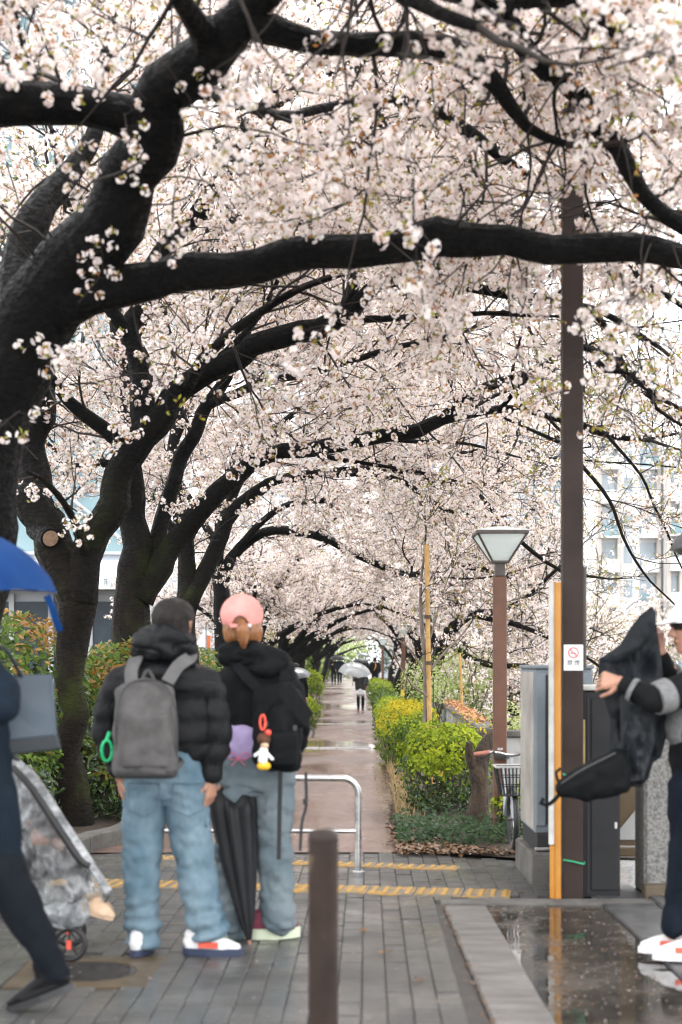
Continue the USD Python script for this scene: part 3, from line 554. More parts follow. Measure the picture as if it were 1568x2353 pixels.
tC.limb(LP((345, 1325, 16.5, .12), (368, 1240, 16.6, .1), (392, 1150, 16.7, .09), (430, 1030, 16.8, .085), (480, 930, 16.9, .08), (530, 850, 17, .07), (580, 740, 17.1, .055), (660, 640, 17.2, .045), (760, 560, 17.2, .03)), dens=.9, f0=.3, sub=4)
tC.limb(LP((480, 930, 16.9, .06), (600, 880, 16, .05), (740, 850, 15.4, .04), (900, 800, 15, .03), (1040, 770, 14.8, .022)), dens=1.0)
tC.limb(LP((286, 850, 16.8, .08), (350, 700, 16.6, .06), (480, 560, 16.4, .05), (640, 440, 16.2, .04), (850, 400, 16, .03), (1050, 420, 16, .02)), dens=1.0, sub=4)
tC.limb(LP((262, 700, 17, .06), (180, 560, 17, .045), (110, 380, 17, .035)), dens=1.0)
tC.limb(LP((302, 1110, 16.5, .07), (230, 1060, 16, .045), (170, 1070, 15.6, .03), (110, 1020, 15.4, .02)), dens=.9)
for rows, d in (([(1340, 975, 16, .03), (1420, 1005, 16, .026), (1490, 1010, 16, .02), (1590, 985, 16, .012)], .6), ([(1330, 1060, 15.5, .024), (1400, 1150, 15.3, .02), (1460, 1290, 15.2, .014), (1560, 1400, 15.2, .008)], .5), ([(1400, 1005, 15.8, .02), (1470, 1090, 15.6, .016), (1530, 1220, 15.5, .012), (1580, 1330, 15.5, .008)], .5), ([(1200, 940, 16, .024), (1180, 860, 15.6, .02), (1205, 740, 15.2, .015)], .4), ([(1285, 1015, 15.8, .024), (1225, 990, 15.6, .018), (1160, 960, 15.4, .012)], .5)):
    tC.limb(LP(*rows), dens=d, reach=.7, sides=6)
tC.finish(clear_view())

tD = Tree('cherry_tree', 'fourth cherry tree along the left of the path, green moss on its narrow fork', (-2.35, 22, 0), 4, bark=m_bark_moss)
tD.limb([[-2.36, 22, -.1, .3], [-2.35, 22, .25, .21]] + LP((428, 1470, 22, .185), (428, 1400, 22, .17), (424, 1320, 22, .15), (418, 1240, 22, .13), (405, 1150, 22.2, .11), (400, 1020, 22.4, .09), (420, 880, 22.6, .06)), 'trunk', f0=.5, sides=12, bark=m_bark_moss)
tD.limb(LP((430, 1395, 22, .16), (462, 1330, 22, .14), (494, 1265, 22, .13), (522, 1200, 22, .122), (560, 1150, 22, .11), (620, 1107, 21.9, .09), (680, 1098, 21.8, .078), (780, 1087, 21.7, .07), (900, 1076, 21.6, .065), (1000, 1100, 21.5, .056), (1100, 1122, 21.5, .05), (1150, 1092, 21.5, .045), (1215, 1050, 21.5, .036), (1262, 1010, 21.5, .03), (1360, 985, 21.5, .02)), dens=.85, f0=.3, sides=10, sub=5)
tD.limb(LP((740, 1092, 21.7, .05), (850, 1088, 21.4, .045), (930, 1108, 21.2, .04), (990, 1150, 21, .035), (1050, 1180, 21, .03), (1130, 1185, 21, .024)), dens=.9)
tD.limb(LP((1085, 1118, 21.5, .045), (1140, 1180, 21.5, .04), (1200, 1245, 21.5, .035), (1290, 1310, 21.5, .026), (1400, 1330, 21.5, .016)), dens=.7, reach=.7)
tD.limb(LP((494, 1265, 22, .1), (515, 1200, 22.3, .08), (560, 1090, 22.6, .065), (640, 980, 22.8, .05), (760, 900, 23, .04), (900, 850, 23, .03)), dens=.9, sub=4)
tD.limb(LP((418, 1240, 22, .08), (330, 1130, 22.5, .06), (240, 1010, 23, .045), (150, 900, 23.5, .03)), dens=1.0)
tD.limb(LP((400, 1020, 22.4, .06), (500, 800, 22.2, .05), (660, 720, 22, .04), (880, 700, 21.8, .03), (1100, 740, 21.8, .02)), dens=.9, sub=4)
tD.limb(LP((420, 880, 22.6, .05), (380, 700, 22.8, .04), (460, 540, 23, .03)), dens=1.0)
tD.finish(clear_view())

tE = Tree('cherry_tree', 'fifth cherry tree along the left of the path, seen behind the pink cap', (-2.15, 28, 0), 5)
tE.limb([[-2.15, 28, -.2, .28], [-2.15, 28, .3, .2]] + LP((512, 1430, 28, .17), (505, 1340, 28, .15), (500, 1250, 28, .12), (520, 1120, 28.2, .09), (560, 1000, 28.4, .06)), 'trunk', f0=.5)
tE.limb(LP((507, 1370, 28, .14), (522, 1310, 28, .12), (548, 1258, 28, .11), (600, 1224, 27.8, .1), (660, 1218, 27.6, .09), (725, 1230, 27.4, .082), (784, 1256, 27.2, .078), (850, 1288, 27, .07), (910, 1312, 26.8, .06), (990, 1320, 26.6, .045), (1080, 1300, 26.5, .035), (1180, 1330, 26.5, .02)), dens=.9, sub=5)
tE.limb(LP((520, 1120, 28.2, .08), (640, 1040, 28, .06), (800, 1000, 27.6, .05), (980, 1020, 27.4, .035), (1150, 1060, 27.2, .02)), dens=.9, sub=4)
tE.limb(LP((500, 1250, 28, .08), (420, 1120, 28.4, .06), (350, 980, 28.8, .045)), dens=1.0)
tE.limb(LP((548, 1258, 28, .08), (640, 1170, 27, .06), (760, 1150, 26.2, .045), (900, 1160, 25.8, .03)), dens=1.1)
tE.finish(clear_view())

def far_tree(x, y, seed, label, h=5.2, lean=1, group=g_left, scale=1.25, limit=700, low=0.0, bark=None, every=0.2, bare=0.06, keep=True):
    """A spreading cherry whose limbs arch towards +x (lean 1) or -x (lean -1)."""
    rng = np.random.default_rng(seed); z0 = float(ground(x, y)) + low
    t = Tree('cherry_tree', label, (x, y, z0), seed, group=None, scale=scale, bare=bare, bark=bark)
    s = lean; k = h / 5.2
    f = np.array([x + s * rng.uniform(.2, .5), y, z0 + rng.uniform(1.45, 1.85) * k])
    t.limb([[x, y, z0 - .25, .27], [x + .02 * s, y, z0 + .25, .2], [*f, .18]], 'trunk', grow=False, sides=9)
    ends = [(s * rng.uniform(3.2, 4.6), rng.uniform(-1, 1), rng.uniform(2.9, 3.5)), (s * rng.uniform(2.2, 3.4), rng.uniform(-1.5, 1.5), rng.uniform(3.6, 4.6)), (s * rng.uniform(-.4, .8), rng.uniform(-1, 1), rng.uniform(4.6, 5.6)),
            (-s * rng.uniform(1.6, 2.6), rng.uniform(-1, 1), rng.uniform(3.2, 4.4)), (s * rng.uniform(.6, 1.6), rng.uniform(-2.4, -1.4), rng.uniform(3.4, 4.4)), (s * rng.uniform(.6, 1.6), rng.uniform(1.4, 2.4), rng.uniform(3.2, 4.2))]
    for i, (ex, ey, ez) in enumerate(ends):
        e = np.array([x + ex * k, y + ey * k, z0 + ez * k]); a = f + (e - f) * np.array([.28, .3, .5]); b = f + (e - f) * np.array([.62, .65, .88])
        r = .105 if i < 3 else .085
        rows = [[*f, r], [*a, r * .8], [*b, r * .55], [*e, r * .3]]
        if i == 0: rows.append([e[0] + s * 1.1, e[1], e[2] - .35, .02])
        t.limb(rows, dens=1.0, f0=.22, sides=7, every=every)
    t.finish((keep if callable(keep) else clear_view()) if keep else None, limit=limit)
    return t
ordw = ['sixth', 'seventh', 'eighth', 'ninth', 'tenth', 'eleventh', 'twelfth', 'thirteenth', 'fourteenth']
for i, y in enumerate((34, 40.5, 47.5, 55, 63, 72, 82, 94, 108)):
    far_tree(-3.05 + 0.0185 * y + (.12 if i % 2 else -.05) - (.1 if i > 2 else 0), y, 20 + i, f'{ordw[i]} cherry tree along the left of the path, counted from the camera', h=4.9 + .3 * math.sin(i * 2.1), scale=1.25 + .05 * i, limit=620 if i < 5 else 420, every=.22)

# ---------------------------------------------------------------- trees on the river side of the path
g_r = None
tR = Tree('cherry_tree', 'crooked dark cherry tree behind the bamboo stake, bending right over the river', (P(965, 1600, 27)[0], 27, -.13), 70, bare=.35, scale=1.1)
tR.limb([[P(962, 1600, 27)[0], 27, -.4, .2]] + LP((968, 1590, 27, .16), (1000, 1525, 27, .13), (1030, 1468, 27, .125), (1048, 1440, 27, .11), (1084, 1414, 26.8, .075), (1134, 1408, 26.5, .065), (1200, 1380, 26, .05), (1290, 1300, 26, .03)), 'trunk', f0=.45, dens=.9)
tR.limb(LP((1038, 1476, 27, .08), (1071, 1507, 26.6, .07), (1135, 1532, 26.2, .055), (1210, 1530, 26, .04), (1280, 1560, 26, .025)), dens=.9)
tR.limb(LP((1010, 1510, 27, .07), (985, 1420, 27.5, .06), (1000, 1300, 28, .045), (1060, 1180, 28, .03)), dens=1.0)
tR.limb(LP((1048, 1440, 27, .07), (1060, 1360, 27, .05), (1110, 1280, 27, .04), (1200, 1200, 27, .025)), dens=1.0)
tR.limb(LP((1090, 1414, 26.8, .06), (1200, 1440, 25.6, .045), (1330, 1500, 25, .03), (1420, 1560, 25, .02)), dens=1.0, reach=.9)
tR.finish(lambda p: p[:, 0] > 1.25)
def river_tree(x, y, seed, label, **kw):
    t = far_tree(x, y, seed, label, lean=1, keep=False, **kw); return t
far_tree(2.0, 36.5, 71, 'dark cherry trunk at the right just behind the yellow banded lamp', h=4.6, scale=1.3, limit=520, bare=.3, keep=True)
far_tree(1.95, 43, 72, 'second dark trunk in the cluster right of the clear umbrella', h=4.8, scale=1.35, limit=480, bare=.2)
far_tree(2.15, 50, 73, 'third dark trunk in the cluster right of the clear umbrella', h=4.8, scale=1.4, limit=420, bare=.2)
far_tree(2.3, 61, 74, 'far dark trunk on the right beyond the man with orange pack strap', h=5, scale=1.5, limit=380, bare=.15)
far_tree(2.6, 76, 75, 'farthest cherry tree of the right row, above the end of the path', h=5, scale=1.6, limit=380)
# cherry trees leaning low over the water and on the far bank, pale masses behind the lamp posts
for i, (x, y, h, lab, lim, br) in enumerate(((3.1, 33, 4.2, 'low cherry crown over the river behind the nearest lamp post', 620, .35), (5.4, 44, 4.6, 'cherry crown over the river left of the square pole', 560, .3), (6.4, 58, 5.2, 'pale cherry crown over the river behind the bent dark limb', 520, .2),
        (9.0, 62, 4.4, 'brownish weeping cherry crown right of the square pole', 560, .8), (13.0, 78, 4.8, 'far bank cherry crown below the balconies, left of the raised jacket', 460, .45), (18.0, 92, 5.0, 'far bank cherry crown behind the raised jacket', 460, .4), (22.5, 100, 5.4, 'far bank cherry crown behind the white cap', 420, .35), (9.5, 95, 5.4, 'distant far bank cherry crown behind the cable guard', 420, .3))):
    far_tree(x, y, 80 + i, lab, h=h, lean=1 if i % 2 or i < 3 else -1, scale=1.45 + .06 * i, limit=lim, low=-2.2 if x < 8 else -.8, bare=br, keep=lambda p: p[:, 0] > 1.9 + .0185 * p[:, 1], every=.2)

# ---------------------------------------------------------------- buildings
m_sign = M('sign_white', (0.74, 0.74, 0.74), rough=.4)
m_towerw = M('tower_white', (0.62, 0.63, 0.64), (0.7, 0.7, 0.7), scale=.3, rough=.7)
m_towerb = M('tower_beige', (0.4, 0.36, 0.32), (0.46, 0.42, 0.38), scale=.3, rough=.7)
m_towerg = M('tower_grey', (0.36, 0.4, 0.44), (0.42, 0.46, 0.5), scale=.3, rough=.6)
m_glassd = M('window_glass', (0.16, 0.2, 0.23), (0.28, 0.33, 0.36), scale=.35, rough=.08, spec=.8)
m_glassl = M('curtain_glass', (0.12, 0.2, 0.225), (0.2, 0.29, 0.31), scale=.4, rough=.2, spec=.35)
m_mull = M('mullion', (0.34, 0.36, 0.37), rough=.4)
m_navy = M('dark_shopfront', (0.012, 0.022, 0.032), (0.025, 0.04, 0.053), scale=1.5, rough=.15, spec=.2)
m_oran = M('orange_cladding', (0.6, 0.26, 0.07), (0.66, 0.34, 0.13), scale=.1, rough=.6)
def tower(label, x0, x1, y0, dy, h, fh, bays, wall, kind='balcony', cat_='building', group=None, bay_mat=None):
    """A block facing -y: floors with recessed windows and balcony fronts, each window and balcony a part of its own where it can be told apart."""
    t = thing('apartment_tower', label, cat_, ((x0 + x1) / 2, y0 + dy / 2, 0), group=group); w = x1 - x0; d2 = -dy / 2
    obj('wall', box((0, 0, h / 2 - 1), (w, dy, h + 2), 0), wall, t); obj('roof_parapet', box((0, 0, h + .4), (w + .3, dy + .3, .8), .05), wall, t)
    obj('roof_plant', box((w * .1, 0, h + 1.6), (w * .4, dy * .5, 2.2), .1), wall, t)
    bw = w / bays; nf = int(h / fh); parts = {'window': [], 'balcony': [], 'slab': []}
    for f in range(nf):
        z = f * fh + .3
        for b in range(bays):
            x = -w / 2 + (b + .5) * bw
            if kind == 'balcony' and b % 3 != 1:
                parts['window'].append((box((x, d2 - .04, z + fh * .5), (bw * .8, .08, fh * .72)), m_glassd)); parts['slab'].append((box((x, d2 - .55, z + .0), (bw * .9, 1.1, .16)), wall))
                parts['balcony'].append((box((x, d2 - 1.07, z + .58), (bw * .88, .06, .95)), wall if (b + f) % 4 else m_glassl))
            else:
                parts['window'].append((box((x, d2 - .03, z + fh * .52), (bw * (.42 if kind == 'balcony' else .74), .06, fh * (.5 if kind == 'balcony' else .6))), m_glassd))
    tot = 0
    for nm in ('window', 'balcony'):
        P_ = parts[nm]
        for m, mt in P_[-140:] if len(P_) > 140 else P_: obj(nm, m, mt, t)
        if len(P_) > 140: obj('lower_' + nm + 's', [m for m, _ in P_[:-140]], m_glassd if nm == 'window' else wall, t, kind='stuff')
    for m, _ in parts['slab'][-280:]: obj('balcony_slab', m, wall, t)
    for k in range(bays + 1):
        if kind == 'balcony' and k % 3 == 1 or k in (0, bays): obj('pier', box((-w / 2 + k * bw, d2 - .3, h / 2), (.35, .6, h), 0), bay_mat or wall, t)
    return t
X_ = lambda px, Y: P(px, 0, Y)[0]; Z_ = lambda py, Y: P(0, py, Y)[2]
tower('white balconied apartment tower at the right edge, nearest and largest', X_(1376, 125), X_(1376, 125) + 5.2, 125, 14, Z_(845, 125), 3.0, 3, m_towerw, bay_mat=m_towerb)
tower('wide beige wing of the white tower with dark recessed balconies, at right edge', X_(1376, 125) + 5.6, X_(1720, 125), 123, 12, Z_(1040, 123), 3.0, 7, m_towerw, bay_mat=m_towerb)
tower('grey mid-rise block seen between the lamp head and the square pole', X_(1150, 160), X_(1300, 160), 160, 15, Z_(1018, 160), 3.2, 6, m_towerg)
tower('slim grey tower faint behind the blossoms left of the lamp', X_(1050, 190), X_(1142, 190), 190, 14, Z_(770, 190), 3.2, 4, m_towerw, kind='flat')
tower('pale bluish tower faint behind the blossoms at the middle', X_(880, 230), X_(1000, 230), 230, 18, Z_(735, 230), 3.4, 5, m_towerg, kind='flat')
# orange-clad tower far beyond the end of the path
tw = thing('orange_tower', 'tall orange clad block glowing through the canopy above the path', 'building', (X_(640, 210), 215, 0))
wd = X_(730, 210) - X_(550, 210); zt = Z_(360, 210); zo = Z_(600, 210)
obj('shaft', box((0, 0, zo / 2), (wd, 10, zo)), m_towerw, tw); obj('orange_crown', box((0, 0, (zo + zt) / 2), (wd + .2, 10.2, zt - zo)), m_oran, tw)
for f in range(12): obj('window_band', box((0, -5.03, 4 + f * 4.5), (wd * .9, .06, 1.6)), m_glassd, tw)
for f in range(3): obj('window_band', box((0, -5.13, zo + 4 + f * 5.5), (wd * .9, .06, 1.2)), m_glassd, tw)
# striped office tower at upper left
ow = thing('office_tower', 'tall striped grey office tower behind the trees at upper left', 'building', (-17, 70, 0))
obj('body', box((0, 0, 22), (17, 16, 46)), m_glassl, ow)
fins = [box((-8.4 + .7 * k, -8.12, 22), (.22, .24, 46)) for k in range(25)] + [box((8.12, -7.8 + .7 * k, 22), (.24, .22, 46)) for k in range(23)]
for m in fins: obj('fin', m, m_mull, ow)
for f in range(12): obj('floor_band', box((0, 0, 3.6 * f + 3), (17.1, 16.1, .5)), m_towerg, ow)
# low glass building with garage entrance and its height-limit sign
gx1 = X_(312, 36); gb_ = thing('glass_building', 'low glass fronted building with garage entrance behind the left hedge', 'building', (gx1 - 6, 41, 0))
obj('wall', box((0, .3, 4.6), (11.8, 8.6, 9.2)), m_towerg, gb_)
for r in range(3):
    for c in range(6):
        pn = obj('glass_panel', box((5.9 - .95 - 1.92 * c, -4.06, 5.05 + 1.62 * r), (1.84, .08, 1.54)), m_glassl, gb_)
        a, b = np.array((5.9 - .07 - 1.92 * c, -4.13, 4.36 + 1.62 * r)), np.array((5.9 - 1.8 - 1.92 * c, -4.13, 5.76 + 1.62 * r))
        if (r + c) % 2 == 0: obj('brace', tube(np.array([a, b]), .05, 6), m_towerg, pn)
    obj('floor_band', box((0, -4.08, 4.26 + 1.62 * r), (11.8, .12, .08)), m_mull, gb_)
obj('canopy_slab', box((0, -4.5, 3.72), (11.9, 1.2, .56), .02), m_towerw, gb_); obj('soffit', box((0, -4.35, 3.36), (11.8, .9, .14)), m_towerb, gb_)
obj('sign_board', box((4.55, -5.13, Z_(1332, 35) - .02), (2.3, .05, .34), .008), m_sign, gb_)
sb = 3.0
for k, ch in enumerate('制限'): obj('character', upright(glyph(ch, .22), (X_(224, 35) - (gx1 - 6) + .21 * k, -5.16, Z_(1342, 35)), 0), M('sign_teal_ink_%d' % k, (.08, .12, .14), rough=.5), gb_)
obj('sign_text', upright(meshkit.text_mesh('3.0m', .17), (X_(251, 35) - (gx1 - 6), -5.16, Z_(1339, 35))), M('sign_text_ink', (.08, .12, .14), rough=.5), gb_)
for k in range(7): obj('dark_window', box((5.2 - 1.02 * k, -4.05, 1.55), (.86, .06, 2.9)), m_navy, gb_)
for k in range(8): obj('window_post', box((5.71 - 1.02 * k, -4.08, 1.6), (.13, .12, 3.2)), m_mull, gb_)
wb = thing('white_house', 'small white house with windows glimpsed between the fourth and fifth trunks', 'building', (X_(484, 56), 60, 0))
obj('wall', box((0, 0, 1.7), (2.6, 6, 3.6)), m_towerw, wb); obj('roof', box((0, 0, 3.6), (2.9, 6.3, .2), .03), m_towerg, wb)
for k in range(3): obj('window', box((-.8 + .8 * k, -3.02, 1.5), (.5, .05, .9)), m_glassd, wb)
bn = thing('orange_banner', 'narrow orange banner flag on a pole between the left trunks', 'banner', (X_(474, 40), 40, -.1))
obj('pole', tube(np.array([(0, 0, 0), (0, 0, 3.2)]), .02, 6), m_mull, bn); obj('flag', box((.07, -.01, 2.0), (.1, .012, .55), .003), M('banner_orange', (.75, .14, .04), (.8, .22, .08), scale=3, rough=.6), bn)

# ---------------------------------------------------------------- hedges, shrubs, ground plants
m_leafdark = M('hedge_leaf', (0.014, 0.032, 0.011), (0.045, 0.075, 0.024), scale=6, rough=.25, transl=.12, third=(0.09, 0.12, 0.045), hi=.6)
m_leaforange = M('hedge_young_leaf', (0.26, 0.1, 0.015), (0.32, 0.19, 0.025), scale=9, rough=.35, transl=.3)
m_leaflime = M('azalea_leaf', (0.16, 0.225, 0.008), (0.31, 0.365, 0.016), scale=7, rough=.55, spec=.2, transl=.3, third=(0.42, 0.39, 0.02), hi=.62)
m_leafyellow = M('golden_leaf', (0.34, 0.29, 0.01), (0.5, 0.4, 0.018), scale=8, rough=.55, spec=.2, transl=.3)
m_leafmid = M('mid_leaf', (0.05, 0.1, 0.01), (0.125, 0.19, 0.022), scale=6, rough=.5, spec=.25, transl=.25)
m_leafpale = M('pale_leaf', (0.3, 0.38, 0.1), (0.46, 0.5, 0.2), scale=9, rough=.45, transl=.35, third=(0.6, 0.6, 0.42), hi=.64)
m_ivy = M('ivy_leaf', (0.008, 0.026, 0.006), (0.026, 0.06, 0.014), scale=12, rough=.5, spec=.22)
m_straw = M('dry_grass', (0.28, 0.19, 0.08), (0.42, 0.3, 0.14), scale=12, rough=.7)
m_litter = M('brown_litter', (0.05, 0.022, 0.009), (0.2, 0.1, 0.036), scale=26, rough=.5, detail=2)
m_fallen = M('fallen_petal', (0.36, 0.28, 0.26), (0.5, 0.42, 0.4), scale=20, rough=.5)
m_stem = M('shrub_stem', (0.05, 0.035, 0.025), (0.1, 0.07, 0.05), scale=20, rough=.7)
m_lichen = M('orange_stonecrop', (0.42, 0.17, 0.07), (0.55, 0.3, 0.14), scale=18, rough=.7)
def leaves_on(rng, C, N, size, wid, spread=.6):
    """Leaves at C roughly facing N, with varied size and tilt."""
    n = len(C); NN = N + rdir(rng, n) * spread; NN /= np.linalg.norm(NN, axis=1, keepdims=True)
    A = rdir(rng, n) + N * .5 + np.array([0, 0, .25])
    s = rng.uniform(.65, 1.25, n) * size
    return quads(C, NN, A, s, s * wid, .12)
def bush(name, label, c, r, n, size, mats, seed, cat_='shrub', stems=9, wid=.24, top_mat=None, group=None, flat=1.0, inner=.45, boxy=2.0, lumps=.22, low=None):
    low = (.62 if cat_ in ('hedge', 'tree') else .34) if low is None else low
    """A shrub: leaf faces spread through an uneven superellipsoid volume, denser at its skin. mats: [(material, share)]."""
    rng = np.random.default_rng(seed); c = np.array(c, float); r = np.array(r, float)
    t = thing(name, label, cat_, c, group=group)
    d = rdir(rng, int(n)); d[:, 2] = np.abs(d[:, 2]); sgn = rng.uniform(size=len(d)) < low
    d[:, 2] = np.clip(np.where(sgn, d[:, 2] - rng.uniform(0, 1.7, len(d)), d[:, 2]), -1, 1)
    d /= (np.abs(d) ** boxy).sum(1, keepdims=True) ** (1 / boxy)
    k = 1 - inner * rng.uniform(size=len(d)) ** 2.2
    f = 1 + lumps * 2 * (meshkit.fbm(d * 2.1 + seed * 5.1, 3, seed) - .5)
    C = d * r * (k * f)[:, None]; C[:, 2] = np.maximum(C[:, 2] + r[2], .02 * rng.uniform(size=len(d)))
    N = d / np.linalg.norm(d, axis=1, keepdims=True); N[:, 2] += .35; N /= np.linalg.norm(N, axis=1, keepdims=True)
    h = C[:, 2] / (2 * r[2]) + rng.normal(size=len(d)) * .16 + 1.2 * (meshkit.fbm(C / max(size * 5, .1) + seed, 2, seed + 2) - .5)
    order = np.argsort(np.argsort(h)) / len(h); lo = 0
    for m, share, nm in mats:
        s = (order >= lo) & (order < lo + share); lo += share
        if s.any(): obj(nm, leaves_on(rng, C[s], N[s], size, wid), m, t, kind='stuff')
    S = []
    for k in range(stems):
        a = rng.uniform(0, 6.28); b = np.array([math.cos(a) * r[0] * .35, math.sin(a) * r[1] * .35, -.03]); e = np.array([math.cos(a + .4) * r[0] * .75, math.sin(a + .4) * r[1] * .75, r[2] * rng.uniform(1.0, 1.7)])
        S.append(tube(spline([b, (b + e) / 2 + rng.normal(size=3) * r[0] * .12, e], .15), np.array([.012]), 5))
    if S: obj('stems', S, m_stem, t, smooth=True)
    return t
# left: big photinia hedge either side of the forked tree, running on down the path
H3 = [(m_leafdark, .58, 'leaves'), (m_leafmid, .34, 'light_leaves'), (m_leaforange, .08, 'orange_tips')]
H3b = [(m_leafdark, .5, 'leaves'), (m_leafmid, .42, 'light_leaves'), (m_leaforange, .08, 'orange_tips')]
bush('hedge', 'tall photinia hedge at the left edge behind the blue umbrella', (-3.0, 12.6, .05), (.78, .85, .92), 5600, .085, H3b, 1, 'hedge', boxy=2.6)
bush('hedge', 'photinia hedge with orange tips between the forked tree and the puffer jacket', (-2.12, 13.6, .05), (.42, .6, .78), 4200, .08, H3, 2, 'hedge', boxy=2.6)
bush('hedge', 'low end of photinia hedge behind the foot of the forked tree', (-2.55, 12.9, .05), (.45, .5, .55), 2200, .08, H3, 3, 'hedge', boxy=2.6)
bush('hedge', 'dense low photinia skirt along the curved kerb by the tree foot', (-2.35, 12.55, .05), (.62, .34, .36), 2600, .07, H3, 43, 'hedge', boxy=3, stems=4)
bush('hedge', 'low photinia skirt behind the pushchair at the left edge', (-2.72, 11.4, .05), (.42, .5, .42), 2400, .075, H3, 44, 'hedge', boxy=3, stems=4)
bush('hedge', 'orange-tipped hedge between the third and fourth cherry trees', (-2.75, 19, .02), (.62, 2.0, .85), 4200, .09, H3, 4, 'hedge', boxy=3)
bush('hedge', 'clipped evergreen hedge beside the fifth cherry tree', (-2.75, 27, -.05), (.6, 3.6, .85), 4500, .11, H3, 5, 'hedge', boxy=3)
bush('shrub', 'rounded lime green shrub by the left kerb, nearer of two', P(695, 1600, 34) * [1, 1, 0] + [0, 0, -.2], (.42, .7, .42), 1800, .085, [(m_leafmid, .35, 'leaves'), (m_leaflime, .65, 'lime_leaves')], 6)
bush('shrub', 'taller lime green shrub by the left kerb, farther of two', P(714, 1580, 44) * [1, 1, 0] + [0, 0, -.26], (.42, .6, .72), 1800, .1, [(m_leafmid, .35, 'leaves'), (m_leaflime, .65, 'lime_leaves')], 7)
for k, (px, Y, w, h) in enumerate(((670, 52, .9, 1.6), (705, 60, 1.0, 1.9), (730, 72, 1.1, 1.9), (752, 86, 1.2, 1.9), (770, 102, 1.4, 2.3), (795, 118, 1.8, 2.8))):
    c = P(px, 1580, Y); c[2] = ground(c[0], Y) - .02; w = .5 if Y < 110 else w; h = max(h, 2.5) if Y < 110 else h; c[0] = XL(Y) - .62 if Y < 110 else c[0]
    bush('hedge', ['wall-like rust tinged hedge nearest behind the grey umbrella', 'second rust tinged hedge section behind the leaning trunk', 'rust tinged hedge behind the two men under one umbrella', 'farther green hedge beyond the two men on the left', 'far green hedge at the end of the path on the left', 'last green hedge closing the end of the path'][k], c, (w, 2.2, h / 2 * 1.3), 2800, .13 + .02 * k, [(m_leafmid, .6, 'leaves'), (m_leafpale, .22, 'pale_leaves'), (m_leaforange, .18, 'orange_tips')] if k < 4 else [(m_leafmid, .6, 'leaves'), (m_leafpale, .4, 'pale_leaves')], 30 + k, 'hedge', boxy=3, stems=0)
bush('evergreen_tree', 'dark evergreen mass closing the far end of the path', (4.4, 132, -.1), (4.5, 3, 2.4), 2600, .3, [(m_leafdark, .7, 'leaves'), (m_leafmid, .3, 'light_leaves')], 51, 'tree', stems=0)
bush('evergreen_tree', 'second dark evergreen mass at the far end, behind the two walking men', (-2.2, 136, -.1), (4, 3, 2.8), 2600, .3, [(m_leafdark, .7, 'leaves'), (m_leafmid, .3, 'light_leaves')], 52, 'tree', stems=0)
c = P(735, 1575, 62); bush('shrub', 'low green edging shrubs at the left kerb by the walking men', (XL(64) - .4, 64, -.15), (.35, 3, .3), 1200, .1, [(m_leafmid, .5, 'leaves'), (m_leaflime, .5, 'lime_leaves')], 41, stems=0)
ev = bush('evergreen_tree', 'dark evergreen tree behind the cherry trunks at upper left', (-4.5, 17.5, 4.6), (1.3, 1.5, 1.5), 3600, .13, [(m_leafdark, .75, 'leaves'), (m_leafmid, .25, 'light_leaves')], 50, 'tree', stems=0, lumps=.5)
obj('trunk', tube(np.array([(-4.5, 17.5, -.1), (-4.45, 17.5, 3), (-4.5, 17.5, 6.4)]), [.16, .12, .05], 9), m_bark, ev, smooth=True, world=True)
# right: azalea mounds in a line, nearest first
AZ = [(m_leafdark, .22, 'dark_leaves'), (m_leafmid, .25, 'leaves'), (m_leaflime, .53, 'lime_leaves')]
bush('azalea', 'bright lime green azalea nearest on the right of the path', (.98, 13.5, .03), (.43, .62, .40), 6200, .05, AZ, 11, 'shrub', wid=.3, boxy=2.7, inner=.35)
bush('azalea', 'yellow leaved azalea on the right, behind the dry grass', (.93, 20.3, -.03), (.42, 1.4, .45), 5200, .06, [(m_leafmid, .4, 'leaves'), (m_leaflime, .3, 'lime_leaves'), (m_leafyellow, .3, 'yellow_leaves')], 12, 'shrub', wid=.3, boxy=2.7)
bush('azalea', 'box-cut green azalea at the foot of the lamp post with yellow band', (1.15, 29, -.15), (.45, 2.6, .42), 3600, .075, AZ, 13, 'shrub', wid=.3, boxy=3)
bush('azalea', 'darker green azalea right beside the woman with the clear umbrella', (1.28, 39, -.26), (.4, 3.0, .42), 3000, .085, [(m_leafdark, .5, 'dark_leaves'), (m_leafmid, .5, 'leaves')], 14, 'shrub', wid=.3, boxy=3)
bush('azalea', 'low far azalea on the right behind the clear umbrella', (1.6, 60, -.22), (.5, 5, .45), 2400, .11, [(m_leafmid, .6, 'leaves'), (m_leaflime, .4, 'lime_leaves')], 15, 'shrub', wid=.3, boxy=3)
bush('shrub', 'tall airy pale green shrub behind the bamboo stake', (1.45, 24.5, -.05), (.5, .9, .78), 2200, .06, [(m_leafmid, .3, 'leaves'), (m_leafpale, .7, 'pale_leaves')], 16, inner=.9, lumps=.5)
bush('shrub', 'white flecked spirea shrub above the old wall', (2.3, 27, .1), (.9, 1.6, .8), 3000, .07, [(m_leafmid, .25, 'leaves'), (m_leafpale, .75, 'pale_leaves')], 17, inner=.8, lumps=.45)
bush('shrub', 'pale shrub hanging over the river wall behind the tall lamp post', (2.6, 21, -.4), (.55, 1.6, .62), 1300, .07, [(m_leafmid, .3, 'leaves'), (m_leafpale, .7, 'pale_leaves')], 18, inner=.9, lumps=.5)
bush('shrub', 'small bright green shrub between lamp post and grey cabinet', (1.42, 11.5, .03), (.2, .28, .2), 700, .05, AZ, 19, wid=.3)
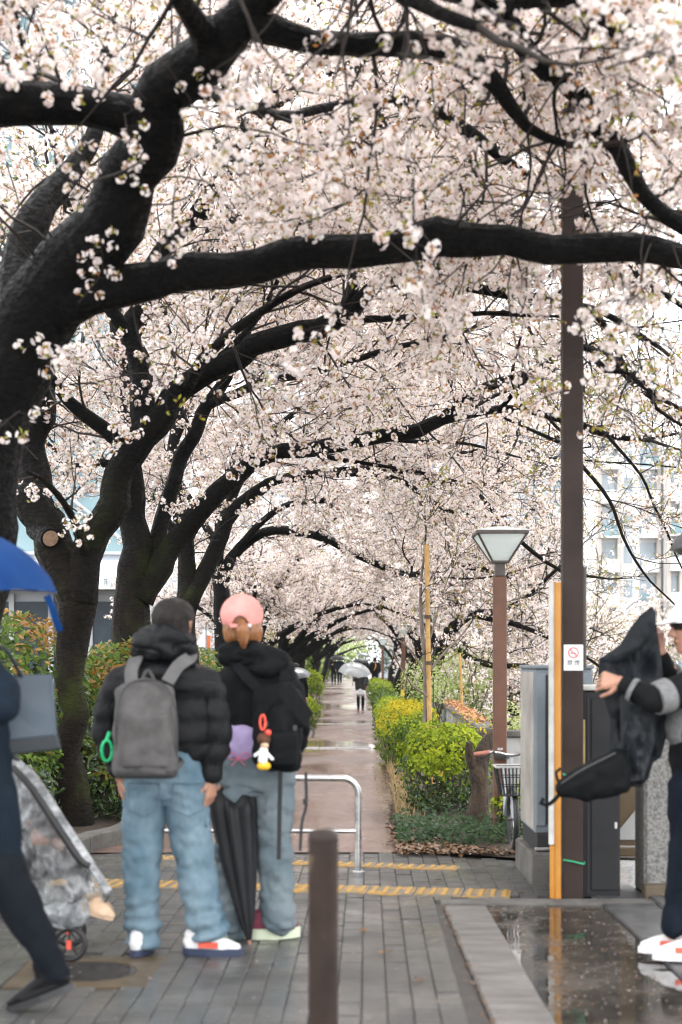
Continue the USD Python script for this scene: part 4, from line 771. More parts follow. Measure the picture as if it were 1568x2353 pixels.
bush('shrub', 'thin maple sprouts with pale leaves in front of the old wall', (1.38, 15.2, .3), (.32, .4, .28), 420, .05, [(m_leafpale, .6, 'pale_leaves'), (m_leafyellow, .4, 'yellow_leaves')], 20, inner=1.0, lumps=.6, stems=6)
# dry grass, ivy and litter on the right bed
rng = np.random.default_rng(77)
def scatter(n, fx, fy, z, size, wid, flat, mat, name, cat_=None, label=None, **kw):
    x, y = fx(n), fy(n); C = np.column_stack([x, y, ground(x, y) + z(n, x, y)])
    N = rdir(rng, n) * flat + np.array([0, 0, 1.0]); N /= np.linalg.norm(N, axis=1, keepdims=True)
    s = rng.uniform(.6, 1.3, n) * size
    return obj(name, quads(C, N, rdir(rng, n), s, s * wid, .1), mat, kind='stuff', label=label, category=cat_) if False else tag(obj(name, quads(C, N, rdir(rng, n), s, s * wid, .1), mat), label, cat_, kind='stuff')
U = lambda a, b: (lambda n: rng.uniform(a, b, n))
n = 1500; y = rng.uniform(12.4, 19.5, n); x = XR(y) + .01 + np.abs(rng.normal(size=n)) * .12
b0 = np.column_stack([x, y, np.full(n, .02)]); d = rdir(rng, n) * .55 + np.array([0, 0, .8]); l = (rng.uniform(.05, .24, n) * (.35 + meshkit.noise(b0 * 2.2, 3)))[:, None]
w = np.cross(d, rdir(rng, n)); w /= np.linalg.norm(w, axis=1, keepdims=True)
V = np.stack([b0 - w * .003, b0 + w * .003, b0 + d * l], 1).reshape(-1, 3)
tag(obj('dry_grass', (V, np.arange(3 * n).reshape(-1, 3)), m_straw), 'tufts of dry straw coloured grass along the right path edge', 'grass', kind='stuff')
iv = 1700; x = rng.uniform(.46, 1.45, iv); y = 11.0 + np.abs(rng.normal(size=iv)) * .75 + np.where(x > .9, -.15, 0.0); C = np.column_stack([x, y, .03 + .16 * rng.uniform(size=iv) ** 2])
N = rdir(rng, iv) * .7 + np.array([0, -.5, 1.0]); N /= np.linalg.norm(N, axis=1, keepdims=True); s = rng.uniform(.03, .06, iv)
tag(obj('ivy', quads(C, N, rdir(rng, iv), s, s * .42, .12), m_ivy), 'dark green ivy spreading below the lime azalea', 'ground cover', kind='stuff')
tag(obj('leaf_litter', cat([quads(np.column_stack([x, y, z]), unit_rows, rdir(rng, len(x)), s, s * .4, .12) for x, y, z, unit_rows, s in [
    (lambda n: (lambda x, y: (x, y, .022 + .012 * rng.uniform(size=n), (lambda q: q / np.linalg.norm(q, axis=1, keepdims=True))(rdir(rng, n) * .5 + np.array([0, 0, 1.0])), rng.uniform(.02, .055, n)))(rng.uniform(.42, 1.5, n), 10.5 + np.abs(rng.normal(size=n)) * .95 + np.clip(.9 - rng.uniform(.42, 1.5, n), 0, 1) * .3))(3200),
    (lambda n: (lambda y: (XR(y) + rng.normal(size=n) * .07, y, ground(0, y) + .012 + .006 * rng.uniform(size=n), (lambda q: q / np.linalg.norm(q, axis=1, keepdims=True))(rdir(rng, n) * .3 + np.array([0, 0, 1.0])), rng.uniform(.02, .05, n)))(rng.uniform(11, 36, n)))(1300)]]), m_litter), 'brown fallen leaves along the edge of the right bed', 'leaf litter', kind='stuff')
def petals(n, fx, fy, z, name, label, size=.012):
    x, y = fx(n), fy(n); C = np.column_stack([x, y, ground(x, y) + z]); N = rdir(rng, n) * .12 + np.array([0, 0, 1.0]); N /= np.linalg.norm(N, axis=1, keepdims=True); s = rng.uniform(.6, 1.2, n) * size
    tag(obj(name, quads(C, N, rdir(rng, n), s * 1.5, s * .6, .1), m_fallen), label, 'petals', kind='stuff')
petals(210, U(.88, 1.54), U(4.7, 8.45), -.004, 'floating_petals', 'pale petals and specks floating on the puddle', .009)
petals(160, U(-1.9, .6), U(5.2, 10.6), .004, 'plaza_petals', 'few pale petals stuck to the grey pavers', .011)
x = .604 + rng.normal(size=260) * .012; y = rng.uniform(5.2, 8.5, 260); s = rng.uniform(.008, .022, 260); N = rdir(rng, 260) * .4 + np.array([0, 0, 1.0]); N /= np.linalg.norm(N, axis=1, keepdims=True)
tag(obj('joint_debris', quads(np.column_stack([x, y, np.full(260, .004)]), N, rdir(rng, 260), s, s * .4, .1), m_litter), 'brown leaf crumbs lodged along the kerb joint', 'leaf litter', kind='stuff')
petals(420, U(-1.6, .5), U(11, 34), .003, 'path_petals', 'scattered pale petals on the wet brick path', .016)
petals(260, U(.45, 1.5), U(10.45, 12), .035, 'bed_petals', 'pale petals among the leaves of the right bed', .013)
x = rng.uniform(.9, 1.54, 240); y = rng.uniform(4.8, 8.4, 240); s = rng.uniform(.008, .024, 240)
tag(obj('sodden_leaves', quads(np.column_stack([x, y, np.full(240, -.0045)]), np.tile([[0, 0, 1.0]], (240, 1)) + rdir(rng, 240) * .06, rdir(rng, 240), s, s * .42, .04), m_litter), 'sodden brown leaves lying in the puddle', 'leaf litter', kind='stuff')
for k, (px, py, lab) in enumerate(((885, 2192, 'single orange leaf on the pavers right of the bollard'), (955, 2255, 'brown leaf on the pavers near the bottom of the kerb'), (828, 2142, 'small yellowish leaf on the pavers beside the bollard top'), (1190, 2058, 'curled brown leaf at the end of the nearer tactile row'), (1000, 2026, 'dark leaf lying between the two tactile rows'), (975, 2370, 'rust leaf nearest on the pavers by the kerb'))):
    Y = 1.45 * FPX / (py * 1.74107 - 2645); p = P(px, py, Y); p[2] = .008
    s = .045; tag(obj('fallen_leaf', quads(np.array([p, p + [.0, 0, .0005]]), np.array([[.1, -.2, 1.0], [-.1, .2, 1]]), rdir(rng, 2), np.array([s, s]), np.array([s * .35] * 2), .2), m_leaforange if k in (0, 2) else m_litter), lab, 'leaf')

# ---------------------------------------------------------------- street furniture
m_brownpost = M('brown_paint', (0.085, 0.035, 0.019), (0.12, 0.052, 0.029), scale=6, rough=.45, rough2=.6, bump=.15, bscale=220, bdist=.002)
m_darkbrown = M('dark_brown_paint', (0.02, 0.012, 0.0095), (0.03, 0.0185, 0.015), scale=5, spec=.25, rough=.5, rough2=.6, bump=.15, bscale=180, bdist=.002)
m_lampdark = M('lamp_metal', (0.035, 0.026, 0.022), (0.055, 0.042, 0.036), scale=8, rough=.35)
m_lampcap = M('lamp_cap', (0.12, 0.085, 0.07), (0.36, 0.33, 0.32), scale=7, rough=.45)
m_frost = M('frosted_pane', (0.84, 0.87, 0.86), (0.9, 0.92, 0.91), scale=3, rough=.35, transl=.72)
m_steel = M('brushed_steel', (0.5, 0.5, 0.5), (0.66, 0.66, 0.66), scale=10, rough=.18, rough2=.35, metal=1.0)
m_bollard = M('bollard_brown', spec=.25, c1=(0.009, 0.005, 0.0036), c2=(0.02, 0.0122, 0.009), scale=5, rough=.28, rough2=.5, bump=.2, bscale=90, bdist=.003, third=(0.12, 0.09, 0.06), hi=.62)
m_orange = M('orange_guard', (0.36, 0.14, 0.012), (0.44, 0.2, 0.03), scale=4, rough=.45)
m_white = M('worn_white', (0.36, 0.35, 0.325), (0.5, 0.485, 0.46), scale=9, rough=.5)
m_cab = M('cabinet_grey', (0.115, 0.14, 0.16), (0.165, 0.19, 0.21), scale=3, rough=.4, rough2=.55)
m_cabside = M('cabinet_side', (0.2, 0.19, 0.17), (0.36, 0.33, 0.3), scale=3, rough=.5, third=(0.24, 0.16, 0.1), hi=.6)
m_cabdark = M('cabinet_charcoal', (0.006, 0.0064, 0.0075), (0.012, 0.012, 0.013), spec=.3, scale=4, rough=.35, rough2=.5)
m_slot = M('slot_black', (0.012, 0.012, 0.013), rough=.6)
m_brass = M('brass_strip', (0.32, 0.24, 0.09), (0.4, 0.3, 0.13), scale=10, rough=.45)
m_granite = M('grey_granite', (0.08, 0.078, 0.073), (0.21, 0.203, 0.19), scale=55, rough=.6, bump=.4, bscale=120, detail=2)
m_bronze = M('bronze_panel', (0.115, 0.08, 0.045), (0.16, 0.115, 0.068), scale=3, rough=.4)
m_palewall = M('pale_panel', (0.42, 0.42, 0.41), (0.52, 0.52, 0.5), scale=3, rough=.6)
m_signred = M('sign_red', (0.62, 0.07, 0.07), (0.66, 0.16, 0.14), scale=14, rough=.45)
m_signink = M('sign_ink', (0.05, 0.05, 0.055), rough=.5)
m_green = M('green_tape', (0.02, 0.26, 0.12), (0.04, 0.33, 0.16), scale=20, rough=.4)
m_bamboo = M('bamboo', (0.36, 0.2, 0.05), (0.5, 0.31, 0.1), scale=9, rough=.5, bump=.3, bscale=60)
m_rope = M('dark_rope', (0.06, 0.04, 0.025), (0.1, 0.07, 0.045), scale=40, rough=.9)
m_yellow = M('yellow_wrap', (0.62, 0.43, 0.02), (0.72, 0.52, 0.04), scale=5, rough=.45)
m_oldwall = M('old_wall', (0.16, 0.16, 0.15), (0.36, 0.36, 0.345), scale=2.5, rough=.8, bump=.6, bscale=30, third=(0.2, 0.16, 0.12), hi=.6, stretch=(1, 1, .5))
m_snag = M('snag_bark', (0.014, 0.009, 0.0055), (0.075, 0.046, 0.025), scale=12, rough=.85, bump=1, bscale=26, bdist=.05, stretch=(1, 1, .4))
m_grip = M('pink_grip', (0.36, 0.13, 0.09), (0.42, 0.17, 0.12), scale=14, rough=.5)
m_blackp = M('black_plastic', (0.007, 0.007, 0.0075), (0.012, 0.012, 0.0125), scale=12, rough=.4)

def lamp(x, y, label, wrap=False, group=None, z0=None):
    z0 = float(ground(x, y)) if z0 is None else z0
    t = thing('garden_lamp', label, 'street lamp', (x, y, z0), group=group); h = 2.14
    obj('post', box((0, 0, h / 2 - .05), (.105, .105, h + .1), .008), m_brownpost, t)
    obj('neck', box((0, 0, h + .06), (.083, .083, .12), .006), m_lampdark, t)
    zb, zt, b, w = h + .12, h + .335, .065, .195
    V = lambda s, z: np.array([(-s, -s, z), (s, -s, z), (s, s, z), (-s, s, z)])
    A, B = V(b, zb), V(w, zt)
    for k in range(4):
        k2 = (k + 1) % 4; c = (A[k] + A[k2] + B[k] + B[k2]) / 4; q = np.array([A[k], A[k2], B[k2], B[k]]) * .985 + .015 * c
        n = unit(np.cross(q[1] - q[0], q[3] - q[0])); vv = np.vstack([q, q - n * .006])
        obj('pane', trimesh.convex.convex_hull(vv), m_frost, t)
        obj('frame_bar', tube(np.array([A[k], B[k]]), .0095, 6), m_lampdark, t)
    obj('lower_ring', box((0, 0, zb - .003), (.145, .145, .02), .004), m_lampdark, t)
    for k in range(4): obj('rim', box(((0, -.2, zt + .012), (.2, 0, zt + .012), (0, .2, zt + .012), (-.2, 0, zt + .012))[k], (.42, .022, .03) if k % 2 == 0 else (.022, .378, .03), .004), m_lampdark, t)
    cap = trimesh.convex.convex_hull(np.vstack([V(.205, zt + .028), V(.2, zt + .036), V(.05, zt + .068)])); obj('cap', cap, m_frost, t)
    if wrap:
        obj('yellow_band', box((0, 0, .62), (.113, .113, .62), .006), m_yellow, t)
    return t
lamp(P(1149, 1900, 11.55)[0], 11.55, 'nearest tall brown garden lamp beside the bicycle and grey cabinet')
lamp(P(985, 1500, 28.5)[0], 28.5, 'garden lamp half hidden behind the bamboo stake')
lamp(P(927, 1500, 35)[0], 35, 'garden lamp whose post wears a yellow band', wrap=True)
lamp(P(880, 1500, 58)[0], 58, 'farthest garden lamp among the dark trunks on the right')

# tall square pole with its sign, tapes and cable guard
px_ = P(1315, 1900, 8.74)[0]
t = thing('square_pole', 'tall dark brown square pole with no-smoking sign and green tape', 'pole', (px_, 8.74, 0))
obj('shaft', box((0, 0, 2.72), (.124, .1, 5.5), .004), m_darkbrown, t); obj('top_cap', box((0, 0, 5.48), (.13, .106, .02), .003), m_lampdark, t)
obj('cable_channel', box((.074, 0, 1.72), (.022, .06, .62), .004), m_lampdark, t)
obj('tape', [tube(spline([(-.064, -.052, .76), (0, -.0535, .735), (.064, -.052, .715), (.066, .052, .72), (-.064, .053, .75)], .05), .007, 5), tube(spline([(-.064, -.0525, .685), (0, -.054, .695), (.064, -.0525, .712), (.066, .053, .71), (-.065, .053, .69)], .05), .006, 5)], m_green, t)
obj('tape', tube(spline([(-.064, -.053, .235), (0, -.0545, .225), (.064, -.053, .21), (.066, .053, .22), (-.065, .053, .235)], .05), .006, 5), m_green, t)
t = thing('no_smoking_sign', 'small white no-smoking sign fixed to the square brown pole', 'sign', (px_, 8.686, P(1315, 1511, 8.7)[2]))
obj('plate', box((0, 0, 0), (.118, .004, .158), .0015), m_sign, t)
ring = Polygon([(.034 * math.cos(a), .034 * math.sin(a)) for a in np.linspace(0, 6.28, 33)[:-1]]).difference(Polygon([(.026 * math.cos(a), .026 * math.sin(a)) for a in np.linspace(0, 6.28, 33)[:-1]]))
obj('red_ring', upright(prism(ring, .0015), (0, -.002, .03)), m_signred, t)
obj('red_slash', upright(prism(affinity.rotate(Polygon([(-.028, -.0035), (.028, -.0035), (.028, .0035), (-.028, .0035)]), -45), .0022), (0, -.002, .03)), m_signred, t)
obj('cigarette', upright(prism(Polygon([(-.019, -.006), (.018, -.006), (.018, .0), (-.019, .0)]), .001), (0, -.002, .03)), m_signink, t)
for k, ch in enumerate('禁煙'):
    obj('character', upright(glyph(ch, .034), (-.04 + k * .044, -.002, -.045)), m_signink, t)
obj('text_line', upright(prism([(-.04, 0), (.04, 0), (.04, .005), (-.04, .005)], .001), (0, -.002, -.06)), M('sign_grey', (.55, .55, .55), rough=.5), t)
t = thing('cable_guard', 'tall orange cable guard with white faded strip, left of square pole', 'cable guard', (P(1281, 1900, 8.66)[0], 8.66, 0))
obj('guard', tube(np.array([(0, 0, 0), (0, 0, 1.93)]), .024, 14), m_orange, t, smooth=40)
obj('white_strip', box((-.036, -.004, 1.13), (.032, .03, 1.6), .006), m_white, t)
obj('lower_orange_strip', box((-.031, -.004, .165), (.028, .032, .325), .006), m_orange, t)
# grey utility cabinet on its plinth
t = thing('utility_cabinet', 'tall blue-grey utility cabinet on a concrete plinth, left of the orange guard', 'cabinet', (1.46, 9.68, 0))
obj('plinth', box((-.005, 0, .09), (.44, .8, .22), .015), m_concrete, t)
obj('base_frame', box((.01, -.02, .26), (.38, .72, .12), .006), m_slot, t)
obj('body', box((0, 0, .86), (.38, .72, 1.08), .008), m_cab, t)
obj('side_plate', box((-.193, .0, .86), (.006, .66, 1.04), .002), m_cabside, t)
obj('top_lid', box((0, 0, 1.412), (.4, .75, .024), .006), m_cab, t)
for k, (x, w) in enumerate(((-.15, .06), (-.035, .115), (.12, .14))): obj('front_panel', box((x, -.366, .87), (w, .014, 1.0), .004), m_cab, t)
obj('gasket', box((-.105, -.363, .87), (.02, .008, .98), .002), m_slot, t); obj('gasket', box((.032, -.363, .87), (.012, .008, .98), .002), m_slot, t)
for z in (1.2, .98, .7, .5): obj('hinge', box((-.003, -.378, z), (.022, .014, .05), .003), m_slot, t)
obj('handle', box((.07, -.378, .9), (.02, .016, .1), .004), m_slot, t); obj('plate_bar', box((0, -.372, .22), (.38, .02, .02), .003), m_steel, t)
t = thing('charcoal_cabinet', 'charcoal metal cabinet with pale top, right of the square pole', 'cabinet', (1.605, 8.93, 0))
obj('body', box((0, 0, .63), (.23, .36, 1.27), .006), m_cabdark, t); obj('top_slab', box((0, 0, 1.285), (.25, .38, .03), .006), m_white, t)
obj('door_panel', box((.02, -.184, .63), (.17, .01, 1.18), .004), m_cabdark, t); obj('brass_edge', box((-.113, -.186, .92), (.018, .012, .34), .002), m_brass, t)
obj('lock', box((.085, -.192, .44), (.016, .01, .04), .003), m_white, t); obj('seam', box((-.085, -.184, .63), (.008, .008, 1.22), .001), m_slot, t)
# parapet pieces at right
t = thing('bronze_parapet', 'brown metal parapet panel with pale wedge, between charcoal cabinet and granite pillar', 'parapet', (2.15, 9.5, 0))
obj('panel', box((0, 0, .72), (.95, .05, 1.0), .005), m_bronze, t)
obj('pale_wedge', upright(prism([(-.33, -.4), (.3, -.4), (.3, .2), (.12, .16), (-.1, -.12)], .006), (-.02, -.026, .66)), m_palewall, t)
obj('bottom_beam', box((0, 0, .18), (.96, .08, .06), .006), m_bronze, t)
for x in (-.44, .44): obj('stud', box((x, 0, .07), (.05, .05, .17), .004), m_bronze, t)
obj('back_puddle', sheet([(1.7, 8.66), (2.9, 8.66), (2.9, 10.3), (1.7, 10.3)], .004, gz=False), m_water, kind='structure')
t = thing('granite_pillar', 'rough grey granite pillar behind the person with the dark jacket', 'pillar', (2.05, 8.98, 0))
obj('block', box((0, 0, .62), (.33, .3, 1.26), .02), m_granite, t); obj('cap_stone', box((0, 0, 1.27), (.37, .34, .05), .015), m_granite, t)
t = thing('brick_edging', 'low row of brown edging bricks in front of the granite pillar', 'edging', (0, 0, 0))
for k in range(6): obj('brick', box((1.95 + .2 * k, 8.72, .035), (.19, .1, .09), .008), m_brownslab, t)
# steel barrier and bollard in front
t = thing('steel_barrier', 'low stainless steel hoop barrier with one cross rail, before the path', 'barrier', (0, 9.75, 0))
xa, xb, zt = -1.36, .118, .648
arc = [(xb - .11 + .11 * math.sin(a), 0, zt - .11 + .11 * math.cos(a)) for a in np.linspace(0, math.pi / 2, 7)]
arc2 = [(xa + .11 - .11 * math.sin(a), 0, zt - .11 + .11 * math.cos(a)) for a in np.linspace(math.pi / 2, 0, 7)]
obj('hoop', tube(np.array([(xa, 0, -.05), (xa, 0, .3)] + arc2 + [((xa + xb) / 2, 0, zt)] + arc + [(xb, 0, .3), (xb, 0, -.05)]), .0235, 14), m_steel, t, smooth=True)
obj('cross_rail', tube(np.array([(xa, 0, .285), (xb, 0, .285)]), .016, 10), m_steel, t, smooth=40)
for x in (xa, xb): obj('foot_flange', lathe([(0, .0), (.045, 0), (.045, .006), (.03, .01), (0, .01)], 18, (x, 0, .004)), m_steel, t)
t = thing('bollard', 'brown steel bollard standing in the foreground, paint chipped on its rounded top', 'bollard', (P(743, 2000, 5.4)[0], 5.4, 0))
obj('tube', lathe([(0, -.1), (.057, -.1), (.057, .765), (.053, .765), (.053, .77)], 32), m_bollard, t, smooth=35)
obj('cap', lathe([(.0575, .768), (.0575, .785), (.054, .798), (.045, .806), (.025, .811), (0, .812)], 32), m_bollard, t, smooth=60)
# snag, bamboo stakes and sapling
S = spline(LP((1085, 1925, 12.1, .12), (1092, 1880, 12.1, .09), (1105, 1820, 12.1, .075), (1100, 1770, 12.1, .085), (1112, 1725, 12.1, .07), (1132, 1688, 12.15, .05)), .06)
t = thing('dead_trunk', 'short dead ivy-foot trunk with torn bark left of the nearest lamp post', 'tree stump', (S[0, 0], 12.1, 0))
obj('trunk', tube(S[:, :3], S[:, 3], 12, bumps=.4, seed=3), m_snag, t, smooth=True, world=True)
S2 = spline(LP((1100, 1775, 12.1, .05), (1083, 1745, 12.05, .045), (1078, 1705, 12.0, .025)), .06); obj('broken_limb', tube(S2[:, :3], S2[:, 3], 8, bumps=.4), m_snag, t, smooth=True, world=True)
S3 = spline(LP((1090, 1910, 12.0, .03), (1120, 1950, 11.8, .02), (1150, 1962, 11.7, .012)), .06); obj('root', tube(S3[:, :3], S3[:, 3], 6), m_snag, t, smooth=True, world=True)
def bamboo(name, label, a, b, r, ties=()):
    t = thing(name, label, 'stake', a); a, b = np.array(a), np.array(b); L = np.linalg.norm(b - a); d = (b - a) / L; n = max(2, int(L / .24)); pts, rr = [], []
    for k in range(n):
        for f, s in ((0, 1.14), (.04, 1.0), (.96, 1.0)): pts.append(a + d * L * (k + f) / n); rr.append(r * s)
    obj('cane', tube(np.array(pts + [b]), np.array(rr + [r]), 10), m_bamboo, t, smooth=40, world=True)
    for z in ties: obj('tie', tube(np.array([a + d * (z - .02), a + d * (z + .02)]), r * 1.5, 10), m_rope, t, world=True)
    return t
ga = P(990, 1690, 15.4); ga[2] = -.02
bamboo('bamboo_stake', 'tall bamboo stake tied to a young cherry sapling', ga, P(981, 1252, 15.4), .0265, (.55, 1.45, 1.95))
gb = P(1011, 1690, 15.0); gb[2] = -.02; bamboo('bamboo_stake', 'short thick stake behind lime azalea, left of two', gb + [-.06, .05, 0], [gb[0] - .06, 15.05, P(1001, 1670, 15)[2]], .035)
bamboo('bamboo_stake', 'short thick stake behind lime azalea, right of two', gb + [.02, 0, 0], [gb[0] + .02, 15, P(1014, 1674, 15)[2]], .037)
t = thing('stake_rail', 'dark cross rail lashed to the two short stakes', 'rail', (gb[0], 15, 0)); obj('rail', tube(np.array([gb + [-.3, -.03, .66], gb + [.12, -.045, .68]]), .03, 8), m_rope, t, world=True)
gc = P(1068, 1620, 22); gc[2] = .0; bamboo('bamboo_stake', 'thin bamboo stake rising behind the old wall', gc, P(1057, 1500, 22), .02)
sp = Tree('cherry_sapling', 'young cherry sapling with few flowers tied to the bamboo stake', (ga[0] - .05, 15.45, 0), 61, bark=M('sapling_bark', (0.12, 0.09, 0.075), (0.2, 0.16, 0.13), scale=14, rough=.6), bare=.75, scale=.8)
sp.limb([[ga[0] - .06, 15.45, -.05, .04], [ga[0] - .07, 15.45, .5, .034], [ga[0] - .06, 15.46, 1.3, .028], [ga[0] - .09, 15.46, 2.1, .018], [ga[0] - .06, 15.46, 2.75, .01]], 'trunk', f0=.3, dens=.6, reach=.5, sides=8, up=.9)
sp.limb(LP((982, 1560, 15.4, .014), (950, 1500, 15.3, .009), (915, 1470, 15.2, .005)), dens=.3, reach=.25, sides=5)
sp.limb(LP((982, 1600, 15.4, .014), (935, 1560, 15.0, .009), (900, 1490, 14.8, .005)), dens=.3, reach=.25, sides=5)
sp.limb(LP((985, 1545, 15.4, .018), (1030, 1490, 15.4, .013), (1075, 1440, 15.4, .008)), dens=.8, reach=.5, sides=6)
sp.limb(LP((984, 1480, 15.4, .016), (1010, 1400, 15.4, .012), (1030, 1330, 15.4, .008)), dens=.9, reach=.5, sides=6)
sp.finish(lambda pos: (pos[:, 2] > .9) & (px_of(pos)[0] > 960))
# the old river wall with orange stonecrop on its coping
t = thing('old_wall', 'stained old concrete river wall topped with orange stonecrop', 'wall', (1.58, 15, 0))
wl = [(1.56, 15.0), (1.66, 18), (1.76, 21), (1.88, 25), (2.05, 31), (2.2, 38), (2.25, 50)]
for (x0, y0), (x1, y1) in zip(wl[:-1], wl[1:]):
    L = math.hypot(x1 - x0, y1 - y0); c = ((x0 + x1) / 2, (y0 + y1) / 2); a = math.atan2(y1 - y0, x1 - x0); z = float(ground(*c))
    obj('wall_panel', box((c[0], c[1], z + .3), (L - .02, .14, .78), .01, a), m_oldwall, t, world=True); obj('coping', box((c[0], c[1], z + .72), (L - .01, .22, .07), .012, a), m_concrete, t, world=True)
obj('wall_panel', box((2.14, 14.93, .3), (1.0, .14, .72), .01), m_oldwall, t, world=True); obj('coping', box((2.14, 14.93, .69), (1.05, .22, .07), .012), m_concrete, t, world=True)
k = 900; y = rng.uniform(14.8, 25, k); x = 1.56 + (y - 15) * .0325 + rng.normal(size=k) * .06; N = rdir(rng, k) * .7 + np.array([0, 0, 1.0]); N /= np.linalg.norm(N, axis=1, keepdims=True)
keepm = meshkit.noise(np.column_stack([y * .9, 0 * y, 0 * y]), 4) > .42; s = rng.uniform(.03, .06, k)
C = np.column_stack([x, y, .755 + .03 * rng.uniform(size=k)])[keepm]
obj('stonecrop', quads(C, N[keepm], rdir(rng, len(C)), s[keepm], s[keepm] * .4, .2), m_lichen, t, world=True, kind='stuff')
# bicycle parked behind the grey cabinet, seen by its handlebar and basket
bx_, by_ = 1.3, 10.75
t = thing('bicycle', 'parked bicycle with pinkish grips and black wire basket behind the grey cabinet', 'bicycle', (bx_, by_, 0))
m_bike = M('bike_frame', (0.25, 0.26, 0.27), (0.3, 0.31, 0.32), scale=4, rough=.3, metal=.4)
for y in (0, .95):
    w = trimesh.creation.torus(.235, .022, major_sections=28, minor_sections=8); w.apply_transform(trimesh.transformations.rotation_matrix(math.pi / 2, [0, 1, 0])); w.apply_translation((0, y, .258))
    wt = obj('wheel', w, m_blackp, t, smooth=True)
    obj('rim', [tube(np.array([(0, y, .258), (0, y + .22 * math.cos(a), .258 + .22 * math.sin(a))]), .0015, 3) for a in np.linspace(0, 6.28, 15)[:-1]] + [tube(np.array([(-.04, y, .258), (.04, y, .258)]), .015, 8)], m_steel, wt)
obj('frame', [tube(np.array(a), r, 8) for a, r in (([(0, .0, .258), (0, .1, .62)], .014), ([(0, .1, .58), (0, .48, .24)], .018), ([(0, .48, .24), (0, .62, .62)], .016), ([(0, .48, .24), (0, .95, .258)], .01), ([(0, .6, .5), (0, .95, .258)], .009), ([(0, .1, .6), (0, .12, .74)], .013))], m_bike, t, smooth=30)
obj('saddle', trimesh.convex.convex_hull(np.array([(-.07, .74, .7), (.07, .74, .7), (-.06, .74, .66), (.06, .74, .66), (.015, .5, .7), (-.015, .5, .7), (0, .5, .67)])), m_blackp, t)
obj('handlebar', tube(spline([(-.26, .16, .735), (-.14, .1, .755), (0, .1, .73), (.14, .1, .755), (.26, .16, .735)], .04), .011, 8), m_steel, t, smooth=True)
for s in (-1, 1):
    obj('grip', tube(np.array([(s * .16, .11, .755), (s * .275, .165, .735)]), .017, 10), m_grip, t, smooth=40); obj('brake_lever', tube(spline([(s * .13, .08, .76), (s * .17, .05, .745), (s * .24, .08, .71)], .03), .006, 6), m_blackp, t)
    obj('mirror', lathe([(0, 0), (.022, .006), (.022, .02), (0, .024)], 14, (s * .09, .06, .77)), m_steel, t)
ws = []
for z, sx, sy in ((.45, .11, .08), (.52, .122, .09), (.59, .134, .1), (.66, .146, .11)): ws.append(tube(np.array([(-sx, -.12 - sy, z), (sx, -.12 - sy, z), (sx, -.12 + sy, z), (-sx, -.12 + sy, z), (-sx, -.12 - sy, z)]), .004, 4))
for k in range(11):
    f = -1 + .2 * k
    ws += [tube(np.array([(f * .11, -.2, .45), (f * .146, -.23, .66)]), .0045, 4), tube(np.array([(f * .11, -.04, .45), (f * .146, -.01, .66)]), .0045, 4)]
    if k % 2 == 0: ws += [tube(np.array([(-.11, -.12 + f * .08, .45), (-.146, -.12 + f * .11, .66)]), .0045, 4), tube(np.array([(.11, -.12 + f * .08, .45), (.146, -.12 + f * .11, .66)]), .0045, 4)]
bk = obj('basket', ws, m_blackp, t); obj('basket_rim', tube(np.array([(-.15, -.235, .665), (.15, -.235, .665), (.15, -.005, .665), (-.15, -.005, .665), (-.15, -.235, .665)]), .009, 6), m_white, bk)
obj('basket_floor', box((0, -.12, .45), (.22, .16, .008)), m_blackp, bk)

# ---------------------------------------------------------------- people: bodies as smoothed hulls of joints
MF = manifold3d.Manifold
_ICO = np.asarray(trimesh.creation.icosphere(subdivisions=2).vertices)
def hull(*sph):
    return MF.hull_points(np.vstack([_ICO * np.asarray(r, float) + np.asarray(c, float) for c, r in sph]))
def chain(*rows):
    return [hull(rows[k], rows[k + 1]) for k in range(len(rows) - 1)]
def solid(parts, edge=.03, it=8, wr=0.0, wf=9.0, seed=0, ws=(1, 1, 1), quilt=None):
    m = parts[0] if len(parts) == 1 else MF.batch_boolean(parts, manifold3d.OpType.Add)
    t = tri(m.refine_to_length(edge)); t.merge_vertices()
    if it: trimesh.smoothing.filter_taubin(t, iterations=it)
    if wr or quilt:
        n = np.asarray(t.vertex_normals); v = np.asarray(t.vertices); d = np.zeros(len(v))
        if wr:
            q = v * np.asarray(ws) * wf; d += wr * 2 * (meshkit.fbm(q, 3, seed) - .5) - wr * .9 * np.maximum(0, 1 - np.abs(meshkit.fbm(q * .8 + 9, 2, seed + 5) - .5) * 9)
        if quilt:
            ph = (v[:, 2] - quilt[1]) / quilt[0] + .25 * (meshkit.fbm(v * 3, 2, seed) - .5); d += quilt[2] * (np.abs(np.sin(np.pi * ph)) ** .6 - .75)
        t.vertices = v + n * d[:, None]
    return t
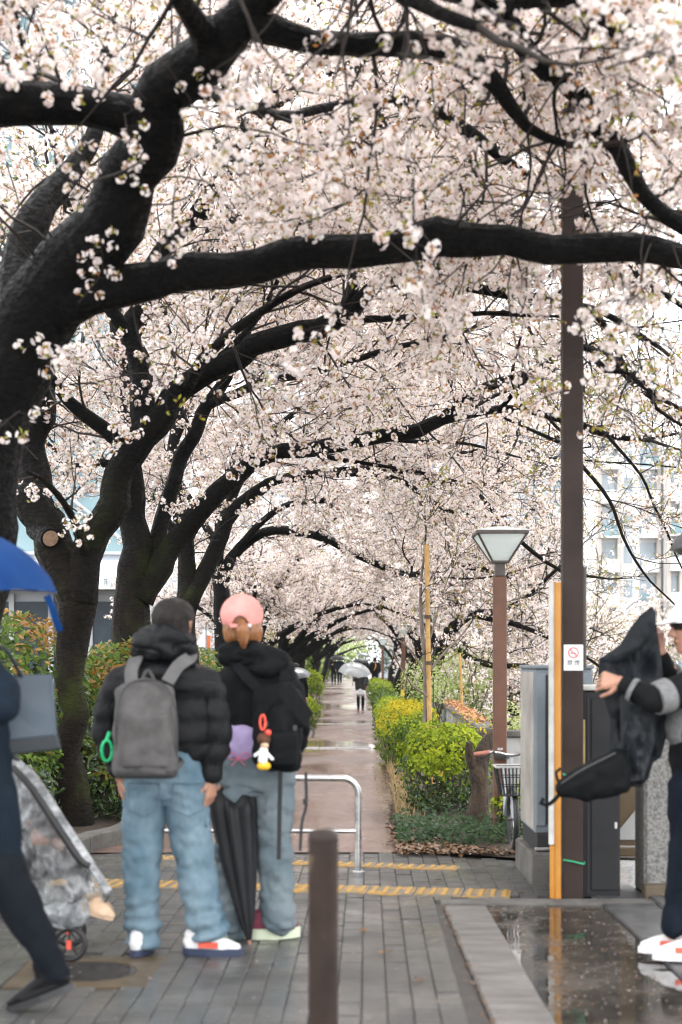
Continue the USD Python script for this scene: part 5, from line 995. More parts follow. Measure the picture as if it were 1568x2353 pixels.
def hand_man(wrist, d, nrm, size=.185, curl=.5, side=1, spread=.06):
    """A hand as one Manifold: palm, four fingers of two bends, thumb from the side. d: fingers' way, nrm: back of the hand."""
    d = unit(d); nrm = unit(np.asarray(nrm) - d * np.dot(d, nrm)); s = np.cross(d, nrm) * side; w = np.asarray(wrist, float); L = size
    palm = hull((w, .024), (w + d * L * .42 + s * L * .16, .0125), (w + d * L * .4 - s * L * .2, .0125), (w + d * L * .12 + s * L * .12, .015))
    out = [palm]
    for k, (o, l, r) in enumerate(((.19, .40, .0088), (.06, .45, .0092), (-.07, .42, .0088), (-.195, .33, .0078))):
        p = w + d * L * .43 + s * L * o; f = d + s * spread * (1.2 - k * .8); a = curl * (.7 + .1 * k); rows = [(p - d * L * .08, r * 1.1), (p, r * 1.05)]
        for j, q in enumerate((.45, .32, .23)):
            f = unit(f * math.cos(a) - nrm * math.sin(a)); p = p + f * L * l * q; rows.append((p, r * (1 - .09 * j)))
        out += chain(*rows)
    p = w + d * L * .1 + s * L * .17; f = unit(d * .7 + s * .75 - nrm * .25); q = p + f * L * .2; f2 = unit(d * .9 + s * .25 - nrm * .35 * (1 + curl)); out += chain((w + d * L * .06 + s * .006, .017), (p, .0135), (q, .0105), (q + f2 * L * .19, .0095), (q + f2 * L * .3, .0075))
    return out
def head_man(c, fwd, up=(0, 0, 1), k=1.0):
    """Skull, jaw, nose, ears and lips around the head's centre."""
    f = unit(fwd); u = unit(np.asarray(up) - f * np.dot(f, up)); s = np.cross(f, u); c = np.asarray(c, float); A = lambda a, b, z: c + (f * a + s * b + u * z) * k
    ps = [hull((A(-.018, 0, .03), .088 * k), (A(.02, 0, .035), .078 * k), (A(.035, 0, -.055), .05 * k), (A(.052, 0, -.098), .026 * k), (A(-.01, 0, -.03), .07 * k))]
    ps += [hull((A(.088, 0, .012), .009 * k), (A(.112, 0, -.026), .011 * k), (A(.09, .012, -.032), .01 * k), (A(.09, -.012, -.032), .01 * k))]
    ps += [hull((A(.078, .015, -.06), .012 * k), (A(.078, -.015, -.06), .012 * k))]
    for b in (-1, 1):
        ps += [hull((A(-.005, b * .082, .012), .014 * k), (A(-.012, b * .09, .018), .013 * k), (A(-.002, b * .08, -.028), .009 * k))]
        ps += [hull((A(.07, b * .02, .03), .014 * k), (A(.066, b * .045, .028), .012 * k))]
    return ps
def eyes(parent, c, fwd, up=(0, 0, 1), k=1.0):
    f = unit(fwd); u = unit(np.asarray(up) - f * np.dot(f, up)); s = np.cross(f, u); c = np.asarray(c, float)
    for b in (-1, 1):
        e = c + (f * .071 + s * b * .033 + u * .008) * k
        m = trimesh.creation.icosphere(subdivisions=2, radius=.0125 * k); m.apply_translation(e); o = obj('eye', m, m_eye, parent, smooth=True, world=True)
        m = trimesh.creation.icosphere(subdivisions=1, radius=.0062 * k); m.apply_translation(e + f * .008 * k); obj('iris', m, m_hairb, o, world=True)
def hair_cap(c, fwd, k=1.0, low=-.06, seed=0, vol=.012):
    """Hair as a shell over the skull, cut away in front of the face."""
    f = unit(fwd); s = np.cross(f, [0, 0, 1.0]); c = np.asarray(c, float); A = lambda a, b, z: c + (f * a + s * b + np.array([0, 0, 1.0]) * z) * k
    t = solid([hull((A(-.026, 0, .038), (.092 + vol) * k), (A(.016, 0, .045), (.08 + vol) * k), (A(-.04, .03, low * .7), .058 * k), (A(-.04, -.03, low * .7), .058 * k))], .014 * k, 4, .006 * k, 46, seed)
    return t
def shoe(t, loc, yaw, upper, sole, L=.28, W=.1, pitch=0.0, sole_h=.034, toe=1.0, laces=None, accent=None, high=.085):
    """A shoe at loc (ground point under the ankle), toe towards yaw (0 = +x)."""
    n = 22; a = np.linspace(0, 2 * np.pi, n, endpoint=False); x = np.cos(a); y = np.sin(a)
    ox = np.where(x > 0, x * L * .66, x * L * .34); oy = y * W / 2 * np.where(x > 0, 1.05 - .32 * np.clip(x, 0, 1) ** 3, .82)
    pl = Polygon(np.column_stack([ox, oy])); so = prism(pl.buffer(.003), sole_h)
    so = trimesh.convex.convex_hull(so); R = trimesh.transformations
    up = solid([hull(((-L * .22, 0, sole_h + .03), .036), ((0, 0, sole_h + high * .45), .036)), hull(((0, 0, sole_h + high * .4), .038), ((L * .34, 0, sole_h + .016), .034), ((L * .55, 0, sole_h + .004), .024)), hull(((-L * .2, 0, sole_h + high * .7), .034), ((0.0, 0, sole_h + high), .033), ((-.0, 0, sole_h + .02), .036)), hull(((L * .34, .018, sole_h + .006), .028), ((L * .34, -.018, sole_h + .006), .028), ((-L * .2, 0, sole_h + .008), .034))], .013, 5)
    up.vertices[:, 2] = np.maximum(up.vertices[:, 2], sole_h * .7)
    T = R.translation_matrix(loc) @ R.rotation_matrix(yaw, [0, 0, 1]) @ R.translation_matrix((L * .55, 0, .0)) @ R.rotation_matrix(pitch, [0, 1, 0]) @ R.translation_matrix((-L * .55, 0, 0))
    up.apply_transform(T); so.apply_transform(T)
    s = obj('shoe', up, upper, t, smooth=True, world=True); obj('sole', so, sole, s, smooth=35, world=True)
    if laces is not None:
        ls = [tube(np.array([(L * (.12 + .075 * k), -.022, sole_h + high * .98 - .014 * k - .006), (L * (.12 + .075 * k), .022, sole_h + high * .98 - .014 * k - .006)]), .005, 5) for k in range(4)]; m = cat(ls); m.apply_transform(T); obj('laces', m, laces, s, world=True)
    if accent is not None:
        for sd in (-1, 1):
            m = box((L * .12, sd * W * .43, sole_h + .02), (.1, .008, .03), .003); m.apply_transform(T); obj('stripe', m, accent, s, world=True)
    return s
def pillow(poly, Y, thick=.05, folds=.02, edge=.03, seed=0, ff=7.0, lean=0.0, rim=.12):
    """A soft closed cloth mass: the outline poly (points on the measuring sheet) at depth Y, thick in the middle, folded on its faces."""
    pts = np.array([P(a, b, Y) for a, b in poly]); pl = Polygon(pts[:, [0, 2]]).buffer(.012).buffer(-.012)
    v, f = trimesh.creation.triangulate_polygon(pl, engine='earcut'); m = trimesh.Trimesh(np.column_stack([v, 0 * v[:, 0]]), f).subdivide_to_size(edge, max_iter=10); m.merge_vertices()
    from shapely import points, distance
    V = np.asarray(m.vertices); d = distance(points(V[:, :2]), pl.boundary); h = thick * np.sqrt(np.clip(d / rim, 0, 1))
    q = np.column_stack([V[:, 0] * 2.2, 0 * d, V[:, 1]]) * ff; fo = folds * 2 * (meshkit.fbm(q, 3, seed) - .5) * np.clip(d / .04, 0, 1)
    y0 = Y + lean * (V[:, 1] - V[:, 1].mean()); fr = np.column_stack([V[:, 0], y0 - h + fo, V[:, 1]]); bk = np.column_stack([V[:, 0], y0 + h + fo * .5, V[:, 1]])
    F = np.asarray(m.faces); n = len(V); on = d < 1e-6; mp = np.where(on, np.arange(n), np.arange(n) + n); fr[on, 1] = y0[on]
    t = trimesh.Trimesh(np.vstack([fr, bk]), np.vstack([F, mp[F][:, ::-1]]), process=False); t.merge_vertices(); t.remove_unreferenced_vertices(); t.fix_normals(); return t
def umbrella(name, label, apex, R, depth, mat, axis=(0, 0, 1), shaft=.78, n=8, under=None, group=None, hook=True, spin=0.2):
    ax = unit(axis); u, w = frame(ax); apex = np.array(apex, float); t = thing(name, label, 'umbrella', apex, group=group)
    A = lambda r, a, z: ax * -z + (u * math.cos(a) + w * math.sin(a)) * r
    V, F = [np.zeros(3)], []; nr, sub = 7, 4; na = n * sub
    for i in range(1, nr + 1):
        q = i / nr
        for j in range(na):
            a = spin + 2 * np.pi * j / na; k = (j % sub) / sub; sc = 1 - .075 * q * math.sin(np.pi * k) ** 1 * 1.0
            V.append(A(R * math.sin(q * 1.35) / math.sin(1.35) * sc, a, depth * (1 - math.cos(q * 1.35)) / (1 - math.cos(1.35)) * (1 - .03 * math.sin(np.pi * k))))
    for j in range(na): F.append([0, 1 + j, 1 + (j + 1) % na])
    for i in range(nr - 1):
        for j in range(na):
            a, b, c, d = 1 + i * na + j, 1 + i * na + (j + 1) % na, 1 + (i + 1) * na + (j + 1) % na, 1 + (i + 1) * na + j; F += [[a, d, c], [a, c, b]]
    V = np.array(V); lo = V - ax * .003; N = len(V); F = np.array(F); m = trimesh.Trimesh(np.vstack([V, lo]), np.vstack([F, F[:, ::-1] + N]), process=False)
    obj('canopy', m, mat, t, smooth=50)
    for j in range(n):
        a = spin + 2 * np.pi * j / n; pts = [A(R * math.sin(q * 1.35) / math.sin(1.35) * .99, a, depth * (1 - math.cos(q * 1.35)) / (1 - math.cos(1.35)) + .007) for q in np.linspace(.03, 1.0, 7)]
        rb = obj('rib', tube(np.array(pts), .0028, 4), m_steel, t)
        obj('stretcher', tube(np.array([pts[3], A(.012, a, depth * .62 + .1)]), .0022, 4), m_steel, rb)
    obj('shaft', tube(np.array([A(0, 0, -.05), A(0, 0, shaft)]), .0055, 8), m_steel, t); obj('tip', tube(np.array([A(0, 0, -.07), A(0, 0, -.005)]), [.004, .009], 8), m_blackp, t)
    hd = [A(0, 0, shaft - .1), A(0, 0, shaft)] + ([A(0, 0, 0) + (-ax * (shaft + .045 * math.sin(b)) + u * (.04 - .04 * math.cos(b))) for b in np.linspace(.4, np.pi, 7)] if hook else [A(0, 0, shaft + .02)])
    obj('handle', tube(np.array(hd), .011, 8), m_blackp, t, smooth=True)
    return t

m_skin = M('skin', (0.3, 0.15, 0.095), (0.37, 0.19, 0.125), scale=12, rough=.5)
m_eye = M('eye_white', (.7, .68, .66), rough=.2)
m_hairb = M('black_hair', (0.008, 0.007, 0.007), (0.02, 0.017, 0.015), scale=60, rough=.6, spec=.15, stretch=(1, 1, .2))
m_hairbr = M('brown_hair', (0.13, 0.05, 0.018), (0.26, 0.11, 0.04), scale=70, rough=.45, stretch=(1, 1, .2))
m_puffer = M('black_puffer', (0.002, 0.0024, 0.0029), (0.0042, 0.0047, 0.0056), scale=5, rough=.5, rough2=.65, bump=.25, bscale=30, bdist=.01, spec=.2)
m_blackcloth = M('black_cloth', (0.002, 0.0025, 0.003), (0.0042, 0.005, 0.006), scale=7, rough=.8, bump=.25, bscale=120, bdist=.004, spec=.15)
m_bagblack = M('black_nylon', (0.002, 0.0025, 0.003), (0.0045, 0.0052, 0.006), scale=7, rough=.65, spec=.1, bump=.3, bscale=50, bdist=.006)
m_greybag = M('grey_canvas', (0.066, 0.063, 0.061), (0.1, 0.096, 0.093), scale=10, rough=.85, bump=.3, bscale=260, bdist=.002, spec=.2)
m_greyline = M('grey_piping', (0.032, 0.031, 0.03), rough=.7)
m_strap = M('grey_strap', (0.075, 0.073, 0.071), (0.1, 0.098, 0.096), scale=12, rough=.8)
m_denim = M('light_denim', (0.048, 0.1, 0.138), (0.165, 0.235, 0.278), scale=3.6, rough=.85, bump=.25, bscale=180, bdist=.003, stretch=(1, 1, .55))
m_denim2 = M('faded_denim', (0.062, 0.098, 0.118), (0.165, 0.195, 0.208), scale=3.0, rough=.85, bump=.25, bscale=180, bdist=.003, stretch=(1, 1, .6))
m_darkdenim = M('dark_denim', (0.0022, 0.0045, 0.009), (0.005, 0.0085, 0.0145), scale=5, rough=.85, spec=.12)
m_seam = M('denim_seam', (0.08, 0.13, 0.17), rough=.9)
m_pinkcap = M('pink_cap', (0.6, 0.24, 0.21), (0.68, 0.3, 0.27), scale=14, rough=.85, spec=.2)
m_lilac = M('lilac_knit', (0.38, 0.3, 0.52), (0.45, 0.37, 0.6), scale=20, rough=.9)
m_pinkthread = M('pink_thread', (0.6, 0.16, 0.26), rough=.8)
m_shoewhite = M('shoe_white', (0.6, 0.59, 0.58), (0.72, 0.71, 0.7), scale=30, rough=.5)
m_shoenavy = M('shoe_navy', (0.015, 0.022, 0.05), rough=.5)
m_shoegreen = M('shoe_sage', (0.42, 0.48, 0.34), (0.55, 0.6, 0.44), scale=14, rough=.6)
m_shoered = M('shoe_red', (0.6, 0.07, 0.04), (0.68, 0.12, 0.07), scale=9, rough=.5)
m_maroon = M('maroon', (0.14, 0.02, 0.04), rough=.7)
m_navycoat = M('navy_coat', (0.003, 0.0078, 0.014), (0.0055, 0.012, 0.0205), scale=4, rough=.85, spec=.15)
m_navytrs = M('navy_trousers', (0.002, 0.0036, 0.006), (0.0042, 0.0066, 0.0098), scale=5, rough=.85, spec=.15)
m_polish = M('polished_leather', (0.003, 0.003, 0.0035), (0.006, 0.006, 0.0065), scale=12, rough=.22, rough2=.38, spec=.1)
m_tote = M('slate_leather', (0.022, 0.038, 0.055), (0.034, 0.054, 0.074), scale=4, rough=.45, bump=.2, bscale=140, bdist=.003)
m_totedark = M('slate_dark', (0.004, 0.0085, 0.0125), rough=.5)
m_blueumb = M('blue_nylon', (0.0008, 0.034, 0.15), (0.0014, 0.048, 0.19), scale=5, rough=.6, transl=.25, spec=.15)
m_blackumb = M('black_nylon_canopy', (0.005, 0.0055, 0.0065), (0.009, 0.0095, 0.011), scale=6, rough=.5, spec=.3)
m_greyumb = M('grey_nylon_canopy', (0.05, 0.055, 0.06), (0.08, 0.086, 0.09), scale=6, rough=.3)
m_jacket = M('dark_jacket', (0.0024, 0.0036, 0.005), (0.0055, 0.0078, 0.0105), scale=5, rough=.7, spec=.25)
m_jacket2 = M('dark_jacket_lining', (0.006, 0.0075, 0.0095), (0.011, 0.0135, 0.0165), scale=5, rough=.6, spec=.3)
m_wood = M('umbrella_tip_wood', (0.25, 0.12, 0.08), (0.32, 0.17, 0.11), scale=20, rough=.5)
m_sweatgrey = M('grey_sleeve_band', (0.1, 0.1, 0.1), (0.155, 0.155, 0.155), scale=50, rough=.9)
m_capwhite = M('white_cap', (0.66, 0.65, 0.66), (0.76, 0.75, 0.76), scale=12, rough=.8)
m_khaki = M('beige_suede', (0.5, 0.34, 0.22), (0.58, 0.41, 0.28), scale=16, rough=.7)
m_blanket = M('brown_check_blanket', (0.07, 0.055, 0.05), (0.2, 0.165, 0.15), scale=16, rough=.95, detail=2)
m_silver = M('silver_trim', (0.16, 0.165, 0.17), (0.5, 0.51, 0.52), scale=9, rough=.3, bump=.8, bscale=22, bdist=.03, lo=.42, hi=.6)
m_plastic = MAT('clear_vinyl', {'t': ('transparent_bsdf', {'color': (.9, .92, .93)}), 'g': ('glossy_bsdf', {'color': (.9, .9, .9), 'roughness': .12}), 'd': ('diffuse_bsdf', {'color': (.62, .63, .64)}), 'tr': ('translucent_bsdf', {'color': (.6, .61, .62)}), 'gm': ('geometry', {}), 'n': ('noise_texture', {'scale': 9.0, 'detail': 3.0, 'distortion': 1.6}), 'mr': ('map_range', {'from_min': .45, 'from_max': .62, 'to_min': .08, 'to_max': .3, 'clamp': True}), 'b': ('bump', {'strength': .7, 'distance': .02}),
    'f': ('fresnel', {'IOR': 1.45}), 'm0': ('mix_closure', {'fac': .4}), 'm1': ('mix_closure', {}), 'm2': ('mix_closure', {})}, [('gm.position', 'n.vector'), ('n.fac', 'mr.value'), ('n.fac', 'b.height'), ('b.normal', 'g.normal'), ('b.normal', 'f.normal'), ('d.BSDF', 'm0.closure1'), ('tr.BSDF', 'm0.closure2'), ('mr.result', 'm1.fac'), ('t.BSDF', 'm1.closure1'), ('m0.closure', 'm1.closure2'), ('f.fac', 'm2.fac'), ('m1.closure', 'm2.closure1'), ('g.BSDF', 'm2.closure2')], surface='m2.closure')
m_clearumb = MAT('clear_canopy', {'t': ('transparent_bsdf', {'color': (.93, .95, .96)}), 'g': ('glossy_bsdf', {'roughness': .08}), 'd': ('diffuse_bsdf', {'color': (.8, .82, .83)}), 'tr': ('translucent_bsdf', {'color': (.85, .87, .88)}), 'f': ('fresnel', {'IOR': 1.5}), 'm0': ('mix_closure', {'fac': .6}), 'm1': ('mix_closure', {'fac': .52}), 'm2': ('mix_closure', {})}, [('d.BSDF', 'm0.closure1'), ('tr.BSDF', 'm0.closure2'), ('t.BSDF', 'm1.closure1'), ('m0.closure', 'm1.closure2'), ('f.fac', 'm2.fac'), ('m1.closure', 'm2.closure1'), ('g.BSDF', 'm2.closure2')], surface='m2.closure')

def band(pts, width, nrm, thick=.006):
    """A flat strap through pts, width across, facing nrm."""
    pts = np.asarray(pts, float); S = spline(pts, .04); T = np.gradient(S, axis=0); T /= np.linalg.norm(T, axis=1, keepdims=True); nrm = np.broadcast_to(np.asarray(nrm, float), S.shape)
    W_ = np.cross(T, nrm); W_ /= np.maximum(np.linalg.norm(W_, axis=1, keepdims=True), 1e-9); Nn = np.cross(W_, T); c = [S + W_ * width / 2 + Nn * thick / 2, S - W_ * width / 2 + Nn * thick / 2, S - W_ * width / 2 - Nn * thick / 2, S + W_ * width / 2 - Nn * thick / 2]
    V = np.stack(c, 1).reshape(-1, 3); F = []
    for a in range(len(S) - 1):
        for b in range(4): F.append([a * 4 + b, (a + 1) * 4 + b, (a + 1) * 4 + (b + 1) % 4, a * 4 + (b + 1) % 4])
    e = (len(S) - 1) * 4; F = np.array(F + [[0, 1, 2, 3], [e + 3, e + 2, e + 1, e]]); return trimesh.Trimesh(V, np.vstack([F[:, [0, 1, 2]], F[:, [0, 2, 3]]]), process=False)

# --- the man with the grey backpack, seen from behind
Y0 = 7.03; q = lambda a, b, dy=0.0: P(a, b, Y0 + dy)
man = thing('person', 'person in black puffer jacket and light baggy jeans wearing a grey backpack', 'person', (q(380, 2190)[0], Y0, 0))
HC = q(402, 1438)
arms = chain((q(276, 1580), .045), (q(248, 1690), .036), (q(273, 1765, -.02), .03), (q(279, 1788, -.02), .03)) + chain((q(470, 1582), .045), (q(495, 1690), .036), (q(485, 1775, -.02), .03), (q(483, 1791, -.03), .03))
body = head_man(HC, (.45, 1, 0)) + chain((q(398, 1470), .055), (q(385, 1520), .06)) + [hull((q(300, 1585), .06), (q(450, 1585), .06), (q(375, 1690), .085))] + [hull((q(345, 1765), .075), (q(415, 1765), .075), (q(375, 1690), .085))] + arms
body += chain((q(335, 1790), .085), (q(325, 1965), .055), (q(325, 2160), .038)) + chain((q(425, 1790), .085), (q(448, 1965), .055), (q(478, 2150), .038))
B0 = tri(MF.batch_boolean([MF.batch_boolean(body, manifold3d.OpType.Add)] + hand_man(q(279, 1790, -.02), (.05, .1, -1), (-1, -.3, 0), side=-1, curl=.35) + hand_man(q(483, 1793, -.03), (0, .08, -1), (1, -.5, 0), side=1, curl=.4), manifold3d.OpType.Add).refine_to_length(.02)); trimesh.smoothing.filter_taubin(B0, iterations=4)
obj('body', B0, m_skin, man, smooth=True, world=True)
eyes(man, HC, (.45, 1, 0))
obj('hair', hair_cap(HC, (.45, 1, 0), seed=3, low=-.09), m_hairb, man, smooth=True, world=True)
jk = [hull((q(285, 1580), .1), (q(465, 1580), .105), (q(375, 1560), .13)), hull((q(290, 1590), .1), (q(460, 1590), .105), (q(320, 1700), .125), (q(432, 1700), .125)), hull((q(318, 1700), .125), (q(434, 1700), .125), (q(326, 1728), .105), (q(428, 1728), .105))]
jk += chain((q(276, 1578), .098), (q(250, 1640), .082), (q(247, 1700), .078), (q(272, 1765, -.02), .058)) + chain((q(472, 1582), .105), (q(492, 1650), .09), (q(496, 1710), .084), (q(484, 1778, -.02), .056))
obj('jacket', solid(jk, .022, 8, .012, 8, 3, quilt=(.105, .1, .016)), m_puffer, man, smooth=True, world=True)
hd = [hull((q(335, 1478, -.04), .072), (q(420, 1478, -.04), .075), (q(378, 1462, -.08), .085)), hull((q(325, 1500, .02), .06), (q(430, 1500, .02), .06), (q(378, 1490, -.09), .075))]
obj('hood', solid(hd, .02, 6, .018, 9, 8, ws=(1, 1, 1.6)), m_puffer, man, smooth=True, world=True)
jn = [hull((q(337, 1745), .118), (q(418, 1745), .12), (q(336, 1800), .125), (q(425, 1800), .128))] + chain((q(336, 1805), .122), (q(329, 1900), .108), (q(325, 2000), .098), (q(326, 2085), .088), (q(329, 2150), .086)) + chain((q(424, 1805), .124), (q(436, 1900), .108), (q(450, 2000), .1), (q(466, 2085), .098), (q(482, 2138), .1))
J = solid(jn, .018, 6, .013, 10, 11, ws=(1, 1, 1.5)); v = J.vertices; lowz = np.clip((.36 - v[:, 2]) / .3, 0, 1); J.vertices = v + np.asarray(J.vertex_normals) * (lowz * .014 * np.sin(v[:, 2] * 85 + 3 * meshkit.noise(v * 7) * 3))[:, None]
jj = obj('jeans', J, m_denim, man, smooth=True, world=True)
for a in (330, 433):
    pk = [(a - 36, 1800), (a + 36, 1800), (a + 34, 1862), (a, 1876), (a - 34, 1862)]
    pts = [q(x, y, -.142 + .012 * abs(x - a) / 36) for x, y in pk + pk[:1]]; obj('back_pocket', tube(np.array(pts), .0035, 4), m_seam, jj, world=True)
shoe(man, (q(322, 2180)[0], Y0 + .0, .004), math.radians(82), m_shoewhite, m_shoenavy, accent=m_shoenavy, L=.29, W=.108)
shoe(man, (q(468, 2180)[0], Y0 - .02, .004), math.radians(-8), m_shoewhite, m_shoenavy, accent=m_shoered, laces=m_shoered, L=.3, W=.11)
bp = thing('backpack', 'grey canvas backpack on the back of the person in the puffer jacket', 'backpack', q(335, 1785, -.24))
Yb = -.245; rb = .05
def bpk(x0, x1, z0, z1, dy, r, taper=.0): return [(q(x0 + taper, z0, dy), r), (q(x1 - taper, z0, dy), r), (q(x0, z1, dy), r), (q(x1, z1, dy), r)]
bb = [hull(*bpk(276, 392, 1592, 1768, Yb + .03, .042, 8), *bpk(280, 390, 1760, 1766, Yb - .03, .04), (q(335, 1580, Yb + .03), .05), (q(300, 1650, Yb - .035), .04), (q(375, 1650, Yb - .035), .04))]
obj('bag_body', solid(bb, .018, 5, .006, 10, 21), m_greybag, bp, smooth=True, world=True)
obj('front_pocket', solid([hull(*bpk(290, 380, 1650, 1755, Yb - .055, .022, 3))], .015, 4, .005, 12, 22), m_greybag, bp, smooth=True, world=True)
obj('base_panel', solid([hull(*bpk(276, 392, 1764, 1772, Yb + .02, .036), *bpk(280, 388, 1766, 1772, Yb - .03, .034))], .02, 4), m_greyline, bp, smooth=True, world=True)
obj('zip', tube(spline([q(268, 1740, Yb - .035), q(268, 1640, Yb - .045), q(290, 1578, Yb - .03), q(335, 1562, Yb - .01), q(382, 1578, Yb - .03), q(405, 1640, Yb - .045), q(407, 1740, Yb - .035)], .03), .005, 5), m_greyline, bp, world=True)
for (a, b, c) in (((303, 1575), (302, 1540), (312, 1515)), ((385, 1568), (410, 1530), (436, 1512))):
    obj('shoulder_strap', band([q(*a, Yb + .05), q(*b, -.145), q(*c, -.1), q(c[0] + 4, c[1] - 4, -.02)], .062, (0, -1, .2), .014), m_strap, bp, smooth=30, world=True)
obj('grab_loop', tube(spline([q(325, 1566, Yb + .02), q(340, 1540, Yb + .03), q(356, 1566, Yb + .02)], .02), .009, 6), m_greyline, bp, smooth=True, world=True)
obj('side_strap', band([q(412, 1745, Yb + .03), q(418, 1752, Yb - .02), q(402, 1770, Yb - .05)], .025, (0, -1, 0)), m_greyline, bp, world=True)
cg = thing('carabiner', 'bright green ring clipped to the left side of the grey backpack', 'key ring', q(246, 1718, -.2))
m_gring = M('green_ring', (0.01, 0.42, 0.14), (0.02, 0.5, 0.2), scale=12, rough=.4)
lp = [q(246 + 12 * math.cos(a), 1725 + 24 * math.sin(a), -.2 + .01 * math.sin(a)) for a in np.linspace(0, 6.283, 15)]; obj('ring', tube(np.array(lp), .0075, 7), m_gring, cg, smooth=True, world=True); obj('tab', tube(np.array([q(246, 1701, -.2), q(252, 1682, -.2)]), .01, 6), m_gring, cg, world=True)

# --- the woman with the pink cap
Y0 = 7.4
wom = thing('person', 'person in black jacket, faded jeans and pink cap with ponytail, beside the grey backpack', 'person', (q(590, 2150)[0], Y0, 0))
HW = q(556, 1428)
body = head_man(HW, (.12, 1, .02), k=.97) + chain((q(560, 1470), .05), (q(575, 1520), .055)) + [hull((q(530, 1580), .05), (q(645, 1580), .05), (q(588, 1680), .075))] + [hull((q(555, 1750), .07), (q(620, 1750), .07), (q(588, 1680), .075))]
body += chain((q(514, 1580), .036), (q(503, 1690), .032), (q(511, 1770, -.02), .027), (q(512, 1791, -.03), .027)) + chain((q(655, 1580), .036), (q(684, 1650, .05), .032), (q(685, 1700, .13), .03), (q(660, 1740, .25), .027))
body += chain((q(548, 1770), .085), (q(535, 1960), .052), (q(538, 2135), .036)) + chain((q(625, 1770), .085), (q(632, 1960), .052), (q(640, 2125), .036))
B0 = tri(MF.batch_boolean([MF.batch_boolean(body, manifold3d.OpType.Add)] + hand_man(q(512, 1793, -.03), (0.05, -.1, -1), (1, -.2, 0), side=1, curl=1.1, size=.165) + hand_man(q(655, 1745, .26), (-.5, .8, .2), (0, 0, 1), side=1, curl=.6, size=.165), manifold3d.OpType.Add).refine_to_length(.02)); trimesh.smoothing.filter_taubin(B0, iterations=4)
obj('body', B0, m_skin, wom, smooth=True, world=True); eyes(wom, HW, (.12, 1, .02), k=.97)
hw = [hull((HW + [0, -.0, .0], .098), (HW + [-.03, -.02, -.05], .07), (HW + [.04, -.02, -.05], .07), (HW + [.06, .0, -.09], .04), (HW + [-.06, .0, -.08], .035))]
obj('hair', solid(hw, .014, 4, .006, 40, 5, ws=(1, 1, .3)), m_hairbr, wom, smooth=True, world=True)
obj('ponytail', solid(chain((q(556, 1428, -.1), .02), (q(558, 1448, -.15), .034), (q(560, 1472, -.14), .026), (q(561, 1486, -.13), .012)), .01, 4, .004, 50, 5, ws=(1, 1, .25)), m_hairbr, wom, smooth=True, world=True)
cp_ = HW + np.array([0, 0, .035]); cs = trimesh.creation.icosphere(subdivisions=4, radius=1.0); v = np.asarray(cs.vertices).copy(); v = v * [.112, .122, .108]
arch = (v[:, 1] < 0) & (np.hypot(v[:, 0] / .042, (v[:, 2] + .055) / .042) < 1)
F = np.asarray(cs.faces); keepf = ~(arch[F].any(1)) & (v[F][:, :, 2].mean(1) > -.058)
capm = trimesh.Trimesh(np.vstack([v, v * .965]) + cp_, np.vstack([F[keepf], F[keepf][:, ::-1] + len(v)]), process=False)
cpo = obj('cap', capm, m_pinkcap, wom, smooth=True, world=True)
obj('cap_strap', band([cp_ + [-.052, -.1, -.058], cp_ + [0, -.124, -.06], cp_ + [.052, -.1, -.058]], .02, (0, -1, 0), .006), m_pinkcap, cpo, world=True)
obj('buckle', box(cp_ + [.048, -.106, -.058], (.018, .008, .018), .002), m_steel, cpo, world=True)
obj('brim', solid([hull((cp_ + [-.07, .09, -.05], (.02, .02, .006)), (cp_ + [.08, .09, -.05], (.02, .02, .006)), (cp_ + [.03, .18, -.065], (.05, .02, .006)))], .02, 2), m_pinkcap, cpo, smooth=True, world=True)
obj('cap_button', lathe([(0, 0), (.009, 0), (.006, .006), (0, .007)], 10, cp_ + [0, 0, .107]), m_pinkcap, cpo, world=True)
jk = [hull((q(522, 1570), .085), (q(655, 1570), .09), (q(585, 1540), .1), (q(548, 1665), .1), (q(635, 1665), .105))] + chain((q(512, 1572), .078), (q(502, 1640), .07), (q(503, 1710), .062), (q(512, 1775, -.02), .046)) + chain((q(662, 1575), .082), (q(684, 1650, .05), .07), (q(686, 1700, .13), .06), (q(664, 1738, .24), .045))
obj('jacket', solid(jk, .022, 7, .014, 8, 13), m_blackcloth, wom, smooth=True, world=True)
hd = [hull((q(525, 1505, -.02), .062), (q(640, 1520, -.03), .07), (q(590, 1500, -.08), .075)), hull((q(540, 1520, .04), .06), (q(655, 1530, .0), .055), (q(610, 1530, -.1), .06))]
obj('hood', solid(hd, .02, 6, .02, 9, 18), m_blackcloth, wom, smooth=True, world=True)
obj('knit_hem', solid([hull((q(548, 1688), .112), (q(632, 1688), .112), (q(548, 1716), .116), (q(632, 1716), .116))], .025, 5, .005, 10, 2), m_lilac, wom, smooth=True, world=True)
jn = [hull((q(545, 1728), .1), (q(632, 1728), .1), (q(540, 1790), .118), (q(632, 1790), .118))] + chain((q(545, 1795), .115), (q(532, 1900), .1), (q(532, 2010), .088), (q(540, 2128), .085)) + chain((q(630, 1795), .115), (q(630, 1900), .1), (q(634, 2010), .094), (q(641, 2112), .096))
J = solid(jn, .018, 6, .016, 9, 31, ws=(1.0, 1, 1.8)); wj = obj('jeans', J, m_denim2, wom, smooth=True, world=True)
bow = lambda s: [q(548 + s * x, y, -.132) for x, y in ((0, 1743), (10, 1732), (22, 1731), (24, 1740), (12, 1746), (0, 1743), (8, 1752), (16, 1760))]
for s in (-1, 1): obj('bow_stitch', tube(spline(bow(s), .01), .003, 4), m_pinkthread, wj, world=True)
shoe(wom, (q(612, 2160)[0], Y0 + .02, .004), math.radians(14), m_maroon, m_shoegreen, L=.27, W=.105, sole_h=.055, accent=m_shoegreen)
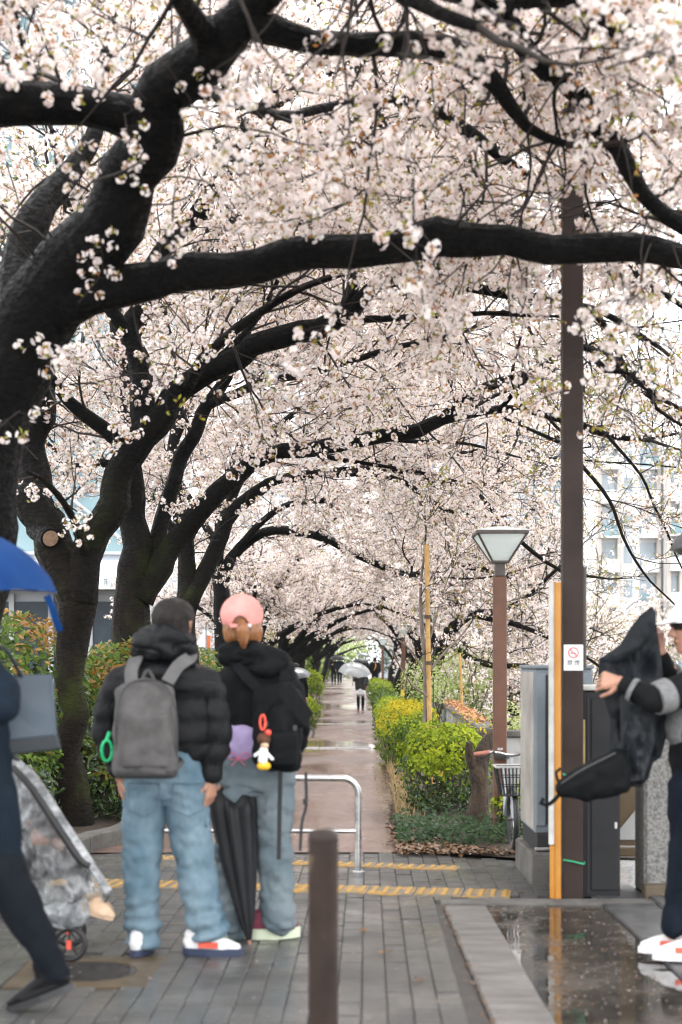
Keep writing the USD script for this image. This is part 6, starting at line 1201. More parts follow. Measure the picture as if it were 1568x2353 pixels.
shoe(wom, (q(545, 2160)[0], Y0 + .03, .004), math.radians(60), m_maroon, m_shoegreen, L=.27, W=.105, sole_h=.055, accent=m_shoegreen)
bp = thing('backpack', 'black flap backpack hung with charms on the person in the pink cap', 'backpack', q(650, 1785, -.2))
b1 = [hull((q(600, 1600, -.16), .05), (q(672, 1602, -.2), .05), (q(604, 1745, -.17), .055), (q(672, 1750, -.22), .055), (q(620, 1752, -.26), .04), (q(665, 1752, -.28), .04), (q(640, 1640, -.27), .045))]
obj('bag_body', solid(b1, .018, 5, .01, 9, 33), m_bagblack, bp, smooth=True, world=True)
obj('flap', solid([hull((q(598, 1590, -.2), .03), (q(665, 1580, -.22), .03), (q(716, 1640, -.22), .012), (q(700, 1668, -.25), .012), (q(606, 1650, -.25), .03), (q(640, 1600, -.27), .03))], .018, 4, .008, 9, 34), m_bagblack, bp, smooth=True, world=True)
obj('front_pocket', solid([hull((q(622, 1690, -.31), .02), (q(676, 1690, -.32), .02), (q(626, 1750, -.31), .024), (q(674, 1752, -.31), .024))], .016, 4, .006, 12, 35), m_bagblack, bp, smooth=True, world=True)
for a in (612, 678): obj('buckle', box(q(a, 1663 + (a > 650) * 10, -.305), (.02, .012, .028), .003), m_greyline, bp, world=True)
obj('shoulder_strap', band([q(600, 1590, -.17), q(570, 1560, -.13), q(545, 1530, -.1), q(535, 1515, -.02)], .05, (0, -1, .3), .012), m_bagblack, bp, world=True); obj('shoulder_strap', band([q(650, 1585, -.18), q(655, 1550, -.14), q(650, 1525, -.06)], .05, (0, -1, .3), .012), m_bagblack, bp, world=True)
obj('hanging_strap', band([q(645, 1765, -.24), q(643, 1850, -.22), q(641, 1975, -.2)], .022, (0, -1, 0), .004), m_blackp, bp, world=True)
obj('hanging_strap', band([q(703, 1775, -.2), q(704, 1850, -.19), q(694, 1890, -.19), q(690, 1955, -.19)], .016, (0, -1, 0), .004), m_blackp, bp, world=True); obj('strap_slider', box(q(702, 1842, -.192), (.024, .012, .03), .004), m_blackp, bp, world=True)
obj('strap_end', band([q(712, 1668, -.23), q(722, 1682, -.23), q(718, 1695, -.23)], .012, (0, -1, 0), .004), m_blackp, bp, world=True)
ch = thing('plush_charm', 'small plush charm with red clip, white body and yellow feet on the black backpack', 'charm', q(608, 1725, -.36))
bl = lambda a, b, r, dy=-.36: solid([hull((q(a, b, dy), r), (q(a + 1, b + 1, dy), r * .95))], .012, 2, .002, 60, int(a))
m_fuzz = M('brown_fuzz', (0.05, 0.018, 0.01), (0.1, 0.04, 0.02), scale=40, rough=.95); m_cwhite = M('charm_white', (.75, .74, .72), rough=.8); m_cyel = M('charm_yellow', (.72, .42, .02), rough=.6); m_cred = M('charm_red', (.66, .05, .03), (.7, .1, .06), scale=30, rough=.4)
obj('hair', bl(606, 1698, .034), m_fuzz, ch, smooth=True, world=True); obj('face', bl(608, 1712, .02, -.372), m_khaki, ch, smooth=True, world=True)
obj('torso', solid([hull((q(606, 1725, -.37), .022), (q(604, 1746, -.37), .024))], .012, 2), m_cwhite, ch, smooth=True, world=True)
for s in (-1, 1): obj('arm', solid(chain((q(604 + 6 * s, 1728, -.37), .01), (q(606 + 20 * s, 1740 + 4 * s, -.37), .008)), .01, 2), m_cwhite, ch, smooth=True, world=True)
obj('feet', solid([hull((q(600, 1760, -.37), .02), (q(613, 1760, -.37), .02))], .012, 2), m_cyel, ch, smooth=True, world=True)
obj('clip', tube(np.array([q(604 + 6 * math.cos(a), 1660 + 18 * math.sin(a), -.34) for a in np.linspace(0, 6.283, 11)]), .007, 6), m_cred, ch, smooth=True, world=True); obj('bead', bl(616, 1683, .016, -.375), m_cred, ch, smooth=True, world=True)
# folded black umbrella held point down between them
um = thing('folded_umbrella', 'loosely folded black umbrella held point down between the couple', 'umbrella', q(577, 2190, -.1))
top, tip = q(532, 1815, -.04), q(573, 2160, -.12); ax = unit(tip - top); u_, w_ = frame(ax); L = np.linalg.norm(tip - top); V = []; na = 48; rows = 18
for i in range(rows):
    f = i / (rows - 1); R = np.interp(f, [0, .04, .12, .5, .85, 1], [.05, .1, .112, .085, .04, .012])
    for j in range(na):
        a = 2 * np.pi * j / na + .35 * f; r = R * (1 + .16 * math.sin(8 * a + .6) * (1 - .4 * f) + .1 * math.sin(3 * a + 1)); top_off = (.05 * math.cos(2 * a + .4) * (1 - f) ** 4); V.append(top + ax * (L * f + top_off) + (u_ * math.cos(a) + w_ * math.sin(a)) * r)
F = [[i * na + j, i * na + (j + 1) % na, (i + 1) * na + (j + 1) % na, (i + 1) * na + j] for i in range(rows - 1) for j in range(na)]
V += [top + ax * .02, tip]; F = np.array(F); F = np.vstack([F[:, [0, 1, 2]], F[:, [0, 2, 3]], [[len(V) - 2, (j + 1) % na, j] for j in range(na)], [[len(V) - 1, (rows - 1) * na + j, (rows - 1) * na + (j + 1) % na] for j in range(na)]])
obj('folded_canopy', trimesh.Trimesh(np.array(V), F, process=False), m_blackumb, um, smooth=True, world=True)
obj('tip', tube(np.array([tip - ax * .01, q(577, 2188, -.125)]), [.011, .007], 8), m_wood, um, world=True); obj('handle', tube(np.array([top + ax * .05, q(516, 1775, -.035)]), .011, 8), m_blackp, um, world=True)

# --- the walking person in navy coat with blue umbrella and tote at the left edge
Y0 = 5.9
cm = thing('person', 'person in navy coat and black dress shoes walking left under blue umbrella', 'person', (q(-80, 2330)[0], Y0, 0))
HM = q(-120, 1395); fw = (-1, .1, 0)
body = head_man(HM, fw) + chain((q(-112, 1450), .056), (q(-105, 1500), .06)) + [hull((q(-100, 1540, -.13), .06), (q(-105, 1540, .13), .06), (q(-90, 1700), .1))] + [hull((q(-80, 1800, -.07), .09), (q(-95, 1800, .07), .09), (q(-90, 1700), .09))]
body += chain((q(-78, 1520, -.2), .045), (q(-8, 1600, -.235), .036), (q(-90, 1598, -.29), .03), (q(-125, 1585, -.3), .03)) + chain((q(-105, 1530, .2), .055), (q(-100, 1690, .24), .046), (q(-190, 1600, .2), .032))
body += chain((q(-62, 1880, -.07), .08), (q(45, 2082, -.06), .056), (q(135, 2235, -.02), .04)) + chain((q(-110, 1880, .08), .09), (q(-190, 2080, .08), .056), (q(-215, 2300, .08), .04))
B0 = tri(MF.batch_boolean([MF.batch_boolean(body, manifold3d.OpType.Add)] + hand_man(q(-125, 1582, -.3), (-1, 0, .25), (0, -1, 0), side=1, curl=1.2) + hand_man(q(-195, 1597, .2), (-1, 0, .2), (0, 1, 0), side=-1, curl=1.2), manifold3d.OpType.Add).refine_to_length(.022)); trimesh.smoothing.filter_taubin(B0, iterations=4)
obj('body', B0, m_skin, cm, smooth=True, world=True); eyes(cm, HM, fw); obj('hair', hair_cap(HM, fw, seed=6), m_hairb, cm, smooth=True, world=True)
ct = [hull((q(-105, 1535, -.15), .1), (q(-105, 1535, .15), .1), (q(-95, 1700), .16)), hull((q(-75, 1640), .17), (q(-45, 1820, -.08), .15), (q(-80, 1820, .08), .14)), hull((q(-45, 1820, -.08), .15), (q(-80, 1820, .08), .145), (q(-60, 1975, -.05), .17), (q(-10, 1985, -.05), .12), (q(-165, 1995, .05), .12), (q(28, 2012, -.04), .065))]
ct += chain((q(-75, 1515, -.2), .1), (q(-8, 1580, -.23), .09), (q(0, 1620, -.24), .08), (q(-90, 1600, -.29), .055)) + chain((q(-105, 1530, .2), .09), (q(-95, 1690, .24), .072), (q(-170, 1610, .2), .05))
obj('coat', solid(ct, .026, 7, .012, 6, 41), m_navycoat, cm, smooth=True, world=True)
tz = chain((q(-60, 1880, -.07), .125), (q(45, 2080, -.06), .088), (q(85, 2150, -.045), .075), (q(128, 2235, -.02), .06)) + chain((q(-110, 1950, .08), .11), (q(-185, 2090, .08), .08), (q(-212, 2290, .08), .06))
obj('trousers', solid(tz, .024, 6, .01, 8, 42), m_navytrs, cm, smooth=True, world=True)
shoe(cm, (q(128, 2318)[0], Y0 - .03, .002), math.radians(176), m_polish, m_blackp, L=.3, W=.1, pitch=.36, sole_h=.03, high=.115)
shoe(cm, (q(-205, 2330)[0], Y0 + .08, .002), math.radians(180), m_polish, m_blackp, L=.3, W=.1, sole_h=.022, high=.08)
tb = thing('tote_bag', 'slate blue leather tote bag hanging at the elbow of the navy coat', 'bag', q(55, 1745, .08))
bgv = [q(*a) for a in ((-75, 1556, -.02), (118, 1553, .06), (-75, 1556, .12), (118, 1553, .16), (-75, 1735, -.06), (128, 1712, .02), (-70, 1735, .16), (132, 1712, .18))]
obj('bag_body', solid([hull(*[(p, .008) for p in bgv])], .03, 2, .006, 5, 43), m_tote, tb, smooth=40, world=True)
bgb = [q(*a) for a in ((-78, 1716, -.068), (126, 1692, .012), (-72, 1716, .168), (130, 1692, .188), (-76, 1742, -.066), (134, 1718, .014), (-72, 1742, .166), (136, 1718, .186))]
obj('base_panel', solid([hull(*[(p, .009) for p in bgb])], .03, 2), m_totedark, tb, smooth=40, world=True)
for dy in (.0, .13): obj('handle', tube(spline([q(-40, 1558, dy), q(-30, 1500, dy - .1), q(10, 1490, dy - .12), q(50, 1556, dy + .03)], .03), .009, 6), m_totedark, tb, smooth=True, world=True)
umbrella('blue_umbrella', 'bright blue umbrella over the person in the navy coat', q(-160, 1195, .05), .54, .27, m_blueumb, axis=(.06, -.04, 1), shaft=.66, spin=.05)
us = thing('umbrella_strap', 'blue closing strap hanging from the edge of the blue umbrella', 'strap', q(125, 1400, 0)); obj('strap', band([q(108, 1368, .02), q(119, 1395, 0), q(128, 1425, 0), q(138, 1450, .01)], .03, (0, -1, 0), .004), m_blueumb, us, world=True)

# --- pushchair with its clear rain cover and the child's foot
Y0 = 6.9
sr = thing('pushchair', 'pushchair under a crumpled clear rain cover with silver edge, behind the navy coat', 'pushchair', (q(90, 2190)[0], Y0, 0))
def wheel(c, r, w, nm='wheel'):
    ty = trimesh.creation.torus(r - .014, .014, major_sections=28, minor_sections=8); ty.apply_transform(trimesh.transformations.rotation_matrix(math.pi / 2, [1, 0, 0])); ty.apply_translation(c)
    o = obj(nm, ty, m_blackp, sr, smooth=True, world=True)
    sp_ = [tube(np.array([c, c + np.array([math.cos(a), 0, math.sin(a)]) * (r - .02)]), .007, 5) for a in np.linspace(.3, 6.583, 6)[:-1]] + [tube(np.array([c - [0, w, 0], c + [0, w, 0]]), .016, 8)]
    obj('spokes', sp_, m_blackp, o, world=True); obj('hub', lathe([(0, -.02), (.012, -.02), (.012, .02), (0, .02)], 10, c + [0, -w, 0]), m_cred, o, world=True)
for dy in (-.06, .3): wheel(q(160, 2150, dy) * [1, 1, 0] + [0, 0, .088], .088, .02)
for dy in (-.08, .36): wheel(q(-60, 2150, dy) * [1, 1, 0] + [0, 0, .12], .12, .02)
for dy in (-.02, .3):
    obj('frame_tube', tube(spline([q(-90, 1600, dy), q(60, 1770, dy), q(130, 1880, dy), q(205, 1985, dy), q(170, 2080, dy), q(160, 2140, dy)], .05), .014, 8), m_blackp, sr, smooth=True, world=True)
    obj('frame_tube', tube(np.array([q(100, 1850, dy), q(20, 2000, dy), q(-60, 2130, dy)]), .012, 8), m_blackp, sr, world=True)
obj('frame_tube', tube(spline([q(30, 1762, -.13), q(70, 1808, -.15), q(124, 1890, -.15), q(182, 1975, -.14), q(206, 1990, -.13)], .05), .017, 8), m_blackp, sr, smooth=True, world=True)
obj('cross_bar', tube(np.array([q(160, 2112, -.05), q(160, 2112, .3)]), .012, 8), m_blackp, sr, world=True)
obj('handle_grip', tube(np.array([q(-92, 1598, -.03), q(-92, 1598, .31)]), .018, 8), m_blackp, sr, world=True)
obj('seat', solid([hull((q(20, 1830, .02), .05), (q(20, 1830, .26), .05), (q(70, 2000, .02), .05), (q(70, 2000, .26), .05)), hull((q(70, 2000, .02), .05), (q(70, 2000, .26), .05), (q(170, 2000, .02), .04), (q(170, 2000, .26), .04))], .04, 4), m_blackcloth, sr, smooth=True, world=True)
obj('silver_edge', band([q(42, 1752, -.08), q(85, 1800, -.1), q(140, 1880, -.1), q(198, 1968, -.09), q(250, 2048, -.06)], .034, (.25, -1, .25), .012), m_silver, sr, world=True)
obj('hood_panel', pillow([(30, 1745), (66, 1760), (78, 1830), (60, 1900), (30, 1920), (10, 1800)], 6.86, .03, .015, .03, 3), m_silver, sr, smooth=True, world=True)
obj('rain_cover', pillow([(30, 1750), (72, 1762), (110, 1815), (190, 1945), (255, 2050), (245, 2075), (205, 2080), (190, 2130), (140, 2140), (95, 2115), (80, 2060), (55, 1990), (30, 1900)], 6.92, .17, .05, .02, 5, 12.0, rim=.2), m_plastic, sr, smooth=True, world=True)
obj('lower_skirt', pillow([(92, 2085), (120, 2070), (160, 2075), (200, 2060), (208, 2105), (190, 2128), (150, 2138), (105, 2125)], 6.82, .05, .04, .02, 9, 16.0), m_plastic, sr, smooth=True, world=True)
bkt = thing('blanket', 'brown checked blanket over the child inside the rain cover', 'blanket', q(120, 1990)); obj('cloth', pillow([(70, 1880), (130, 1875), (190, 1945), (205, 1995), (165, 2020), (110, 1985), (75, 1940)], 6.98, .11, .02, .025, 6), m_blanket, bkt, smooth=True, world=True)
cd = thing('person', 'small child in the pushchair, beige shoe sticking out in front', 'person', q(60, 1990, .12))
HCh = q(30, 1830, .14); body = head_man(HCh, (1, 0, .1), k=.88) + chain((HCh - [0, 0, .08], .04), (q(45, 1890, .14), .07), (q(62, 1975, .14), .085)) + chain((q(75, 1985, .06), .05), (q(160, 1985, .03), .042), (q(208, 2090, .0), .028)) + chain((q(75, 1985, .2), .05), (q(160, 1985, .22), .042), (q(205, 2080, .22), .028)) + chain((q(45, 1880, .06), .035), (q(85, 1930, .0), .028), (q(125, 1935, .02), .02)) + chain((q(45, 1880, .22), .035), (q(85, 1930, .26), .028), (q(125, 1935, .25), .02))
B0 = tri(MF.batch_boolean([MF.batch_boolean(body, manifold3d.OpType.Add)] + hand_man(q(125, 1935, .02), (1, 0, -.1), (0, -.2, 1), size=.1, curl=.6) + hand_man(q(125, 1935, .25), (1, 0, -.1), (0, .2, 1), size=.1, curl=.6, side=-1), manifold3d.OpType.Add).refine_to_length(.02)); trimesh.smoothing.filter_taubin(B0, iterations=4)
obj('body', B0, m_skin, cd, smooth=True, world=True); eyes(cd, HCh, (1, 0, .1), k=.88); obj('hair', hair_cap(HCh, (1, 0, .1), k=.88, seed=4), m_hairb, cd, smooth=True, world=True)
obj('romper', solid(chain((q(45, 1888, .14), .095), (q(62, 1975, .14), .105)) + chain((q(75, 1985, .06), .066), (q(160, 1985, .03), .056), (q(203, 2078, .0), .04)) + chain((q(75, 1985, .2), .066), (q(160, 1985, .22), .056), (q(202, 2070, .22), .04)), .03, 5, .008, 9, 3), m_greybag, cd, smooth=True, world=True)
shoe(cd, q(208, 2112, -.02), math.radians(-6), m_khaki, m_khaki, L=.165, W=.072, pitch=.3, sole_h=.018, high=.06); shoe(cd, q(205, 2100, .22), math.radians(4), m_khaki, m_khaki, L=.165, W=.072, pitch=.25, sole_h=.018, high=.06)

# --- the person at the right edge shaking out a dark jacket
Y0 = 6.95
rp = thing('person', 'person in white cap and grey striped sweater holding up a dark jacket', 'person', (q(1600, 2180)[0], Y0, 0))
HR = q(1590, 1445); fw = (-1, -.12, -.02)
HL1 = (q(1452, 1590, -.2), (q(1400, 1562, -.2)))
body = head_man(HR, fw) + chain((q(1602, 1490), .055), (q(1606, 1530), .06)) + [hull((q(1606, 1570, -.13), .08), (q(1606, 1570, .13), .08), (q(1606, 1700), .125))] + [hull((q(1606, 1760, -.05), .115), (q(1606, 1760, .07), .115), (q(1606, 1690), .12))]
body += chain((q(1600, 1570, -.18), .058), (q(1500, 1605, -.26), .048), (q(1424, 1568, -.2), .032)) + chain((q(1600, 1565, .18), .058), (q(1562, 1590, .2), .05), (q(1517, 1500, .05), .034))
body += chain((q(1590, 1810, -.07), .09), (q(1575, 1990, -.05), .058), (q(1545, 2140, -.04), .04)) + chain((q(1600, 1810, .09), .09), (q(1600, 1990, .08), .058), (q(1572, 2140, .03), .04))
B0 = tri(MF.batch_boolean([MF.batch_boolean(body, manifold3d.OpType.Add)] + hand_man(q(1424, 1566, -.2), (-1, .1, .05), (0, -1, .3), side=-1, curl=1.35, size=.175, spread=.01) + hand_man(q(1518, 1492, .05), (-.15, -.1, 1), (.8, -.8, .1), side=1, curl=1.1, size=.175, spread=.01), manifold3d.OpType.Add).refine_to_length(.018)); trimesh.smoothing.filter_taubin(B0, iterations=4)
obj('body', B0, m_skin, rp, smooth=True, world=True); eyes(rp, HR, fw); obj('hair', hair_cap(HR, fw, seed=9), m_hairb, rp, smooth=True, world=True)
cr = solid([hull((HR + [.012, 0, .055], (.122, .112, .095)), (HR + [.0, 0, .03], (.124, .114, .035)))], .015, 3); cr.vertices[:, 2] = np.maximum(cr.vertices[:, 2], HR[2] + .028)
co = obj('cap', cr, m_capwhite, rp, smooth=True, world=True)
obj('brim', solid([hull((HR + [-.08, -.06, .042], (.03, .02, .007)), (HR + [-.08, .06, .042], (.03, .02, .007)), (HR + [-.165, -.02, .022], (.03, .045, .006)))], .015, 2), m_capwhite, co, smooth=True, world=True)
sw = [hull((q(1606, 1575, -.15), .095), (q(1606, 1575, .15), .095), (q(1600, 1740, -.05), .135), (q(1600, 1740, .06), .135))] + chain((q(1600, 1572, -.18), .085), (q(1500, 1608, -.26), .068), (q(1438, 1576, -.21), .044)) + chain((q(1600, 1567, .18), .085), (q(1560, 1592, .2), .066), (q(1520, 1512, .06), .044))
so_ = obj('sweater', solid(sw, .022, 6, .01, 9, 51), m_blackcloth, rp, smooth=True, world=True)
def cuff(a, b, r0, r1): obj('grey_band', tube(np.array([a, (a + b) / 2, b]), [r0, (r0 + r1) / 2 + .002, r1], 20), m_sweatgrey, so_, smooth=40, world=True)
cuff(q(1449, 1582, -.222), q(1459, 1587, -.23), .055, .059); cuff(q(1506, 1607, -.258), q(1536, 1596, -.23), .077, .083); cuff(q(1537, 1543, .12), q(1549, 1566, .165), .06, .067)
obj('grey_hem_band', solid([hull((q(1598, 1648, -.07), .142), (q(1598, 1648, .07), .142), (q(1596, 1672, -.06), .144), (q(1596, 1672, .07), .144))], .03, 3, .006, 9, 4), m_sweatgrey, so_, smooth=True, world=True)
jn = [hull((q(1600, 1750, -.05), .118), (q(1604, 1750, .07), .118), (q(1598, 1800, -.05), .12), (q(1604, 1800, .07), .12))] + chain((q(1590, 1810, -.06), .115), (q(1576, 1980, -.05), .085), (q(1549, 2128, -.04), .064)) + chain((q(1602, 1810, .08), .115), (q(1602, 1980, .08), .085), (q(1576, 2128, .03), .064))
obj('jeans', solid(jn, .024, 6, .012, 8, 52), m_darkdenim, rp, smooth=True, world=True)
shoe(rp, (q(1556, 2170)[0], Y0 + .03, .018), math.radians(176), m_shoewhite, m_shoewhite, L=.27, W=.1, sole_h=.03, accent=m_shoered); shoe(rp, (q(1572, 2190)[0], Y0 - .12, .018), math.radians(182), m_shoewhite, m_shoewhite, L=.27, W=.1, sole_h=.03, accent=m_shoered)
ja = thing('dark_jacket', 'dark navy jacket held up and spread between the hands of the white capped person', 'jacket', q(1450, 1810, -.1))
obj('cloth', pillow([(1500, 1393), (1508, 1402), (1512, 1440), (1520, 1500), (1528, 1600), (1535, 1680), (1518, 1740), (1500, 1752), (1488, 1790), (1470, 1806), (1432, 1808), (1420, 1780), (1398, 1735), (1402, 1650), (1384, 1590), (1374, 1545), (1378, 1512), (1392, 1505), (1425, 1482), (1452, 1440), (1474, 1412)], 6.9, .05, .09, .018, 8, 7.0, lean=.05), m_jacket, ja, smooth=True, world=True)
obj('collar_fold', pillow([(1500, 1395), (1510, 1406), (1508, 1440), (1470, 1490), (1425, 1520), (1385, 1522), (1380, 1512), (1425, 1482), (1455, 1440)], 6.83, .035, .04, .018, 9), m_jacket, ja, smooth=True, world=True)
obj('front_panel', pillow([(1425, 1600), (1470, 1560), (1505, 1580), (1508, 1700), (1480, 1795), (1440, 1800), (1428, 1720)], 6.82, .04, .09, .018, 12, 8.0), m_jacket2, ja, smooth=True, world=True)
sg = thing('shoulder_bag', 'black crossbody pouch swinging from beneath the held jacket', 'bag', q(1360, 1845, -.15))
obj('pouch', solid([hull((q(1300, 1812, -.15), .05), (q(1345, 1790, -.15), .075), (q(1420, 1750, -.15), .062), (q(1425, 1800, -.15), .055), (q(1350, 1815, -.15), .06))], .018, 4, .008, 9, 61), m_bagblack, sg, smooth=True, world=True)
obj('zip', tube(spline([q(1290, 1800, -.2), q(1340, 1768, -.235), q(1415, 1730, -.215)], .03), .005, 5), m_greyline, sg, world=True)
obj('strap', band([q(1292, 1818, -.15), q(1275, 1838, -.16), q(1258, 1850, -.16), q(1243, 1846, -.15), q(1250, 1835, -.14)], .02, (0, -1, 0), .006), m_bagblack, sg, world=True); obj('strap', band([q(1285, 1800, -.15), q(1278, 1775, -.16), q(1290, 1765, -.16)], .014, (0, -1, 0), .005), m_bagblack, sg, world=True); obj('strap', band([q(1430, 1745, -.14), q(1440, 1700, -.12), q(1430, 1640, -.06)], .025, (0, -1, 0), .006), m_bagblack, sg, world=True)
umbrella('dark_umbrella', 'dark umbrella edge just entering the frame at the right, above the white cap', P(1738, 1168, 8.2), .5, .24, m_greyumb, shaft=.75, spin=.0)

# --- walkers in the distance
def walker(label, x, y, yaw, H, top, bottom, hairm=None, stride=.12, arm='down', skirt=None, boots=None, legs=None, z=None, group=None, bag=None):
    z = float(ground(x, y)) if z is None else z; k = H / 1.7; f = np.array([math.cos(yaw), math.sin(yaw), 0]); s = np.array([-f[1], f[0], 0]); o = np.array([x, y, z])
    A = lambda a, b, h: o + f * a * k + s * b * k + np.array([0, 0, h * k]); t = thing('person', label, 'person', o, group=group); hc = A(.02, 0, 1.58)
    body = head_man(hc, f, k=k * .98) + chain((A(0, 0, 1.48), .05 * k), (A(0, 0, 1.4), .06 * k)) + [hull((A(0, -.14, 1.36), .065 * k), (A(0, .14, 1.36), .065 * k), (A(0, 0, 1.05), .11 * k))] + [hull((A(0, -.07, .92), .1 * k), (A(0, .07, .92), .1 * k), (A(0, 0, 1.05), .105 * k))]
    LA, LB = A(stride, .09, .09), A(-stride, -.09, .09); K1, K2 = A(stride * .7, .09, .5), A(-stride * .2, -.09, .5)
    body += chain((A(0, .09, .88), .085 * k), (K1, .055 * k), (LA, .038 * k)) + chain((A(0, -.09, .88), .085 * k), (K2, .055 * k), (LB, .038 * k))
    el = [A(-.03, b * .26, 1.12) for b in (1, -1)]; hd = [A(.05, b * .25, .88) for b in (1, -1)]
    if arm == 'up': hd[1] = A(.24, -.12, 1.2); el[1] = A(.02, -.26, 1.12)
    if arm == 'both': hd = [A(.2, .1, 1.12), A(.22, -.1, 1.18)]
    for e, h, b in zip(el, hd, (1, -1)): body += chain((A(0, b * .19, 1.38), .05 * k), (e, .042 * k), (h, .03 * k))
    ms = [MF.batch_boolean(body, manifold3d.OpType.Add)]
    for e, h, b in zip(el, hd, (1, -1)): ms += hand_man(h, unit(h - e), s * b, size=.17 * k, curl=.8 if arm != 'down' else .4, side=b)
    Bm = tri(MF.batch_boolean(ms, manifold3d.OpType.Add).refine_to_length(.035)); trimesh.smoothing.filter_taubin(Bm, iterations=4); obj('body', Bm, m_skin if legs is None else m_skin, t, smooth=True, world=True)
    eyes(t, hc, f, k=k * .98)
    obj('hair', hair_cap(hc, f, k=k, seed=int(y)), hairm or m_hairb, t, smooth=True, world=True)
    jk = [hull((A(0, -.15, 1.36), .088 * k), (A(0, .15, 1.36), .088 * k), (A(0, -.08, .92 - .1 * (skirt is not None)), .145 * k), (A(0, .08, .92 - .1 * (skirt is not None)), .145 * k))]
    for e, h, b in zip(el, hd, (1, -1)): jk += chain((A(0, b * .19, 1.37), .08 * k), (e, .066 * k), (e + (h - e) * .85, .05 * k))
    obj('jacket', solid(jk, .04, 5, .01, 9, int(y)), top, t, smooth=True, world=True)
    if skirt is not None:
        obj('skirt', solid([hull((A(0, 0, .78), .13 * k), (A(0, -.07, .62), .135 * k), (A(0, .07, .62), .135 * k))], .04, 4, .01, 9, 3), skirt, t, smooth=True, world=True)
        obj('stockings', solid(chain((A(0, .09, .72), .085 * k), (K1, .062 * k), (LA, .046 * k)) + chain((A(0, -.09, .72), .085 * k), (K2, .062 * k), (LB, .046 * k)), .04, 3), bottom, t, smooth=True, world=True)
    else:
        obj('trousers', solid([hull((A(0, -.07, .92), .115 * k), (A(0, .07, .92), .115 * k), (A(0, 0, .85), .13 * k))] + chain((A(0, .09, .86), .105 * k), (K1, .078 * k), (LA, .062 * k)) + chain((A(0, -.09, .86), .105 * k), (K2, .078 * k), (LB, .062 * k)), .04, 4, .01, 8, int(y)), bottom, t, smooth=True, world=True)
    for a, kn in ((LA, K1), (LB, K2)):
        g0 = np.array([a[0], a[1], z + .004]); shoe(t, g0, yaw, boots or m_blackp, m_blackp, L=.26 * k, W=.095 * k)
        if boots is not None: obj('boot_leg', solid(chain((a + [0, 0, .02], .056 * k), (a + (kn - a) * .8, .068 * k)), .03, 2), boots, t, smooth=True, world=True)
    if bag is not None: bag(t, A, k)
    return t, A
m_tights = M('sheer_tights', (0.06, 0.04, 0.035), (0.1, 0.07, 0.06), scale=9, rough=.6); m_whiteskirt = M('white_skirt', (.7, .7, .7), (.78, .78, .78), scale=9, rough=.8)
m_shiny = M('shiny_black_jacket', (0.008, 0.009, 0.01), (0.018, 0.018, 0.02), scale=6, rough=.25, rough2=.45, bump=.4, bscale=18, bdist=.02)
wx = P(829, 1600, 51)[0]
walker('person with black boots and white skirt walking under a clear umbrella', wx, 51, math.radians(-91), 1.56, m_shiny, m_tights, stride=.03, arm='up', skirt=m_whiteskirt, boots=m_polish)
umbrella('clear_umbrella', 'clear plastic umbrella held by the person in white skirt and black boots', [P(818, 1500, 50.7)[0], 50.7, P(818, 1524, 50.7)[2]], .60, .34, m_clearumb, axis=(.14, -.3, 1), shaft=.78)
fx = P(768, 1500, 93)[0]; fx2 = P(779, 1500, 92)[0]
walker('person in dark coat on the left of two sharing one black umbrella', fx - .02, 93.3, math.radians(-88), 1.72, m_blackcloth, m_navytrs, stride=.1, group=None, arm='up')
walker('person in dark coat on the right of two sharing one black umbrella', fx2 + .05, 92.4, math.radians(-94), 1.72, m_navytrs, m_darkdenim, stride=.14)
umbrella('black_umbrella', 'black umbrella shared by the two walking in dark coats', [P(776, 1500, 92.6)[0], 92.6, P(776, 1506, 92.6)[2]], .5, .24, m_blackumb, axis=(.05, -.15, 1))
w3 = P(828, 1500, 84)[0]
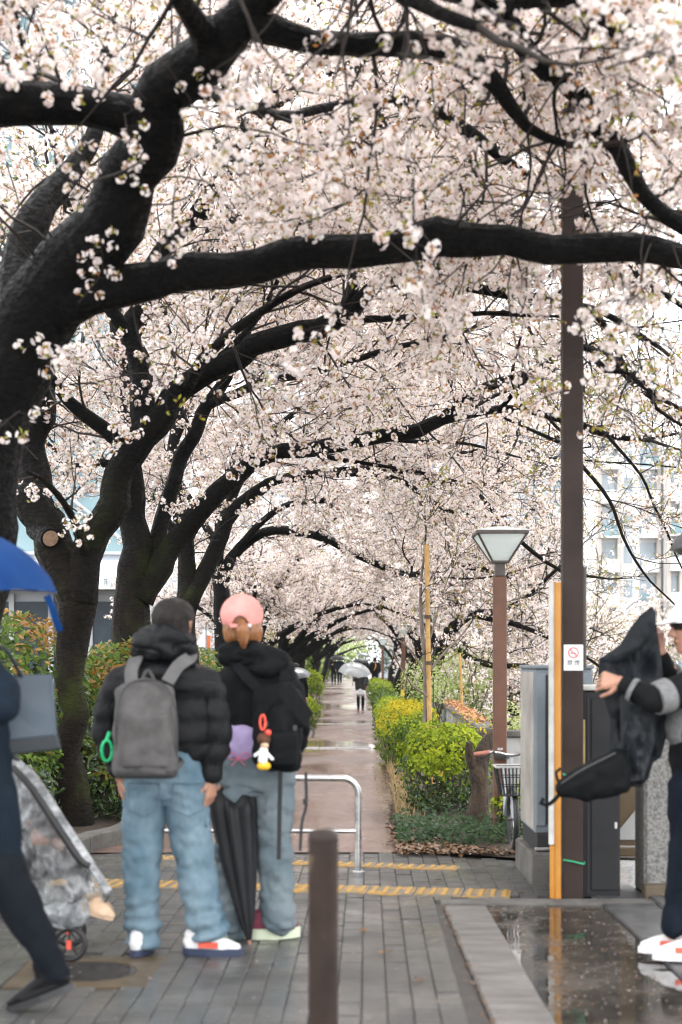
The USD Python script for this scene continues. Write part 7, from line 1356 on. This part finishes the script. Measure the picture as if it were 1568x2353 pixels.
walker('person under black umbrella directly behind the clear umbrella', w3 + .08, 84, math.radians(-90), 1.66, m_blackcloth, m_navytrs, stride=.1, arm='up')
umbrella('black_umbrella', 'black umbrella directly behind and above the clear umbrella', [w3, 83.7, P(828, 1512, 83.7)[2]], .5, .24, m_blackumb, axis=(-.05, -.2, 1))
w4 = P(839, 1500, 98)[0]
walker('person at the back of the group under a dark grey umbrella', w4, 98, math.radians(-90), 1.66, m_navytrs, m_navytrs, stride=.1, arm='up')
umbrella('grey_umbrella', 'dark grey umbrella farthest back above the group on the path', [w4 + .0, 97.7, P(839, 1500, 97.7)[2]], .52, .24, m_greyumb, axis=(.2, -.1, 1))
m_orstrap = M('orange_strap', (.6, .3, .03), rough=.6)
def pack(t, A, k):
    obj('pack', solid([hull((A(-.2, -.1, 1.35), .07), (A(-.2, .1, 1.35), .07), (A(-.2, -.1, 1.05), .08), (A(-.2, .1, 1.05), .08))], .04, 3), m_bagblack, t, smooth=True, world=True); obj('orange_strap', band([A(-.29, -.02, 1.38), A(-.3, -.02, 1.2), A(-.29, .06, 1.02)], .03, (0, -1, 0), .01), m_orstrap, t, world=True)
walker('person walking away with an orange strapped backpack beside the dark trunks', P(862, 1500, 74)[0], 74, math.radians(92), 1.66, m_blackcloth, m_darkdenim, stride=.1, bag=pack)
hx = P(690, 1500, 30)[0]
walker('person mostly hidden behind the pink capped person, under a grey umbrella', hx - .1, 30, math.radians(-80), 1.5, m_blackcloth, m_navytrs, arm='up')
umbrella('grey_umbrella', 'wet grey umbrella peeping out right of the black backpack', [P(668, 1500, 29.7)[0], 29.7, P(668, 1534, 29.7)[2]], .42, .2, m_greyumb, axis=(-.1, -.15, 1))

# ---------------------------------------------------------------- haze over the whole place
m_haze = MAT('haze_air', {'v': ('principled_volume', {'color': (0.96, 0.97, 1.0), 'density': 0.00012, 'anisotropy': 0.2})}, [], surface=None, volume='v.volume')
obj('haze', box((0, 140, 38), (700, 420, 86.8)), m_haze, kind='stuff')
print('sprays', sum(n for _, n in COUNT), [n for _, n in COUNT])
